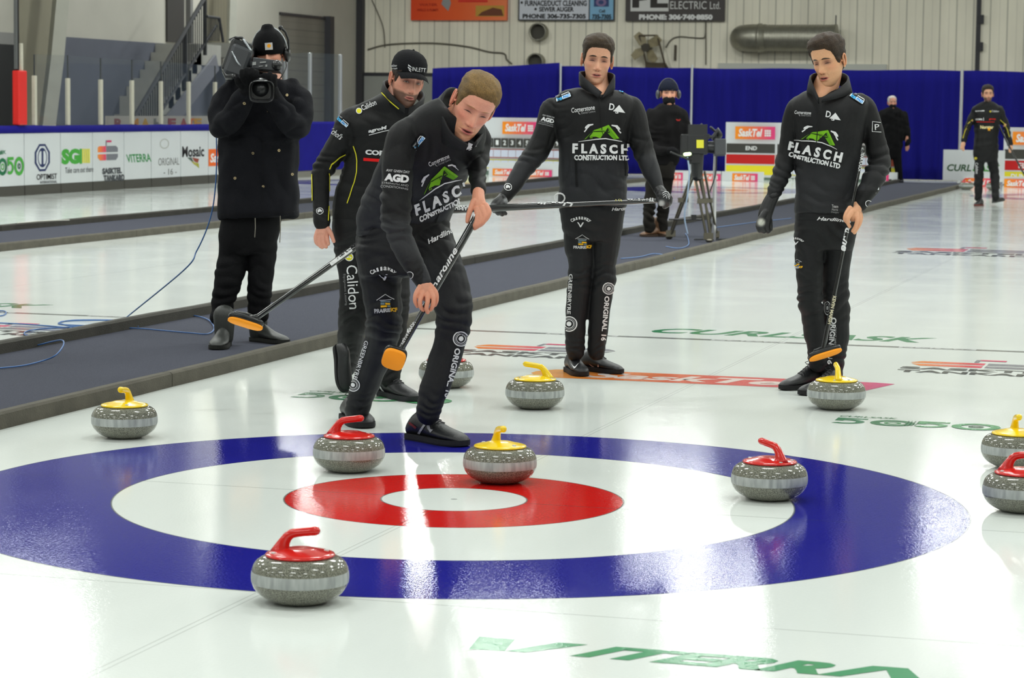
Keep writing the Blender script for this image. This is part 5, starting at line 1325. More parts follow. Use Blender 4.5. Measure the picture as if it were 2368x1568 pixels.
# gloves
def glove(fig, name, chains, col, patches=(), vox=.003, lab=None, parent=None, m=None):
    G = MB()
    for c in chains: fig.limb(G, c, 12, sub=4)
    me = fuse(G, name, vox, 2, .4); wrinkle(me, fig.k, [], .0008, 9)
    def cf(u, v, co):
        c = np.tile(np.array(col, float), (len(co), 1))
        for (pu, pv, r, pc) in patches: k = np.exp(-(((u - pu) ** 2 + (v - pv) ** 2) / r ** 2) ** 2)[:, None]; c = c * (1 - k) + np.array(pc, float) * k
        return c
    paint(me, cf); o = mesh_obj(me, name, m or M_LEATHER, parent or fig.root)
    if lab: o['label'] = lab
    return o
gl = glove(f, 'glove', [[(1172, 450, 14, -.19), (1160, 462, 13, -.22), (1152, 472, 12, -.24)], [(1158, 460, 8, -.24), (1146, 466, 6.5, -.265), (1139, 476, 6, -.27), (1143, 488, 5.5, -.26)], [(1160, 464, 8, -.25), (1150, 474, 6.5, -.275), (1147, 486, 6, -.275), (1152, 494, 5.5, -.26)], [(1164, 466, 8, -.25), (1157, 478, 6.5, -.275), (1156, 490, 6, -.27), (1161, 496, 5.5, -.255)], [(1168, 466, 7, -.24), (1165, 480, 6, -.26), (1165, 490, 5.5, -.26), (1169, 494, 5, -.25)], [(1156, 458, 7, -.22), (1144, 466, 6, -.21), (1138, 476, 5.5, -.215)]],
      (28, 28, 30), [(1140, 478, 9, (170, 172, 174)), (1172, 464, 8, (150, 152, 154))], lab='black glove with grey panels')
gl2 = glove(f, 'glove', [[(1522, 436, 12.5, -.17), (1530, 448, 14, -.2), (1534, 458, 14, -.22)], [(1528, 446, 7, -.24), (1541, 449, 6, -.255), (1550, 458, 5.5, -.25), (1550, 468, 5, -.23)], [(1528, 452, 7, -.25), (1543, 456, 6, -.265), (1550, 466, 5.5, -.25), (1546, 474, 5, -.23)], [(1528, 458, 7, -.25), (1541, 464, 6, -.265), (1545, 472, 5.5, -.25), (1538, 478, 5, -.23)], [(1526, 463, 6.5, -.24), (1536, 471, 5.5, -.25), (1536, 478, 5, -.24)], [(1524, 448, 7, -.22), (1524, 462, 6, -.25), (1528, 472, 5.5, -.255)]],
      (30, 30, 32), [(1530, 470, 8, (190, 190, 190))], lab='black glove with white line pattern')
print_on('glove_pattern', [STK([(0, 0), (6, 4), (12, 3), (16, -4), (15, -12)], 1.2, PW), STK([(1, -4), (7, 0), (12, -2), (13, -9)], 1.2, PW), STK([(2, -8), (8, -4), (10, -10)], 1.2, PW)], 1532, 448, gl2, gl2)
# belt loop / broom strap at the hip
mb = MB(); c = [f.P(1294 + 12 * math.cos(t) , 458 + 11 * math.sin(t), -.16) for t in np.linspace(0, 2 * PI, 14)]; mb.tube(c, .004, 8, False, rgb(220, 220, 222)); mb.build('wrist_ring', mat('white_strap', rgb(214, 214, 216), .4), jk)
# broom of this player
bt = thing('curling_broom', 'black curling broom held crosswise at the hips by the upright player', 'broom', f.P(1300, 475, -.24))
a = f.P(1046, 486, -.30); b = f.P(1532, 463, -.232)
hd = broom_parts(bt, a, b, .0185, .0125)
print_on('handle_lettering', xf(hardline(116, 13), 1, 1), 1330, 464, hd, hd, 177)
print_on('handle_lettering', [T('TEAM FLASCH', 0, 0, 70, 7, PW, .04)], 1513, 459, hd, hd, 177)
print_on('handle_lettering', [T('R2/S', 0, 0, 17, 5, rgb(196, 190, 120), .02)], 1439, 461, hd, hd, 177)
print_on('handle_lettering', [T('MARSH', 0, 0, 38, 9, PW, .03)], 1090, 478, hd, hd, 177)
# ================================================================== SWEEPER (bending forward)
f = Fig(10.55, 'fair haired person in black jacket bending forward over the rings with a broom, mid stride', on_z(930, 1005), 1000)
S = f
A = MB()
f.torso(A, [(1014, 226, 1080, 312, -.20, .06), (988, 236, 1106, 304, -.19, .10), (942, 270, 1124, 294, -.16, .13), (906, 312, 1124, 318, -.13, .15), (887, 350, 1114, 356, -.08, .155), (868, 390, 1092, 392, -.03, .155), (849, 430, 1074, 424, .02, .15), (832, 475, 1062, 460, .06, .145), (824, 515, 1050, 492, .1, .14), (824, 548, 1040, 514, .12, .135)])
f.limb(A, [(950, 292, 26, -.22), (930, 320, 36, -.24), (922, 370, 37, -.26), (917, 430, 36, -.28), (915, 485, 35, -.31), (919, 527, 32, -.34), (936, 570, 29, -.37), (956, 612, 25, -.40), (972, 642, 21.5, -.42), (978, 654, 20, -.43)])
f.limb(A, [(1100, 296, 22, -.02), (1112, 318, 24, -.03), (1110, 350, 24, -.05), (1104, 390, 22, -.12), (1105, 420, 19.5, -.2), (1107, 438, 18.5, -.26)])
me = fuse(A, 'jacket', .006, 5)
wrinkle(me, f.k, [(918, 520, 44, .008, 15, 17), (1030, 470, 70, .006, -18, 24), (890, 480, 60, .006, 30, 24), (1105, 380, 36, .005, 0, 15), (960, 350, 60, .004, -50, 30), (1070, 370, 50, .005, 60, 24), (840, 540, 40, .005, 10, 15), (960, 620, 26, .003, -25, 10)], .0026, 3)
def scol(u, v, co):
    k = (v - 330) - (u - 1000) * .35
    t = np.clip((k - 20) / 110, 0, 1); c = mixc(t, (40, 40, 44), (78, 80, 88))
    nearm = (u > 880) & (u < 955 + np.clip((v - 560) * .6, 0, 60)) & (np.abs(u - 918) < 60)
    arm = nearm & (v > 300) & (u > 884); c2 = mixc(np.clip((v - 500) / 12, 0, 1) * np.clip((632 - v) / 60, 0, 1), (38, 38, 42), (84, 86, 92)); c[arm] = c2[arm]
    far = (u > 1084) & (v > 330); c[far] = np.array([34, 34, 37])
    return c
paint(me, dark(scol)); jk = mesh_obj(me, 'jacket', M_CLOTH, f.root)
collar(f, [(1072, 348, -.30, 1082, 336, -.33), (1034, 336, -.27, 1044, 308, -.33), (1000, 298, -.19, 1022, 262, -.28), (994, 262, -.14, 1024, 222, -.20), (1004, 246, -.10, 1046, 204, -.12), (1046, 250, -.03, 1076, 220, -.05), (1098, 286, -.03, 1110, 266, -.06), (1108, 318, -.14, 1118, 302, -.17), (1092, 342, -.27, 1100, 330, -.30)], .05, .012, jk, rgb(26, 26, 29))
print_on('chest_print', flasch(), 978, 451, jk, jk, 26, 1.08, shear=.25)
print_on('chest_print', cornerst(), 995, 388, jk, jk, 24, .95)
print_on('chest_print', dflash(), 1070, 350, jk, jk, 20, .9)
print_on('shoulder_print', icepad(), 962, 350, jk, jk, 52, 1.15)
print_on('sleeve_print', agd(), 889, 426, jk, jk, -6, 1.0)
print_on('shoulder_print', [STK([(0, 0), (6, 12), (18, 22), (40, 31)], [3, 6, 5, 2], PW)], 935, 268, jk, jk)
print_on('cuff_print', cuffmark(9), 948, 636, jk, jk)
print_on('pocket_zip', [STK([(0, 0), (-4, -24), (-12, -44)], 3, rgb(18, 18, 20))], 1018, 470, jk, jk)
B = MB()
f.torso(B, [(838, 520, 1036, 505, .1, .12), (828, 550, 1048, 540, .11, .135), (822, 590, 1056, 580, .10, .14), (835, 640, 1040, 640, .08, .12)])
f.limb(B, [(872, 560, 50, .13), (877, 620, 50, .12), (884, 680, 46, .12), (888, 735, 43, .14), (884, 780, 40, .22), (868, 830, 36.5, .30), (846, 885, 33, .38), (830, 935, 29, .42), (826, 962, 26, .43)])
f.limb(B, [(1000, 560, 50, .05), (1024, 620, 50, -.04), (1044, 680, 47, -.10), (1050, 728, 43.5, -.13), (1045, 770, 39, -.12), (1028, 830, 36.5, -.12), (1010, 885, 34, -.14), (995, 935, 30, -.15), (990, 960, 27, -.15)])
me = fuse(B, 'trousers', .006, 5)
wrinkle(me, f.k, [(888, 745, 50, .007, 5, 18), (1048, 735, 50, .007, 25, 18), (940, 590, 80, .006, -25, 26), (1010, 560, 60, .006, 40, 22), (990, 940, 32, .005, 0, 12), (828, 940, 30, .005, 0, 12), (880, 640, 60, .004, 60, 26), (860, 560, 40, .005, 20, 18)], .0024, 5)
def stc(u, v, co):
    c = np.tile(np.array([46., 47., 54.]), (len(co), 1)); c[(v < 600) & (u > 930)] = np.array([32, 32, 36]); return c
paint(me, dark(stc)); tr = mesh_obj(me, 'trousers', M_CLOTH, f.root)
print_on('leg_print', callaway(), 887, 637, tr, tr, 1, 1.12)
print_on('leg_print', prairie(), 867, 721, tr, tr, 2, 1.24)
print_on('leg_print', hardline(64, 12), 992, 566, tr, tr, 27)
print_on('leg_print', [T('ORIGINAL 16', 0, 0, 116, 13, PW, .03)], 1052, 804, tr, tr, -103)
print_on('leg_print', roundel(18), 1065, 783, tr, tr)
print_on('leg_print', [T('GREENBRYRE', 0, 0, 92, 9, PW, .01)], 845, 787, tr, tr, -107)
print_on('leg_print', roundel(19), 818, 890, tr, tr, 0, .8)
s1 = shoe(f.root, on_z(948, 1014) + V((0, 0, .0)), on_z(1076, 1034), solecol=(28, 28, 31), up_h=1.35, lab='black trainer with a grey angular letter on its side', width=1.1)
print_on('shoe_mark', [PLY([(0, 3), (6, 1), (20, 21), (24, 24), (26, 14), (33, 4), (40, 10), (34, 12), (28, 31), (22, 33)], rgb(168, 168, 172))], 966, 1004, s1, s1, 0, .9)
print_on('shoe_mark', [STK([(0, 0), (9, -6), (16, -12)], 5, rgb(110, 44, 46))], 947, 978, s1, s1)
s2 = shoe(f.root, on_z(802, 968), on_z(846, 992), solecol=(26, 26, 28), up_h=1.2)
H = MB()
f.limb(H, [(1080, 258, 34, -.19), (1060, 278, 38, -.18), (1042, 300, 42, -.16), (1030, 335, 44, -.12)])
f.torso(H, [(990, 262, 1100, 310, -.16, .07), (915, 360, 1090, 362, -.08, .1), (860, 440, 1050, 430, .02, .1), (850, 520, 1020, 505, .1, .1)])
f.limb(H, [(935, 330, 22, -.22), (918, 430, 20, -.28), (918, 520, 19, -.34), (956, 612, 15, -.40), (978, 652, 14.5, -.43), (982, 664, 15, -.44), (984, 678, 15, -.445), (985, 686, 12, -.445)])
# lower hand closed round the handle
H1 = MB(); H0 = H; H = H1; f.limb(H, [(974, 646, 13, -.425), (978, 656, 14, -.435), (982, 666, 15.5, -.44), (984, 678, 15, -.445), (985, 686, 12, -.445)])
for c in ([(972, 664, 8, -.45), (962, 680, 7, -.475), (960, 696, 6.2, -.48), (965, 708, 5.5, -.47)], [(980, 672, 8, -.455), (972, 692, 6.6, -.487), (972, 708, 6, -.487), (978, 717, 5.4, -.47)], [(988, 676, 8, -.455), (989, 696, 6.6, -.49), (986, 713, 6, -.49), (989, 722, 5.4, -.475)], [(994, 670, 8, -.455), (1002, 688, 6.6, -.48), (1001, 706, 6, -.485), (996, 716, 5.4, -.47)], [(994, 660, 7.5, -.445), (1008, 676, 6.2, -.46), (1010, 694, 5.6, -.465), (1006, 706, 5, -.455)]):
    f.limb(H, slim(c, .84), 12, sub=4)
H = H0
f.limb(H, [(1112, 318, 16, -.03), (1104, 390, 14, -.12), (1107, 438, 12, -.26), (1107, 446, 12, -.28)])
H2 = MB(); H = H2
f.limb(H, [(1107, 436, 13, -.26), (1106, 455, 14.5, -.30), (1107, 470, 17, -.325), (1111, 482, 16, -.335)])
for c in ([(1096, 466, 9, -.34), (1088, 484, 8, -.355), (1083, 500, 7.2, -.36), (1081, 512, 6, -.36)], [(1122, 476, 10, -.35), (1130, 490, 8.5, -.375), (1124, 505, 8, -.385), (1114, 514, 7.5, -.375)], [(1114, 482, 10, -.36), (1122, 500, 8.2, -.385), (1116, 514, 8, -.39), (1106, 522, 7, -.38)], [(1108, 486, 9.5, -.36), (1113, 506, 8, -.385), (1106, 520, 7.5, -.39), (1098, 527, 6.8, -.375)], [(1104, 484, 9, -.36), (1104, 506, 7.5, -.38), (1099, 520, 7, -.385), (1094, 525, 6, -.37)]):
    f.limb(H, slim(c, .84), 12, sub=4)
H = H0
head, hair, ctx = make_head(f, 1094, 245, -.24, 20, -29, -20, dict(skin=(226, 160, 136), hair=(112, 88, 52), brow=(176, 128, 90), browk=.6, hairline=.079, hair_top=.008, hair_side=.003, nose=1.1, mouth=.003, scale=1.09, jaw=1.04, beard=.35, beardcol=(196, 140, 96), ruddy=.35, lips=(186, 104, 98), hair_hi=1.0, quiff=.004, socket_shade=.4))
finish_person(f, head, hair, H, .005, (218, 150, 122), [H1, H2])
bt = thing('curling_broom', 'black broom with orange pad lifted off the ice by the bending sweeper', 'broom', f.P(912, 820, -.46))
a = f.P(1109, 489, -.36); b = f.P(925, 812, -.50)
hd = broom_parts(bt, a, b, .0150, .0125)
print_on('handle_lettering', hardline(112, 12), 1003, 674, hd, hd, 59.5)
print_on('handle_lettering', [T('KEVIN MARSH', 0, 0, 60, 8, PW, .02)], 932, 798, hd, hd, 60)
print_on('handle_lettering', [RC(0, 0, 34, 5, rgb(226, 226, 230))], 1086, 522, hd, hd, 60)
d = (b - a).normalized(); cx = f.P(912, 815, -.505)
mb = MB(); nrm = (-FW * .80 - UP * .50 + RT * -.1).normalized(); lx = (RT * .93 - UP * .36); lx = (lx - nrm * lx.dot(nrm)).normalized(); ly = nrm.cross(lx)
def padshape(c, hx, hy, z0, z1, n=26, e=3.2):
    out = []
    for z, k in ((z0, .92), (z0 + (z1 - z0) * .2, 1), (z0 + (z1 - z0) * .8, 1), (z1, .9)):
        out.append([c + lx * (hx * k * math.copysign(abs(math.cos(2 * PI * i / n)) ** (2 / e), math.cos(2 * PI * i / n))) + ly * (hy * k * math.copysign(abs(math.sin(2 * PI * i / n)) ** (2 / e), math.sin(2 * PI * i / n))) + nrm * z for i in range(n)])
    return out
c0 = f.P(911, 829, -.53)
mb.rings(padshape(c0, .046, .046, -.004, .018)); mb.build('broom_pad', M_PAD, bt, smooth=True)
mb = MB(); mb.rings(padshape(c0, .048, .050, -.022, -.004)); mb.tube([b, c0 - nrm * .02], .014, 12); mb.build('broom_head', M_PLAS, bt, smooth=True)

# ================================================================== PLAYER AT RIGHT
f = Fig(12.62, 'dark haired person at right in black jacket walking, one hand gloved, broom held upright', on_z(1880, 900), 900)
A = MB()
f.torso(A, [(1880, 206, 1950, 210, .03, .045), (1854, 214, 1974, 216, .015, .075), (1829, 235, 2006, 235, 0, .11), (1826, 262, 2008, 262, 0, .14), (1836, 300, 1998, 300, 0, .145), (1838, 350, 1991, 350, 0, .14), (1839, 400, 1984, 400, 0, .135), (1838, 450, 1978, 452, 0, .135), (1837, 480, 1970, 486, 0, .135), (1839, 495, 1958, 500, 0, .125)])
f.limb(A, [(1848, 240, 20, 0), (1838, 258, 24, .0), (1829, 305, 24, .02), (1820, 355, 24, .03), (1808, 400, 22, .0), (1795, 435, 17.5, -.03), (1787, 455, 15, -.05)])
f.limb(A, [(1985, 236, 22, 0), (2002, 256, 27, 0), (2016, 300, 26, .0), (2028, 345, 26, .0), (2033, 380, 27, -.02), (2020, 415, 25.5, -.08), (2000, 452, 21, -.13), (1990, 472, 18, -.15)])
me = fuse(A, 'jacket', .006, 5)
wrinkle(me, f.k, [(2030, 385, 40, .007, 20, 16), (1812, 395, 36, .006, 15, 15), (1900, 470, 70, .005, 5, 24), (1960, 420, 60, .005, -30, 26), (1860, 330, 50, .004, 60, 26), (1985, 330, 50, .004, -60, 24), (1790, 445, 24, .004, 20, 9)], .0024, 7)
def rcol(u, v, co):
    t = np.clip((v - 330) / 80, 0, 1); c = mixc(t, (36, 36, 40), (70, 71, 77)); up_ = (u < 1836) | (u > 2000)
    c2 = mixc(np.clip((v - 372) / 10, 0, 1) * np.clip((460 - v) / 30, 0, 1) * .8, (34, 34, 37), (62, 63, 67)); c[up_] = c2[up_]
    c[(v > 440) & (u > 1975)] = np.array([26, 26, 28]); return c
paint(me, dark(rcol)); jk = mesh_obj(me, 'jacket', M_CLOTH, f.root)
collar(f, [(1893, 240, -.14, 1893, 226, -.13), (1882, 222, -.12, 1882, 202, -.11), (1868, 212, -.05, 1874, 180, -.05), (1884, 200, .05, 1886, 170, .05), (1930, 198, .095, 1932, 168, .10), (1962, 204, .03, 1958, 174, .04), (1966, 216, -.05, 1958, 190, -.04), (1936, 228, -.12, 1930, 212, -.11), (1900, 236, -.14, 1904, 224, -.13)], .05, .011, jk, rgb(24, 24, 27))
print_on('chest_print', flasch(), 1851, 322, jk, jk, -13, .96)
print_on('chest_print', dflash(), 1908, 274, jk, jk, -10, .95)
print_on('chest_print', cornerst(), 1838, 266, jk, jk, -3, .7)
print_on('shoulder_print', icepad(), 1961, 224, jk, jk, -33, 1.1)
print_on('shoulder_print', icepad(), 1832, 224, jk, jk, 25, .6)
print_on('sleeve_print', [STK([(20, 22), (2, 26), (0, 3), (20, 0)], 1.4, PW), T('P', 6, 6, 16, 19, PW, .0)], 2017, 307, jk, jk, 4)
print_on('cuff_print', [PLY([(0, 0), (3, -4), (11, 2), (20, 22), (20, 27), (14, 26), (6, 12)], rgb(222, 224, 230)), RC(3, 3, 6.5, 8, ORG), RC(8, 8, 11, 14, DGY), RC(12, 12, 14.5, 18, ORG2), RC(15, 17, 18, 22, PNK)], 2018, 458, jk, jk)
print_on('cuff_print', cuffmark(8), 2008, 471, jk, jk)
print_on('hem_print', [T('Team', 0, 9, 15, 16, rgb(180, 180, 182), .02), T('Harris', 1, 3, 15, 8, rgb(160, 160, 162), .02), T('Designs', 0, -3, 17, 2, rgb(150, 150, 152), .0)], 1922, 489, jk, jk, -4)
mb = MB(); mb.rtube([f.P(1893, 242, -.145), f.P(1892, 280, -.155), f.P(1888, 330, -.158)], .0022, 6, rgb(14, 14, 16)); mb.build('zip', M_CLOTH, jk)
B = MB()
f.torso(B, [(1845, 478, 1962, 482, .0, .11), (1838, 505, 1985, 508, .0, .12), (1836, 540, 1980, 540, .0, .12), (1838, 580, 1972, 580, .0, .10)])
f.limb(B, [(1872, 530, 35, -.01), (1872, 590, 34, -.03), (1872, 640, 31, -.05), (1874, 690, 28, -.03), (1880, 740, 26.5, .0), (1887, 790, 23.5, .02), (1892, 838, 23, .03)])
f.limb(B, [(1940, 530, 38, .0), (1934, 590, 36, .02), (1930, 640, 33, .04), (1930, 682, 34, .05), (1933, 730, 32, .07), (1932, 785, 31, .08), (1924, 835, 29, .09), (1922, 862, 27, .09)])
me = fuse(B, 'trousers', .006, 5)
wrinkle(me, f.k, [(1872, 700, 40, .007, 12, 15), (1935, 690, 42, .007, -12, 16), (1900, 530, 60, .006, 15, 22), (1890, 820, 30, .005, 0, 12), (1925, 835, 36, .006, 0, 13), (1860, 600, 50, .004, 60, 24)], .0024, 8)
paint(me, dark(const(42, 43, 47))); tr = mesh_obj(me, 'trousers', M_CLOTH, f.root)
print_on('leg_print', callaway(), 1843, 560, tr, tr, -8, .62)
print_on('leg_print', prairie(), 1832, 620, tr, tr, 0, .62, shear=0)
print_on('leg_print', hardline(66, 8), 1889, 509, tr, tr, -4)
print_on('leg_print', [T('ORIGINAL 16', 0, 0, 108, 12, PW, .03)], 1923, 734, tr, tr, -96)
print_on('leg_print', [T('GREAT WESTERN', 0, 0, 60, 4, rgb(180, 180, 182), .0)], 1930, 756, tr, tr, -91)
print_on('leg_print', [RNG(0, 0, 14, 16.5, PW, 26, .45), RNG(0, 0, 9, 10, PW, 20, .45), DSC(0, 0, 5, rgb(180, 180, 182), 12, .45)], 1914, 712, tr, tr)
s1 = gshoe(f.root, (1806, 903), .78, .62, up_h=1.25, solecol=(24, 24, 26), lab='black trainer pointing to the left')
s2 = gshoe(f.root, (1850, 915), .80, .60, up_h=1.2, solecol=(24, 24, 26))
H = MB()
f.limb(H, [(1922, 150, 27, .05), (1917, 180, 28, .04), (1907, 206, 29, .0), (1898, 226, 17, -.06), (1894, 240, 11, -.07)])
f.torso(H, [(1860, 225, 1970, 228, 0, .07), (1855, 300, 1980, 300, 0, .10), (1855, 400, 1968, 400, 0, .10), (1860, 480, 1950, 480, 0, .09)])
f.limb(H, [(1845, 250, 16, 0), (1829, 305, 15, .02), (1810, 395, 14, .0), (1786, 458, 10, -.05), (1776, 490, 9, -.06)])
f.limb(H, [(1995, 256, 17, 0), (2018, 300, 17, .0), (2030, 380, 16, -.02), (2000, 450, 13, -.13), (1986, 474, 11, -.155)])
H0 = H; H1 = MB(); H = H1; f.limb(H, [(1990, 466, 12, -.15), (1984, 476, 12.5, -.16), (1976, 488, 15, -.17), (1972, 499, 14, -.18)])
for c in ([(1966, 482, 8, -.19), (1957, 494, 7, -.205), (1954, 506, 6.5, -.21), (1958, 514, 5.5, -.2)], [(1970, 490, 8.5, -.2), (1962, 504, 7, -.22), (1961, 516, 6.2, -.22), (1965, 524, 5.5, -.21)], [(1980, 494, 8.5, -.19), (1982, 510, 7, -.21), (1978, 524, 6.2, -.215), (1972, 534, 5.5, -.21)], [(1984, 492, 8, -.17), (1988, 508, 6.8, -.19), (1984, 524, 6, -.2), (1976, 538, 5.4, -.205)], [(1984, 486, 8, -.15), (1991, 500, 6.5, -.16), (1989, 516, 5.6, -.17), (1984, 526, 5, -.175)]):
    f.limb(H, slim(c, .76), 12, sub=4)
H = H0
head, hair, ctx = make_head(f, 1917, 143, .0, -38, -14, 5, dict(skin=(226, 172, 132), hair=(54, 42, 32), hairline=.080, hair_top=.022, hair_side=.007, quiff=.012, nose=1.15, mouth=.003, scale=1.0, beard=.15, beardcol=(150, 108, 78), lips=(190, 108, 98), jaw=.98))
finish_person(f, head, hair, H, .005, (220, 162, 126), [H1])
teeth(ctx, f.root)
gl = glove(f, 'glove', [[(1788, 452, 15, -.05), (1778, 472, 16.5, -.055), (1770, 495, 17, -.06), (1768, 510, 16, -.06)], [(1762, 505, 9, -.075), (1755, 520, 8, -.085), (1757, 532, 7, -.085)], [(1768, 508, 9, -.08), (1762, 524, 8, -.09), (1766, 534, 7, -.085)], [(1775, 508, 9, -.07), (1772, 524, 8, -.08), (1776, 534, 6.5, -.075)], [(1778, 505, 8, -.06), (1780, 520, 7, -.065), (1781, 530, 6, -.06)], [(1770, 490, 8, -.085), (1760, 505, 7.5, -.10), (1755, 517, 6.5, -.1)]],
      (24, 24, 26), [(1760, 514, 10, (206, 206, 196))], lab='black winter glove with a pale palm patch')
bt = thing('curling_broom', 'black broom with orange pad held upright by the dark haired player at right', 'broom', f.P(1908, 805, -.22))
a = f.P(1996, 348, -.17); b = f.P(1904, 806, -.24)
hd = broom_parts(bt, a, b, .0075, .0115)
print_on('handle_lettering', [T('Hardline', 0, 0, 100, 12, PW, .04, .3)], 1966, 482, hd, hd, -102, 1.0)
print_on('handle_lettering', [T('KEVIN MARSH', 0, 0, 66, 6, rgb(206, 198, 170), .03)], 1927, 684, hd, hd, -101)
print_on('handle_lettering', [T('TEAM FLASCH', 0, 0, 44, 5, PW, .02)], 1993, 352, hd, hd, -101)
print_on('handle_sticker', [DSC(0, 0, 6, rgb(90, 120, 180), 10), DSC(0, 9, 4, rgb(40, 60, 90), 10)], 1915, 776, hd, hd)
lx = (f.P(1944, 806, -.20) - f.P(1872, 828, -.25)).normalized(); nrm = (UP * -.9 - FW * .42).normalized(); nrm = (nrm - lx * nrm.dot(lx)).normalized(); ly = nrm.cross(lx)
c0 = f.P(1908, 818, -.235)
mb = MB(); mb.rings(padshape(c0, .088, .030, .0, .014)); mb.build('broom_pad', M_PAD, bt, smooth=True)
mb = MB(); mb.rings(padshape(c0, .089, .031, -.02, .0)); mb.tube([b, c0 - nrm * .014], .013, 12); mb.rtube([c0 - nrm * .03 - lx * .04, c0 - nrm * .034, c0 - nrm * .03 + lx * .04], .010, 10); mb.build('broom_head', M_PLAS, bt, smooth=True)

# ================================================================== BEARDED PLAYER WITH CAP
def dome(ctx, parent, name, rings_, m, col, n=40, yo=-.012):
    """rings_: (z, rx, ry) in head coordinates"""
    mb = MB(); R_ = []
    for z, rx, ry in rings_: R_.append([ctx['M'] @ V((rx * math.cos(2 * PI * k / n), yo + ry * math.sin(2 * PI * k / n), z)) for k in range(n)])
    mb.rings(R_, col=col); return mb.build(name, m, parent, smooth=True)
f = Fig(12.15, 'bearded person in black cap and black jacket with yellow piping, left of the bending sweeper', on_z(850, 925), 930)
A = MB()
f.torso(A, [(888, 212, 962, 246, -.04, .07), (862, 226, 990, 258, -.03, .10), (812, 252, 1010, 284, .0, .12), (800, 285, 1012, 310, .0, .14), (806, 330, 1000, 340, .02, .145), (796, 380, 985, 385, .04, .14), (776, 435, 970, 435, .05, .135), (767, 480, 958, 480, .06, .13), (768, 510, 950, 512, .06, .12)])
f.limb(A, [(828, 262, 22, 0), (810, 282, 30, -.02), (790, 325, 30, .0), (767, 362, 27, .02), (748, 395, 24.5, .03), (742, 425, 22, .02), (742, 465, 20.5, .0), (745, 505, 20, -.02), (746, 516, 19.5, -.02)])
f.limb(A, [(985, 272, 24, .02), (1004, 300, 28, .03), (1004, 350, 27, .04), (990, 400, 25, -.02), (960, 440, 22, -.1), (930, 470, 19, -.15)])
me = fuse(A, 'jacket', .006, 5)
wrinkle(me, f.k, [(755, 385, 34, .007, 30, 14), (800, 330, 44, .005, -40, 20), (850, 440, 70, .004, 20, 26), (745, 500, 24, .003, 5, 10), (880, 300, 60, .003, 30, 26)], .0024, 11)
paint(me, dark(const(36, 36, 38))); jk = mesh_obj(me, 'jacket', M_CLOTH, f.root)
collar(f, [(936, 262, -.16, 936, 248, -.16), (912, 248, -.14, 910, 224, -.14), (888, 230, -.08, 890, 200, -.08), (884, 216, .02, 892, 186, .02), (916, 214, .09, 924, 188, .10), (958, 226, .06, 966, 202, .07), (976, 244, -.04, 980, 222, -.04), (960, 258, -.13, 964, 240, -.13), (942, 264, -.16, 946, 250, -.16)], .05, .011, jk, rgb(22, 22, 24))
YP = rgb(214, 206, 50)
print_on('yellow_piping', [STK([(0, 0), (6, -18), (8, -34), (7, -60), (2, -82), (-3, -96), (-10, -118), (-15, -132)], 2.2, YP)], 818, 338, jk, jk)
print_on('yellow_piping', [STK([(0, 0), (-13, -6), (-24, -16), (-33, -24), (-37, -34)], 2.4, YP)], 799, 357, jk, jk)
print_on('yellow_piping', [STK([(0, 0), (1, -60), (2, -140)], 2.0, YP)], 722, 385, jk, jk)
print_on('yellow_piping', [STK([(0, 0), (0, -50), (-3, -110)], 2.0, YP)], 761, 400, jk, jk)
print_on('yellow_piping', [STK([(0, 0), (4, -12), (14, -22), (28, -34), (42, -46)], 2.2, YP)], 881, 206, [jk] + [o for o in children(jk) if o.name.startswith('collar')], jk)
print_on('shoulder_print', [DSC(0, 0, 7, PW, 18), DSC(0, 0, 5.4, rgb(230, 224, 50), 18), T('Calidon', 8, -3, 44, 9, PW, .01)], 831, 257, jk, jk, 24)
print_on('sleeve_print', icepad(), 775, 275, jk, jk, -42, 1.0)
print_on('sleeve_print', [T("Nichol's", 0, 0, 36, 14, PW, .01, .2)], 757, 301, jk, jk, -38, 1.05)
print_on('chest_print', [T('agroM', 0, 0, 44, 10, PW, .04, .2), STK([(0, -3), (60, -1)], 1.6, PW)], 853, 309, jk, jk, 12)
print_on('chest_print', [T('CORR', 0, 0, 58, 12, PW, .05), RC(-3, -15, 46, -8, rgb(222, 30, 30))], 845, 357, jk, jk, -4)
print_on('cuff_print', cuffmark(8), 740, 488, jk, jk)
B = MB()
f.torso(B, [(770, 490, 950, 495, .06, .11), (767, 520, 952, 522, .06, .12), (772, 570, 950, 570, .06, .12), (780, 610, 945, 610, .06, .1)])
f.limb(B, [(812, 560, 42, .06), (818, 620, 38, .05), (820, 680, 36, .04), (818, 730, 36, .08), (812, 780, 32, .18), (806, 825, 27, .28), (802, 848, 25, .33)])
f.limb(B, [(905, 560, 42, .06), (912, 640, 36, .02), (915, 700, 32, -.04), (914, 760, 29, -.04), (908, 820, 27, -.06), (902, 862, 25, -.08), (900, 876, 23, -.09)])
me = fuse(B, 'trousers', .006, 5); wrinkle(me, f.k, [(818, 730, 44, .006, 0, 16), (915, 720, 40, .006, 0, 15), (805, 830, 26, .005, 0, 10), (905, 855, 28, .005, 0, 10), (810, 560, 50, .005, 20, 20)], .0022, 12)
paint(me, dark(const(34, 34, 37))); tr = mesh_obj(me, 'trousers', M_CLOTH, f.root)
print_on('leg_print', [DSC(0, 0, 10, PW, 20), DSC(0, 0, 8, rgb(220, 212, 40), 20)], 808, 594, tr, tr)
print_on('leg_print', [T('Calidon', 0, 0, 100, 24, PW, .0)], 801, 614, tr, tr, -86)
print_on('leg_print', [T('Equipment Leasing', 0, 0, 72, 7, rgb(150, 150, 152), -.01)], 793, 634, tr, tr, -86)
s1 = shoe(f.root, on_z(882, 914), on_z(960, 930), up_h=1.25, solecol=(38, 39, 42), lab='black trainer with a small white tick at the heel')
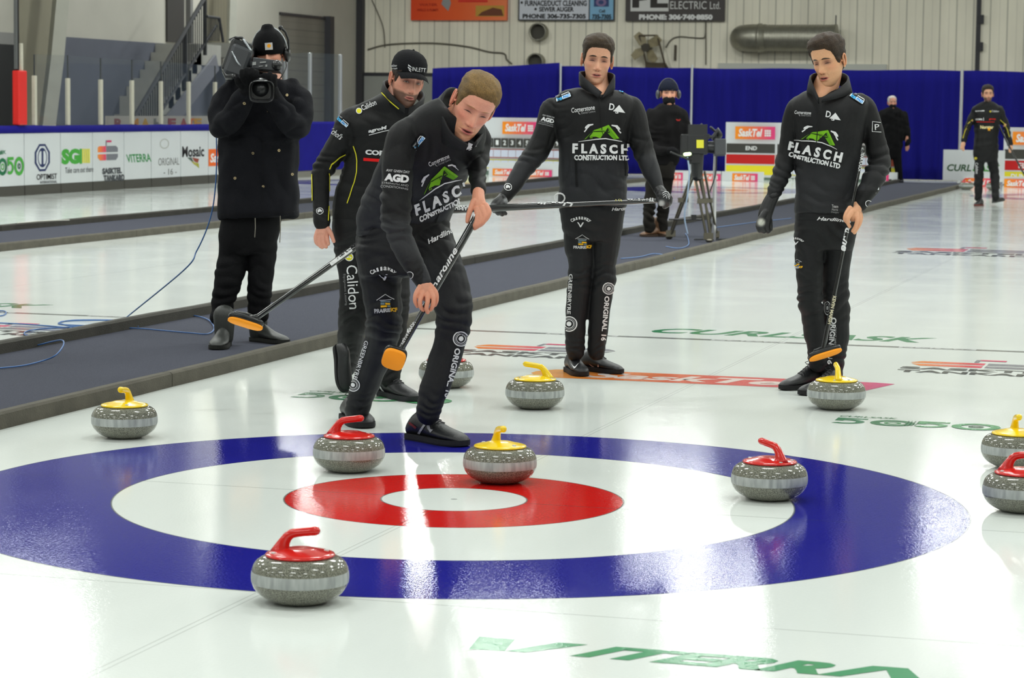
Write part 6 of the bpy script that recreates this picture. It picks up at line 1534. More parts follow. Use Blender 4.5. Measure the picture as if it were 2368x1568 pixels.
print_on('shoe_mark', [PLY([(0, 12), (8, 0), (12, 1), (7, 6), (3, 13)], PW)], 878, 906, s1, s1)
# rear foot stands on its toe, sole to the camera
toe = on_z(796, 914); s2 = shoe(f.root, toe + V((-.06, .06, .235)), toe + V((.0, -.0, .012)), up_h=1.1, solecol=(30, 30, 32), laces=False)
H = MB()
f.limb(H, [(930, 196, 27, .05), (925, 215, 30, .03), (920, 240, 36, .0), (918, 262, 40, .0)])
f.torso(H, [(850, 250, 985, 280, 0, .07), (825, 320, 980, 330, 0, .1), (800, 420, 950, 425, .05, .1), (795, 490, 930, 490, .06, .09)])
f.limb(H, [(815, 285, 18, 0), (768, 362, 10, .03), (742, 400, 9, .03), (742, 440, 11, .0), (746, 518, 12, -.02)])
H0 = H; H1 = MB(); H = H1; f.limb(H, [(746, 512, 12.5, -.02), (746, 530, 14, -.02), (745, 542, 14, -.025), (745, 548, 11, -.03)])
for c in ([(736, 534, 7, -.03), (730, 548, 6, -.04), (731, 560, 5.3, -.045), (736, 566, 4.8, -.045)], [(742, 542, 7.5, -.035), (738, 557, 6.2, -.045), (740, 568, 5.4, -.05), (745, 572, 4.8, -.05)], [(748, 543, 7.5, -.035), (747, 558, 6.2, -.045), (750, 568, 5.4, -.05), (754, 571, 4.8, -.05)], [(754, 540, 7, -.03), (757, 554, 6, -.04), (759, 564, 5, -.045)], [(756, 528, 7.5, -.03), (764, 538, 6.2, -.045), (769, 550, 5.4, -.05), (772, 558, 4.8, -.05)]):
    f.limb(H, slim(c, .86), 12, sub=4)
H = H0
f.limb(H, [(1000, 300, 17, .03), (1000, 370, 15, .03), (960, 440, 13, -.1), (930, 470, 12, -.15), (915, 480, 16, -.17)])
head, hair, ctx = make_head(f, 941, 187, -.07, 26, -13, -9, dict(skin=(218, 156, 132), hair=(48, 36, 30), brow=(62, 46, 38), browk=1.0, hairline=.064, hair_top=.001, hair_side=.002, quiff=0, nose=1.1, scale=1.0, jaw=1.05, beard=.78, beardcol=(78, 56, 46), lips=(170, 96, 88)))
finish_person(f, head, hair, H, .005, (222, 158, 136), [H1])
eyes(ctx, f.root, .0022, .002)
CAPC = rgb(26, 26, 29)
cap = dome(ctx, f.root, 'cap', [(.044, .081, .105), (.055, .083, .107), (.075, .083, .107), (.098, .079, .101), (.120, .068, .087), (.136, .05, .064), (.145, .028, .036), (.149, .005, .006)], M_WOVEN, CAPC)
mb = MB(); R_ = []
for i in range(17):
    t = -1 + i / 8; x = .074 * t; y0 = .092 - .05 * t * t - .012; y1 = .158 - .062 * t * t; zc = .058 - .022 * t * t
    R_.append([ctx['M'] @ V((x, y0, zc + .003)), ctx['M'] @ V((x * 1.02, (y0 + y1) / 2, zc - .002)), ctx['M'] @ V((x * .98, y1, zc - .016)), ctx['M'] @ V((x * .98, y1, zc - .0195)), ctx['M'] @ V((x * 1.02, (y0 + y1) / 2, zc - .006)), ctx['M'] @ V((x, y0, zc - .002))])
mb.rings(R_, col=CAPC); mb.build('brim', M_WOVEN, cap, smooth=True)
mb = MB(); mb.sphere(ctx['M'] @ V((0, -.012, .149)), (.006, .006, .005), 10, CAPC); mb.build('cap_button', M_WOVEN, cap, smooth=True)
print_on('cap_print', [T('INLETT', 10, 0, 40, 9, PW, .0), PLY([(0, 14), (8, 9), (8, 7), (0, 11)], PW), PLY([(0, 9), (8, 4), (8, 2), (0, 6)], PW), PLY([(2, 4), (8, 0), (8, -3), (3, 1)], PW)], 943, 163, cap, cap, -6)
print_on('cap_print', [T('SaskStar', 0, 5, 18, 10, rgb(190, 190, 192), .02), T('Telecom', 0, -1, 18, 4, rgb(190, 190, 192), .02)], 902, 160, cap, cap, 3)
bt = thing('curling_broom', 'black and silver broom with orange edged pad held out to the left near the carpet', 'broom', f.P(565, 745, -.55))
a = f.P(915, 505, -.26); b = f.P(596, 733, -.62)
hd = broom_parts(bt, a, b, .0155, .0125)
print_on('handle_lettering', [RC(0, -3, 60, 4, rgb(226, 226, 226))], 764, 612, hd, hd, 35.5)
print_on('handle_lettering', [T('Hardline', 0, 0, 56, 9, rgb(30, 30, 32), .03, .3)], 780, 600, hd, hd, 35.5)
lx = (f.P(606, 752, -.60) - f.P(529, 728, -.66)).normalized(); nrm = (-UP * .92 - FW * .25).normalized(); nrm = (nrm - lx * nrm.dot(lx)).normalized(); ly = nrm.cross(lx); c0 = f.P(568, 745, -.63)
mb = MB(); mb.rings(padshape(c0, .084, .032, .0, .017)); mb.build('broom_pad', M_PAD, bt, smooth=True)
mb = MB(); mb.rings(padshape(c0, .085, .033, -.024, .0)); mb.tube([b, c0 - nrm * .015], .014, 12); mb.rtube([c0 - nrm * .03 - lx * .05, c0 - nrm * .036, c0 - nrm * .03 + lx * .05], .011, 10); mb.build('broom_head', M_PLAS, bt, smooth=True)
# ================================================================== SHOULDER CAMERA OPERATOR
f = Fig(14.55, 'person in long dark parka and knit cap filming with a shoulder camera on the carpet', (on_z(560, 805) + V((0, 0, .018))), 805)
A = MB()
f.torso(A, [(578, 182, 668, 186, .04, .09), (540, 196, 690, 200, .02, .13), (520, 225, 700, 225, .02, .16), (510, 280, 700, 280, .02, .17), (506, 340, 694, 340, .0, .17), (505, 400, 690, 400, .0, .17), (503, 460, 692, 455, .0, .175), (503, 500, 694, 492, .0, .18), (508, 510, 690, 503, .0, .17)])
f.limb(A, [(548, 205, 24, .0), (528, 225, 30, -.04), (512, 262, 31, -.12), (514, 292, 30, -.17), (532, 276, 29, -.24), (552, 248, 27, -.30), (566, 226, 24, -.33), (572, 212, 20, -.34)])
f.limb(A, [(676, 205, 24, .0), (690, 228, 30, -.04), (694, 262, 31, -.12), (688, 292, 30, -.17), (668, 280, 29, -.24), (650, 256, 27, -.30), (636, 236, 24, -.33), (630, 222, 20, -.34)])
me = fuse(A, 'parka', .008, 16)
wrinkle(me, f.k, [(520, 285, 50, .008, 20, 22), (690, 285, 50, .008, -20, 22), (600, 420, 110, .006, 60, 40), (600, 330, 70, .006, 0, 30), (540, 235, 40, .006, -30, 18), (670, 240, 40, .006, 30, 18)], .004, 21)
paint(me, dark(const(44, 45, 54))); pk = mesh_obj(me, 'parka', M_WOVEN, f.root)
print_on('parka_seam', [STK([(0, 0), (0, -190)], 2.2, rgb(14, 14, 18))], 608, 312, pk, pk, grid=12)
print_on('parka_seam', [STK([(0, 0), (90, 3), (182, 8)], 2, rgb(14, 14, 18))], 508, 497, pk, pk, grid=12)
for u, v in ((565, 239), (618, 258), (544, 412), (675, 403), (645, 348), (585, 354), (609, 431), (604, 505), (663, 220)):
    mb = MB(); h = None
    print_on('snap_button', [DSC(0, 0, 3.2, rgb(190, 170, 130), 12), DSC(0, 0, 1.4, rgb(90, 80, 60), 8)], u, v, pk, pk, m=mat('brass_snap', attr=True, rough=.3, metal=.6))
for (u0, v0, u1, v1) in ((590, 505, 589, 548), (648, 500, 647, 560)):
    mb = MB(); mb.rtube([f.P(u0, v0, -.18), f.P((u0 + u1) / 2 + 1, (v0 + v1) / 2, -.185), f.P(u1, v1, -.18)], .0028, 6, rgb(120, 116, 106)); mb.build('drawcord', M_CLOTH, pk)
B = MB()
f.torso(B, [(512, 490, 650, 490, .02, .13), (508, 530, 648, 530, .02, .14), (507, 560, 640, 560, .02, .13), (512, 590, 632, 590, .02, .11)])
f.limb(B, [(544, 545, 38, .02), (540, 590, 36, .02), (530, 640, 33, .0), (520, 680, 29, .0), (513, 714, 25, .0), (508, 732, 24, -.02)])
f.limb(B, [(607, 545, 36, .02), (605, 590, 34, .02), (603, 640, 30, .02), (600, 680, 28, .03), (598, 714, 24, .04), (598, 730, 23, .05)])
me = fuse(B, 'trousers', .007, 5); wrinkle(me, f.k, [(522, 690, 40, .008, 10, 18), (600, 690, 40, .007, 0, 16), (540, 610, 50, .006, 20, 24), (605, 600, 50, .005, -20, 24)], .003, 22)
paint(me, dark(const(40, 40, 44))); tr = mesh_obj(me, 'trousers', M_WOVEN, f.root)
z0 = V((0, 0, .018))
def bshoe(toe_uv, du, dd, **k):
    toe = on_z(*toe_uv, .018); fh = V((FW.x, FW.y, 0)).normalized(); rh = V((RT.x, RT.y, 0)).normalized(); d = (rh * du + fh * dd).normalized()
    return shoe(f.root, toe + d * .30, toe, name='boot', **k)
bshoe((500, 810), .06, .99, boot=.175, up_h=1.25, col=(44, 46, 44), solecol=(34, 34, 32), laces=False, width=1.15, lab='dark ankle boot pointing at the camera')
bshoe((664, 797), -.74, .67, boot=.175, up_h=1.2, col=(44, 46, 44), solecol=(34, 34, 32), laces=False, width=1.1, lab='dark ankle boot pointing right')
H = MB()
f.limb(H, [(624, 140, 24, .06), (624, 170, 26, .05), (622, 200, 34, .02)])
f.torso(H, [(560, 205, 670, 205, 0, .08), (540, 300, 665, 300, 0, .12), (545, 420, 655, 420, 0, .12)])
f.limb(H, [(550, 215, 18, 0), (514, 288, 17, -.16), (566, 226, 14, -.33), (578, 200, 12, -.35)])
f.limb(H, [(676, 215, 18, 0), (688, 288, 17, -.16), (636, 236, 14, -.33), (622, 205, 12, -.35)])
head, hair, ctx = make_head(f, 623, 128, .0, -4, -6, 4, dict(skin=(206, 150, 126), hair=(40, 34, 30), scale=1.03, hair_top=.0, hair_side=.001, quiff=0, beard=.3))
finish_person(f, head, hair, H, .006, (206, 150, 126))
bn = dome(ctx, f.root, 'knit_cap', [(.004, .085, .104), (.03, .089, .110), (.07, .088, .109), (.10, .080, .100), (.128, .062, .078), (.143, .040, .05), (.158, .034, .042), (.170, .028, .034), (.176, .012, .014)], M_WOVEN, rgb(16, 16, 18))
print_on('cap_patch', [PLY([(-8, -8), (9, -8), (9, 8), (-8, 8)], rgb(190, 188, 186)), DSC(1, 1, 4.4, rgb(236, 160, 40), 14)], 621, 107, bn, bn, 4)
# headset
hs = thing('headset', 'black headset worn over the knit cap of the shoulder camera operator', 'headset', f.P(623, 128, 0))
mb = MB(); pts = [ctx['M'] @ V((.100 * math.cos(t), -.02, .02 + .138 * math.sin(t))) for t in np.linspace(0, PI, 17)]; mb.rtube(pts, .0055, 8, rgb(120, 124, 128)); mb.build('headband', mat('headband_grey', rgb(150, 154, 158), .3, metal=.4), hs, smooth=True)
for sx in (-1, 1):
    mb = MB(); c = ctx['M'] @ V((sx * .098, -.012, -.002)); mb.sphere(c, (.022, .040, .045), 16, BLACK, ctx['M'].to_3x3()); mb.build('ear_cup', M_PLAS, hs, smooth=True)
mb = MB(); mb.rtube([f.P(663, 134, .0), f.P(668, 112, -.03), f.P(667, 92, -.05), f.P(660, 74, -.07), f.P(652, 66, -.08)], [.009, .007, .006, .006, .007], 8, BLACK); mb.sphere(f.P(649, 64, -.08), .014, 12, BLACK); mb.build('mic_boom', M_PLAS, hs, smooth=True)
mb = MB(); mb.rtube(smooth_path([f.P(661, 140, -.02), f.P(662, 155, -.06), f.P(654, 172, -.09), f.P(646, 184, -.1)]), .0035, 6, BLACK); mb.build('headset_cable', M_PLAS, hs, smooth=True)
# gloves on the camera
gl = glove(f, 'glove', [[(570, 216, 19, -.34), (574, 200, 19, -.37), (578, 184, 17, -.40)], [(570, 190, 9, -.42), (562, 178, 8, -.44), (560, 166, 7, -.44)], [(576, 186, 9, -.43), (570, 172, 8, -.45), (570, 162, 7, -.45)], [(583, 186, 9, -.43), (580, 172, 8, -.45), (582, 162, 7, -.44)], [(590, 190, 8.5, -.42), (590, 178, 7.5, -.44), (593, 168, 7, -.43)], [(560, 200, 8, -.40), (550, 190, 7, -.42), (548, 182, 6, -.42)]], (18, 18, 20), vox=.005, m=M_WOVEN)
glove(f, 'glove', [[(632, 224, 18, -.34), (626, 208, 18, -.37), (620, 196, 16, -.39)], [(614, 196, 8, -.41), (606, 188, 7.5, -.42), (602, 180, 7, -.42)], [(620, 192, 8, -.42), (613, 182, 7.5, -.43), (612, 174, 7, -.43)], [(627, 192, 8, -.42), (623, 180, 7.5, -.43), (624, 172, 7, -.42)], [(634, 196, 8, -.41), (634, 184, 7, -.42), (636, 177, 6.5, -.41)], [(622, 208, 8, -.4), (610, 204, 7, -.42)]], (18, 18, 20), vox=.005, m=M_WOVEN)
# shoulder video camera
vc = thing('video_camera', 'bulky black broadcast camera on the shoulder of the parka wearer', 'video camera', f.P(590, 170, -.3))
def obox(mb, c, sx, sy, sz, X, Y, Z, col=BLACK):
    R_ = Matrix((X.normalized(), Y.normalized(), Z.normalized())).transposed(); return mb.box(c, (sx, sy, sz), R_, col)
Xc = (RT * .93 + UP * -.34).normalized(); Zc = (UP * .93 + RT * .34).normalized(); Yc = Zc.cross(Xc)
mb = MB(); obox(mb, f.P(556, 140, -.05), .135, .36, .20, Xc, Yc, Zc); mb.build('camera_body', M_PLAS, vc, bevel=.02)
mb = MB(); obox(mb, f.P(552, 143, -.20), .128, .10, .185, Xc, Yc, Zc); mb.build('front_housing', M_PLASG, vc, bevel=.022)
mb = MB(); mb.rtube([f.P(532, 92, -.14), f.P(545, 87, -.2), f.P(560, 88, -.2), f.P(580, 112, -.2), f.P(584, 120, -.12)], .009, 10, BLACK); mb.build('carry_handle', M_PLAS, vc, smooth=True)
mb = MB(); obox(mb, f.P(559, 116, -.235), .058, .01, .014, Xc, Yc, Zc); mb.build('maker_plate', mat('pale_plate', rgb(196, 190, 160), .5), vc)
mb = MB(); mb.rtube([f.P(537, 120, -.25), f.P(548, 142, -.255), f.P(556, 152, -.25)], .005, 6, BLACK); mb.build('rail', mat('steel_rail', rgb(190, 194, 200), .2, metal=.8), vc, smooth=True)
mb = MB(); mb.rtube([f.P(563, 92, -.23), f.P(580, 116, -.235)], .006, 6, BLACK); mb.build('rail', mat('steel_rail'), vc, smooth=True)
mb = MB(); obox(mb, f.P(619, 152, -.22), .16, .14, .062, RT - UP * .12, FW, UP + RT * .12); mb.rtube([f.P(575, 148, -.2), f.P(600, 152, -.22)], .02, 10); mb.build('viewfinder', M_PLASG, vc, bevel=.014)
mb = MB(); mb.rtube([f.P(640, 150, -.27), f.P(641, 151, -.31)], .03, 18, BLACK); mb.build('viewfinder_cup', M_PLAS, vc, smooth=True)
for u, v, a_, b_ in ((588, 147, .02, .018), (608, 144, .034, .007), (603, 153, .022, .004), (616, 152, .01, .012)):
    mb = MB(); obox(mb, f.P(u, v, -.30), a_, .006, b_, RT + UP * .1, FW, UP); mb.build('viewfinder_button', mat('pale_plate2', rgb(150, 152, 152), .4), vc)
mb = MB(); mb.rtube([f.P(600, 190, -.2), f.P(602, 200, -.36), f.P(604, 206, -.46)], [.06, .058, .062], 24, BLACK); mb.build('lens_barrel', M_PLAS, vc, smooth=True)
mb = MB(); R_ = []
for (u, v, dd, hx, hy) in ((603, 206, -.44, .05, .045), (604, 210, -.50, .064, .056), (605, 212, -.56, .070, .062), (605, 212, -.56, .064, .056), (604, 210, -.50, .056, .048)):
    c = f.P(u, v, dd); R_.append([c + RT * (hx * math.copysign(abs(math.cos(t)) ** .5, math.cos(t))) + UP * (hy * math.copysign(abs(math.sin(t)) ** .5, math.sin(t))) for t in np.linspace(0, 2 * PI, 29)[:-1]])
mb.rings(R_); mb.build('lens_hood', M_PLAS, vc, smooth=False, bevel=.004)
mb = MB(); c = f.P(604, 210, -.48); mb.sphere(c, (.042, .042, .012), 20, BLACK, Matrix((RT, UP, -FW)).transposed()); mb.build('lens_glass', mat('lens_glass', rgb(14, 14, 18), .05, coat=1), vc, smooth=True)
mb = MB(); mb.rtube([f.P(522, 165, -.2), f.P(528, 178, -.24), f.P(540, 178, -.26)], .022, 12, BLACK); mb.build('zoom_handle', M_PLAS, vc, smooth=True)
# cable from the camera to the loops on the ice
BL = mat('blue_cable', rgb(48, 92, 150), .5)
c1 = MB(); P_ = [f.P(500, 300, -.05), f.P(501, 360, -.06), f.P(499, 420, -.06), f.P(492, 480, -.04), f.P(478, 530, -.02), f.P(455, 580, .0), f.P(425, 625, .02)]
gz = [(340, 695), (300, 725), (276, 748), (278, 757), (330, 760), (440, 770), (480, 772), (495, 760), (485, 742), (460, 732), (430, 730), (380, 737), (300, 740), (180, 740), (140, 745), (142, 750), (200, 753), (300, 756), (330, 747), (300, 741), (160, 742), (140, 748), (180, 755), (270, 752), (320, 755)]
zs = 0.10
def gp(u, v):
    p = on_z(u, v, .006)
    if p.x > -4.25: p = on_z(u, v, .094)      # over the foam edge
    if p.x > -3.84: p = on_z(u, v, .026)
    return p
P_ += [gp(*q) for q in gz[2:]]
c1.tube(smooth_path(P_, 8), .0042, 6)
o = c1.build('camera_cable', BL, None, smooth=True); tag(o, 'thin blue cable hanging from the shoulder camera and looping over the ice and carpet edge', 'cable')
c2 = MB(); c2.tube(smooth_path([gp(*q) for q in [(-20, 746), (60, 750), (150, 757), (230, 767), (150, 779), (80, 778), (56, 772), (70, 764), (130, 758), (240, 755)]], 8), .0042, 6); o = c2.build('cable_loop', BL, None, smooth=True); tag(o, 'flat blue cable loop lying on the ice at the left beyond the carpet', 'cable')
c3 = MB(); c3.tube(smooth_path([gp(-20, 797), gp(30, 798), gp(80, 799)] + [on_z(120, 790, .06), on_z(144, 787, .10), on_z(146, 800, .094), on_z(128, 822, .06), on_z(100, 834, .03), on_z(50, 846, .026), on_z(-20, 853, .026)], 8), .0042, 6); o = c3.build('cable_loop', BL, None, smooth=True); tag(o, 'blue cable draped over the carpet edge at the far left of the picture', 'cable')
c4 = MB(); c4.tube(smooth_path([gp(*q) for q in [(-20, 720), (8, 719), (14, 724), (4, 730), (-20, 731)]], 8), .0042, 6); o = c4.build('cable_loop', BL, None, smooth=True); tag(o, 'small end of a blue cable loop at the left edge of the ice', 'cable')

# ================================================================== TRIPOD CAMERA OPERATOR (far)
g0 = on_z(1512, 548, .018)
f = Fig((g0 - CAM).dot(FW), 'person in black hooded jacket, dark knit cap and face mask behind a tripod camera', g0, 550)
A = MB()
f.torso(A, [(1530, 240, 1568, 242, .02, .08), (1512, 250, 1580, 252, 0, .12), (1494, 266, 1588, 268, 0, .15), (1490, 300, 1586, 300, 0, .16), (1494, 340, 1578, 340, 0, .15), (1500, 384, 1566, 384, 0, .14)])
f.limb(A, [(1505, 262, 12, 0), (1496, 300, 13, -.02), (1502, 335, 12, -.10), (1525, 350, 10, -.2), (1545, 348, 8, -.25)])
f.limb(A, [(1578, 264, 12, 0), (1586, 296, 13, -.02), (1592, 322, 12, -.06), (1594, 340, 9, -.08)])
me = fuse(A, 'jacket', .012, 4); wrinkle(me, f.k, [(1500, 320, 30, .012, 20, 10)], .006, 31); paint(me, dark(const(36, 34, 36))); jk = mesh_obj(me, 'jacket', M_WOVEN, f.root)
print_on('chest_mark', [PLY([(-5, 3), (0, 1), (5, 3), (3, -2), (-3, -2)], rgb(140, 34, 30))], 1568, 278, jk, jk, lift=.008)
B = MB(); f.torso(B, [(1500, 375, 1564, 375, 0, .13), (1498, 395, 1562, 395, 0, .13), (1498, 415, 1560, 415, 0, .11)])
f.limb(B, [(1514, 400, 16, 0), (1504, 450, 15, 0), (1500, 500, 14, 0), (1502, 528, 13, 0)]); f.limb(B, [(1546, 400, 16, 0), (1536, 450, 15, .05), (1532, 500, 14, .1), (1530, 532, 13, .12)])
me = fuse(B, 'trousers', .012, 4); wrinkle(me, f.k, [(1504, 500, 30, .012, 10, 10)], .006, 32); paint(me, dark(const(66, 62, 56))); mesh_obj(me, 'trousers', M_WOVEN, f.root)
z18 = .018
for (tu, tv, du, dd) in ((1482, 548, .8, .6), (1545, 548, -.7, .7)):
    toe = on_z(tu, tv, z18); fh = V((FW.x, FW.y, 0)).normalized(); rh = V((RT.x, RT.y, 0)).normalized(); d = (rh * du + fh * dd).normalized()
    shoe(f.root, toe + d * .31, toe, name='boot', up_h=1.3, boot=.16, col=(104, 74, 50), solecol=(60, 46, 36), laces=False, width=1.2, lab='brown leather boot')
H = MB(); f.limb(H, [(1547, 220, 12, .02), (1547, 250, 15, 0)]); f.torso(H, [(1505, 262, 1580, 264, 0, .09), (1505, 340, 1570, 340, 0, .1)])
f.limb(H, [(1505, 262, 7, 0), (1497, 300, 6, -.02), (1502, 335, 5, -.10), (1525, 350, 4.5, -.2), (1545, 348, 4.5, -.25), (1556, 347, 6, -.27)]); f.limb(H, [(1578, 264, 8, 0), (1592, 322, 8, -.06), (1598, 344, 6, -.09)])
head, hair, ctx = make_head(f, 1546, 217, .0, 4, -4, 0, dict(skin=(200, 146, 120), hair=(40, 34, 30), hair_top=0, hair_side=.001, quiff=0, scale=1.08))
finish_person(f, head, hair, H, .01, (200, 146, 120))
dome(ctx, f.root, 'knit_cap', [(.028, .084, .104), (.06, .087, .107), (.10, .078, .096), (.128, .055, .07), (.142, .02, .03)], M_WOVEN, rgb(24, 28, 42))
mb = MB(); mb.sphere(ctx['M'] @ V((0, .036, -.066)), (.070, .070, .062), 16, rgb(20, 20, 22), ctx['M'].to_3x3() * (1 / 1.08)); mb.build('face_mask', M_WOVEN, f.root, smooth=True)
hs = thing('headset', 'black headset on the tripod camera operator', 'headset', f.P(1546, 217, 0))
mb = MB(); pts = [ctx['M'] @ V((.102 * math.cos(t), -.02, .01 + .145 * math.sin(t))) for t in np.linspace(0, PI, 15)]; mb.rtube(pts, .007, 8, BLACK); mb.build('headband', M_PLASG, hs, smooth=True)
for sx in (-1, 1):
    mb = MB(); mb.sphere(ctx['M'] @ V((sx * .105, -.012, -.005)), (.026, .045, .05), 14, BLACK, ctx['M'].to_3x3() * (1 / 1.08)); mb.build('ear_cup', M_PLASG, hs, smooth=True)
glove(f, 'glove', [[(1545, 348, 8, -.25), (1556, 347, 8, -.27), (1562, 350, 7, -.28)]], (22, 22, 24), vox=.01, m=M_WOVEN)
# its camera and tripod
gt = on_z(1638, 560, .018); D2 = (gt - CAM).dot(FW)
def Q(u, v, dd=0.0): return on_d(u, v, D2 + dd - .093 * (560 - v) * D2 / FPX)
tp = thing('camera_tripod', 'tall black tripod with twin tube legs standing on the carpet divider', 'tripod', gt)
def pole(mb, a, b, r): mb.rtube([a, b], r, 8); return mb
M_TUBE = mat('tripod_tube', rgb(104, 100, 88), .3, metal=.6)
for (fu, fv, fd, lab) in ((1548, 512, .5, 0), (1640, 556, -.02, 1), (1655, 545, .45, 2)):
    lg = MB(); top_ = Q(1604 + lab * 9, 398, 0); foot = Q(fu, fv, fd); foot.z = .03 if lab != 0 else .03
    for off in (-.035, .035):
        o_ = (RT * off) if lab else (UP * off)
        pole(lg, top_ + o_, foot + o_ * .6, .014)
    k1 = top_.lerp(foot, .42); obox(lg, k1, .11, .05, .05, RT, FW, UP); k2 = top_.lerp(foot, .93); obox(lg, k2, .10, .05, .07, RT, FW, UP)
    lg.sphere(foot + V((0, 0, .01)), (.04, .04, .025), 12); lg.build('leg', M_TUBE, tp, smooth=False)
mb = MB(); c = Q(1612, 384, 0); mb.rtube([c + V((0, 0, -.1)), c + V((0, 0, .12))], [.06, .07], 16); obox(mb, Q(1606, 366, 0), .13, .14, .12, RT, FW, UP); mb.build('fluid_head', M_PLAS, tp, bevel=.008)
mb = MB(); pole(mb, Q(1548, 507, .0), Q(1625, 507, .0), .010); obox(mb, Q(1604, 503, 0), .055, .05, .055, RT, FW, UP); mb.build('spreader_bar', M_PLAS, tp)
mb = MB(); pole(mb, Q(1600, 372, -.05), Q(1552, 352, -.35), .012); mb.build('pan_handle', M_PLAS, tp, smooth=True)
tc_ = thing('video_camera', 'large studio camera with a yellow label mounted on the far tripod', 'video camera', Q(1615, 345, 0))
mb = MB(); obox(mb, Q(1612, 335, 0), .22, .16, .20, RT, FW, UP); obox(mb, Q(1588, 338, 0), .13, .15, .24, RT, FW, UP); mb.build('camera_body', M_PLAS, tc_, bevel=.012)
mb = MB(); obox(mb, Q(1619, 333, -.09), .075, .01, .085, RT, FW, UP); mb.build('yellow_label', mat('yellow_label', rgb(206, 200, 44), .5), tc_)
mb = MB(); mb.rtube([Q(1632, 340, 0), Q(1650, 341, 0), Q(1662, 341, 0)], [.06, .065, .06], 18); mb.build('lens_barrel', M_PLAS, tc_, smooth=True)
mb = MB(); obox(mb, Q(1664, 341, 0), .12, .2, .17, RT, FW, UP); mb.build('lens_hood', M_PLASG, tc_, bevel=.01)
mb = MB(); obox(mb, Q(1613, 302, 0), .20, .12, .12, RT, FW, UP); mb.rtube([Q(1616, 298, 0), Q(1622, 290, 0)], .02, 8); obox(mb, Q(1634, 316, -.03), .06, .08, .05, RT, FW, UP); mb.build('viewfinder', M_PLAS, tc_, bevel=.01)
mb = MB(); mb.rtube([Q(1595, 356, -.12), Q(1584, 357, -.2)], .018, 8); mb.build('tally_light', mat('tally', rgb(220, 230, 190), .3, emit=rgb(220, 255, 180), estr=1.5), tc_, smooth=True)
mb = MB(); mb.rtube(smooth_path([Q(1590, 365, -.1), Q(1594, 400, -.12), Q(1590, 450, -.12), Q(1583, 500, -.1), Q(1590, 540, -.1)] ), .008, 6); o = mb.build('white_cable', mat('pale_cable', rgb(150, 170, 196), .5), tc_, smooth=True); o['label'] = 'pale hanging cable'
# silver stand beside the tripod
sd = thing('light_stand', 'thin silver upright stand with a clamp on top right of the far tripod', 'stand', on_z(1650, 560, .018))
sb = on_z(1650, 556, .018); D3 = (sb - CAM).dot(FW)
def Q3(u, v, dd=0.0): return on_d(u, v, D3 + dd - .093 * (556 - v) * D3 / FPX)
mb = MB(); mb.rtube([sb, Q3(1653, 390), Q3(1656, 305)], [.026, .02, .016], 10); mb.build('pole', mat('silver_pole', rgb(200, 200, 204), .25, metal=.7), sd, smooth=True)
mb = MB(); mb.rtube([Q3(1652, 318), Q3(1660, 302), Q3(1664, 312)], .035, 8); mb.rtube([Q3(1654, 304), Q3(1644, 295)], .014, 8); mb.rtube([Q3(1632, 316), Q3(1664, 318)], .018, 8); mb.build('clamp', M_PLAS, sd)
mb = MB(); mb.rtube([sb + RT * -.2 + V((0, 0, .01)), sb + RT * .28 + V((0, 0, .01))], .012, 6); mb.rtube([sb + V((0, -.15, .01)), sb + V((0, .2, .01))], .012, 6); mb.build('stand_base', M_PLASG, sd)
mb = MB(); mb.rtube(smooth_path([Q3(1657, 330, -.02), Q3(1655, 400, -.05), Q3(1640, 450, -.05), Q3(1641, 470, -.05)]), .007, 6); mb.build('stand_cable', M_PLAS, sd, smooth=True)
for pts, lab in (([(1436, 598), (1480, 594), (1510, 587), (1540, 590), (1560, 597)], 'pale blue cable lying on the carpet near the brown boots'), ([(1540, 570), (1570, 574), (1592, 566), (1590, 548), (1585, 540)], 'pale blue cable at the foot of the tripod'), ([(1640, 528), (1700, 520), (1760, 512), (1830, 505)], 'pale blue cable on the carpet right of the tripod')):
    mb = MB(); mb.tube(smooth_path([on_z(u, v, .026) for u, v in pts]), .0045, 6); o = mb.build('floor_cable', mat('floor_cable_blue', rgb(96, 128, 176), .6), None, smooth=True); tag(o, lab, 'cable')

# ================================================================== FAR GREY HAIRED PERSON
g0 = on_z(2062, 424); g0.z = 0.02
f = Fig((g0 - CAM).dot(FW), 'grey haired person in black with a dark face mask behind the right scoreboard end', g0, 422)
A = MB(); f.torso(A, [(2052, 248, 2076, 248, 0, .08), (2036, 256, 2090, 258, 0, .13), (2030, 270, 2098, 272, 0, .15), (2034, 320, 2090, 320, 0, .15), (2036, 350, 2084, 350, 0, .14)])
f.limb(A, [(2092, 266, 8, 0), (2097, 300, 8, .0), (2099, 325, 7, -.02), (2098, 333, 6, -.03)]); f.limb(A, [(2036, 266, 8, 0), (2031, 300, 8, 0), (2030, 330, 7, 0)])
me = fuse(A, 'jacket', .018, 4); wrinkle(me, f.k, [], .008, 3); paint(me, dark(const(30, 30, 32))); jk = mesh_obj(me, 'jacket', M_WOVEN, f.root)
B = MB(); f.torso(B, [(2038, 340, 2086, 340, 0, .14), (2040, 365, 2084, 365, 0, .12)]); f.limb(B, [(2050, 360, 11, 0), (2052, 395, 9, 0), (2054, 414, 8, 0)]); f.limb(B, [(2074, 360, 11, 0), (2078, 395, 9, 0), (2080, 414, 8, 0)])
me = fuse(B, 'trousers', .018, 4); paint(me, dark(const(26, 26, 28))); mesh_obj(me, 'trousers', M_WOVEN, f.root)
for u in (2052, 2082):
    t_ = f.P(u, 421, -.15); t_.z = .02; shoe(f.root, t_ + V((0, .28, 0)), t_, laces=False)
H = MB(); f.limb(H, [(2064, 244, 6, 0), (2064, 262, 8, 0)]); f.torso(H, [(2045, 262, 2085, 262, 0, .1), (2045, 330, 2080, 330, 0, .1)])
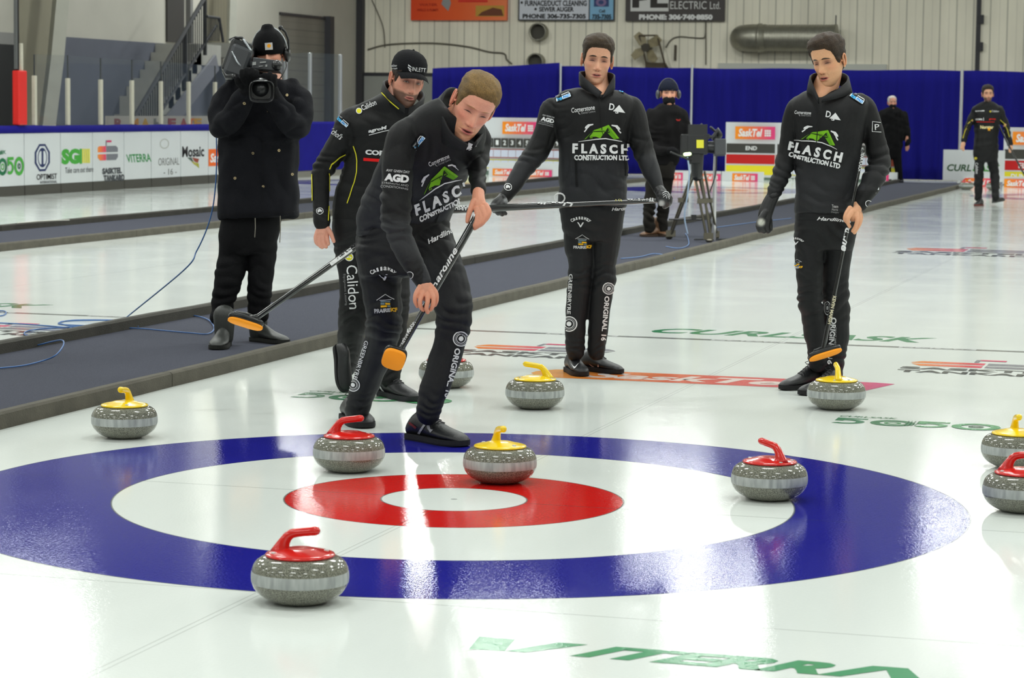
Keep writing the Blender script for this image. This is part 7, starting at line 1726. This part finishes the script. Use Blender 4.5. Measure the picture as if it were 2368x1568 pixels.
f.limb(H, [(2092, 266, 5, 0), (2098, 330, 4.5, -.03), (2098, 341, 5, -.03), (2097, 346, 4, -.03)])
f.limb(H, [(2036, 266, 5, 0), (2030, 330, 4.5, 0), (2031, 342, 5, 0)])
head, hair, ctx = make_head(f, 2063, 238, 0, 6, 0, 0, dict(skin=(196, 140, 118), hair=(176, 172, 166), hair_top=.008, hair_side=.006, scale=1.05, hairline=.09))
finish_person(f, head, hair, H, .014, (196, 140, 118))
mb = MB(); mb.sphere(ctx['M'] @ V((0, .036, -.066)), (.070, .070, .060), 14, rgb(20, 20, 22), ctx['M'].to_3x3() * (1 / 1.05)); mb.build('face_mask', M_WOVEN, f.root, smooth=True)
# ================================================================== FAR BEARDED PLAYER
g0 = on_z(2284, 476)
f = Fig((g0 - CAM).dot(FW), 'far bearded person in black jacket with thin yellow stripes walking toward the camera', g0, 476)
A = MB(); f.torso(A, [(2272, 235, 2296, 235, 0, .08), (2258, 242, 2308, 243, 0, .12), (2250, 252, 2318, 253, 0, .14), (2252, 275, 2314, 275, 0, .15), (2254, 310, 2308, 310, 0, .14), (2251, 340, 2308, 340, 0, .14), (2252, 348, 2307, 348, 0, .13)])
f.limb(A, [(2256, 252, 8, 0), (2244, 280, 8.5, 0), (2234, 305, 7.5, -.05), (2229, 326, 6.5, -.1)]); f.limb(A, [(2312, 252, 8, 0), (2322, 280, 8.5, 0), (2330, 305, 7.5, -.05), (2335, 333, 6.5, -.12)])
me = fuse(A, 'jacket', .011, 4); wrinkle(me, f.k, [(2240, 300, 20, .01, 20, 8), (2325, 300, 20, .01, -20, 8)], .005, 4); paint(me, dark(const(30, 30, 33))); jk = mesh_obj(me, 'jacket', M_CLOTH, f.root)
Yp = rgb(200, 186, 60)
for it, u, v in (([T('agroM', 0, 0, 20, 4, PW, .02)], 2256, 259), ([DSC(0, 1, 2, Yp, 10), T('Calidon', 3, 0, 19, 4, PW, 0)], 2290, 259), ([T('CORR', 0, 0, 15, 4, PW, .03), RC(17, -1, 18, 6, PW), T('group', 30, 0, 45, 4, rgb(210, 40, 34), .03), RC(2, -5, 42, -3, rgb(150, 30, 28))], 2257, 278), ([T('Norstar', 0, 0, 30, 8, rgb(236, 220, 160), .03), PLY([(17, -5), (20, 3), (23, -5), (16, 0), (24, 0)], rgb(240, 170, 40))], 2267, 298)):
    print_on('chest_print', it, u, v, jk, jk, 0, 1, lift=.008)
print_on('yellow_piping', [STK([(0, 0), (-10, -10), (-17, -26), (-22, -44)], 1.2, Yp)], 2249, 276, jk, jk, lift=.008); print_on('yellow_piping', [STK([(0, 0), (10, -8), (18, -24), (22, -40)], 1.2, Yp)], 2312, 277, jk, jk, lift=.008)
B = MB(); f.torso(B, [(2252, 340, 2308, 340, 0, .13), (2251, 358, 2308, 358, 0, .13), (2254, 375, 2306, 375, 0, .11)]); f.limb(B, [(2266, 365, 13, 0), (2264, 400, 11, 0), (2263, 430, 9.5, 0), (2262, 458, 8.5, 0)]); f.limb(B, [(2294, 365, 13, 0), (2300, 400, 11, .05), (2302, 430, 9.5, .0), (2302, 458, 8.5, -.1)])
me = fuse(B, 'trousers', .011, 4); wrinkle(me, f.k, [(2264, 420, 20, .008, 0, 8)], .005, 5); paint(me, dark(const(30, 30, 33))); tr = mesh_obj(me, 'trousers', M_CLOTH, f.root)
print_on('leg_print', [DSC(0, 0, 3.4, Yp, 12)], 2257, 366, tr, tr, lift=.008); print_on('leg_print', [T('Calidon', 0, 0, 26, 6, PW, 0)], 2256, 376, tr, tr, -88, lift=.008)
gshoe(f.root, (2256, 477), .5, .86, up_h=1.3, laces=False, solecol=(110, 60, 54)); t_ = on_z(2312, 474); shoe(f.root, t_ + V((-.12, .2, .02)), t_ + V((.06, -.02, .07)), up_h=1.3, laces=False, solecol=(66, 64, 62))
H = MB(); f.limb(H, [(2284, 225, 7.5, 0), (2284, 250, 9, 0)]); f.torso(H, [(2265, 256, 2305, 256, 0, .1), (2262, 330, 2300, 330, 0, .1)])
f.limb(H, [(2256, 256, 5.5, 0), (2234, 305, 5, -.05), (2229, 326, 4.5, -.1), (2227, 334, 5.5, -.11), (2226, 340, 4.5, -.12), (2228, 347, 3, -.13)]); f.limb(H, [(2224, 334, 2.4, -.14), (2222, 344, 2.2, -.15)])
f.limb(H, [(2312, 256, 5.5, 0), (2330, 305, 5, -.05), (2335, 333, 4.5, -.12), (2337, 341, 5.5, -.14), (2336, 350, 4, -.16)])
head, hair, ctx = make_head(f, 2284, 218, 0, -2, -6, 0, dict(skin=(208, 158, 128), hair=(44, 36, 30), hair_top=.016, hair_side=.008, scale=1.06, beard=.85, beardcol=(66, 48, 38)))
finish_person(f, head, hair, H, .009, (208, 158, 128))
bt = thing('curling_broom', 'dark broom held by the far bearded person at the right edge', 'broom', f.P(2345, 380, -.2))
mb = MB(); mb.rtube([f.P(2310, 290, -.16), f.P(2336, 343, -.17), f.P(2372, 410, -.2), f.P(2390, 440, -.22)], .014, 10); mb.build('handle', M_CARBON, bt, smooth=True)
mb = MB(); obox(mb, f.P(2391, 444, -.22), .2, .07, .035, RT, FW, UP); mb.build('broom_head', M_PLAS, bt, bevel=.008)
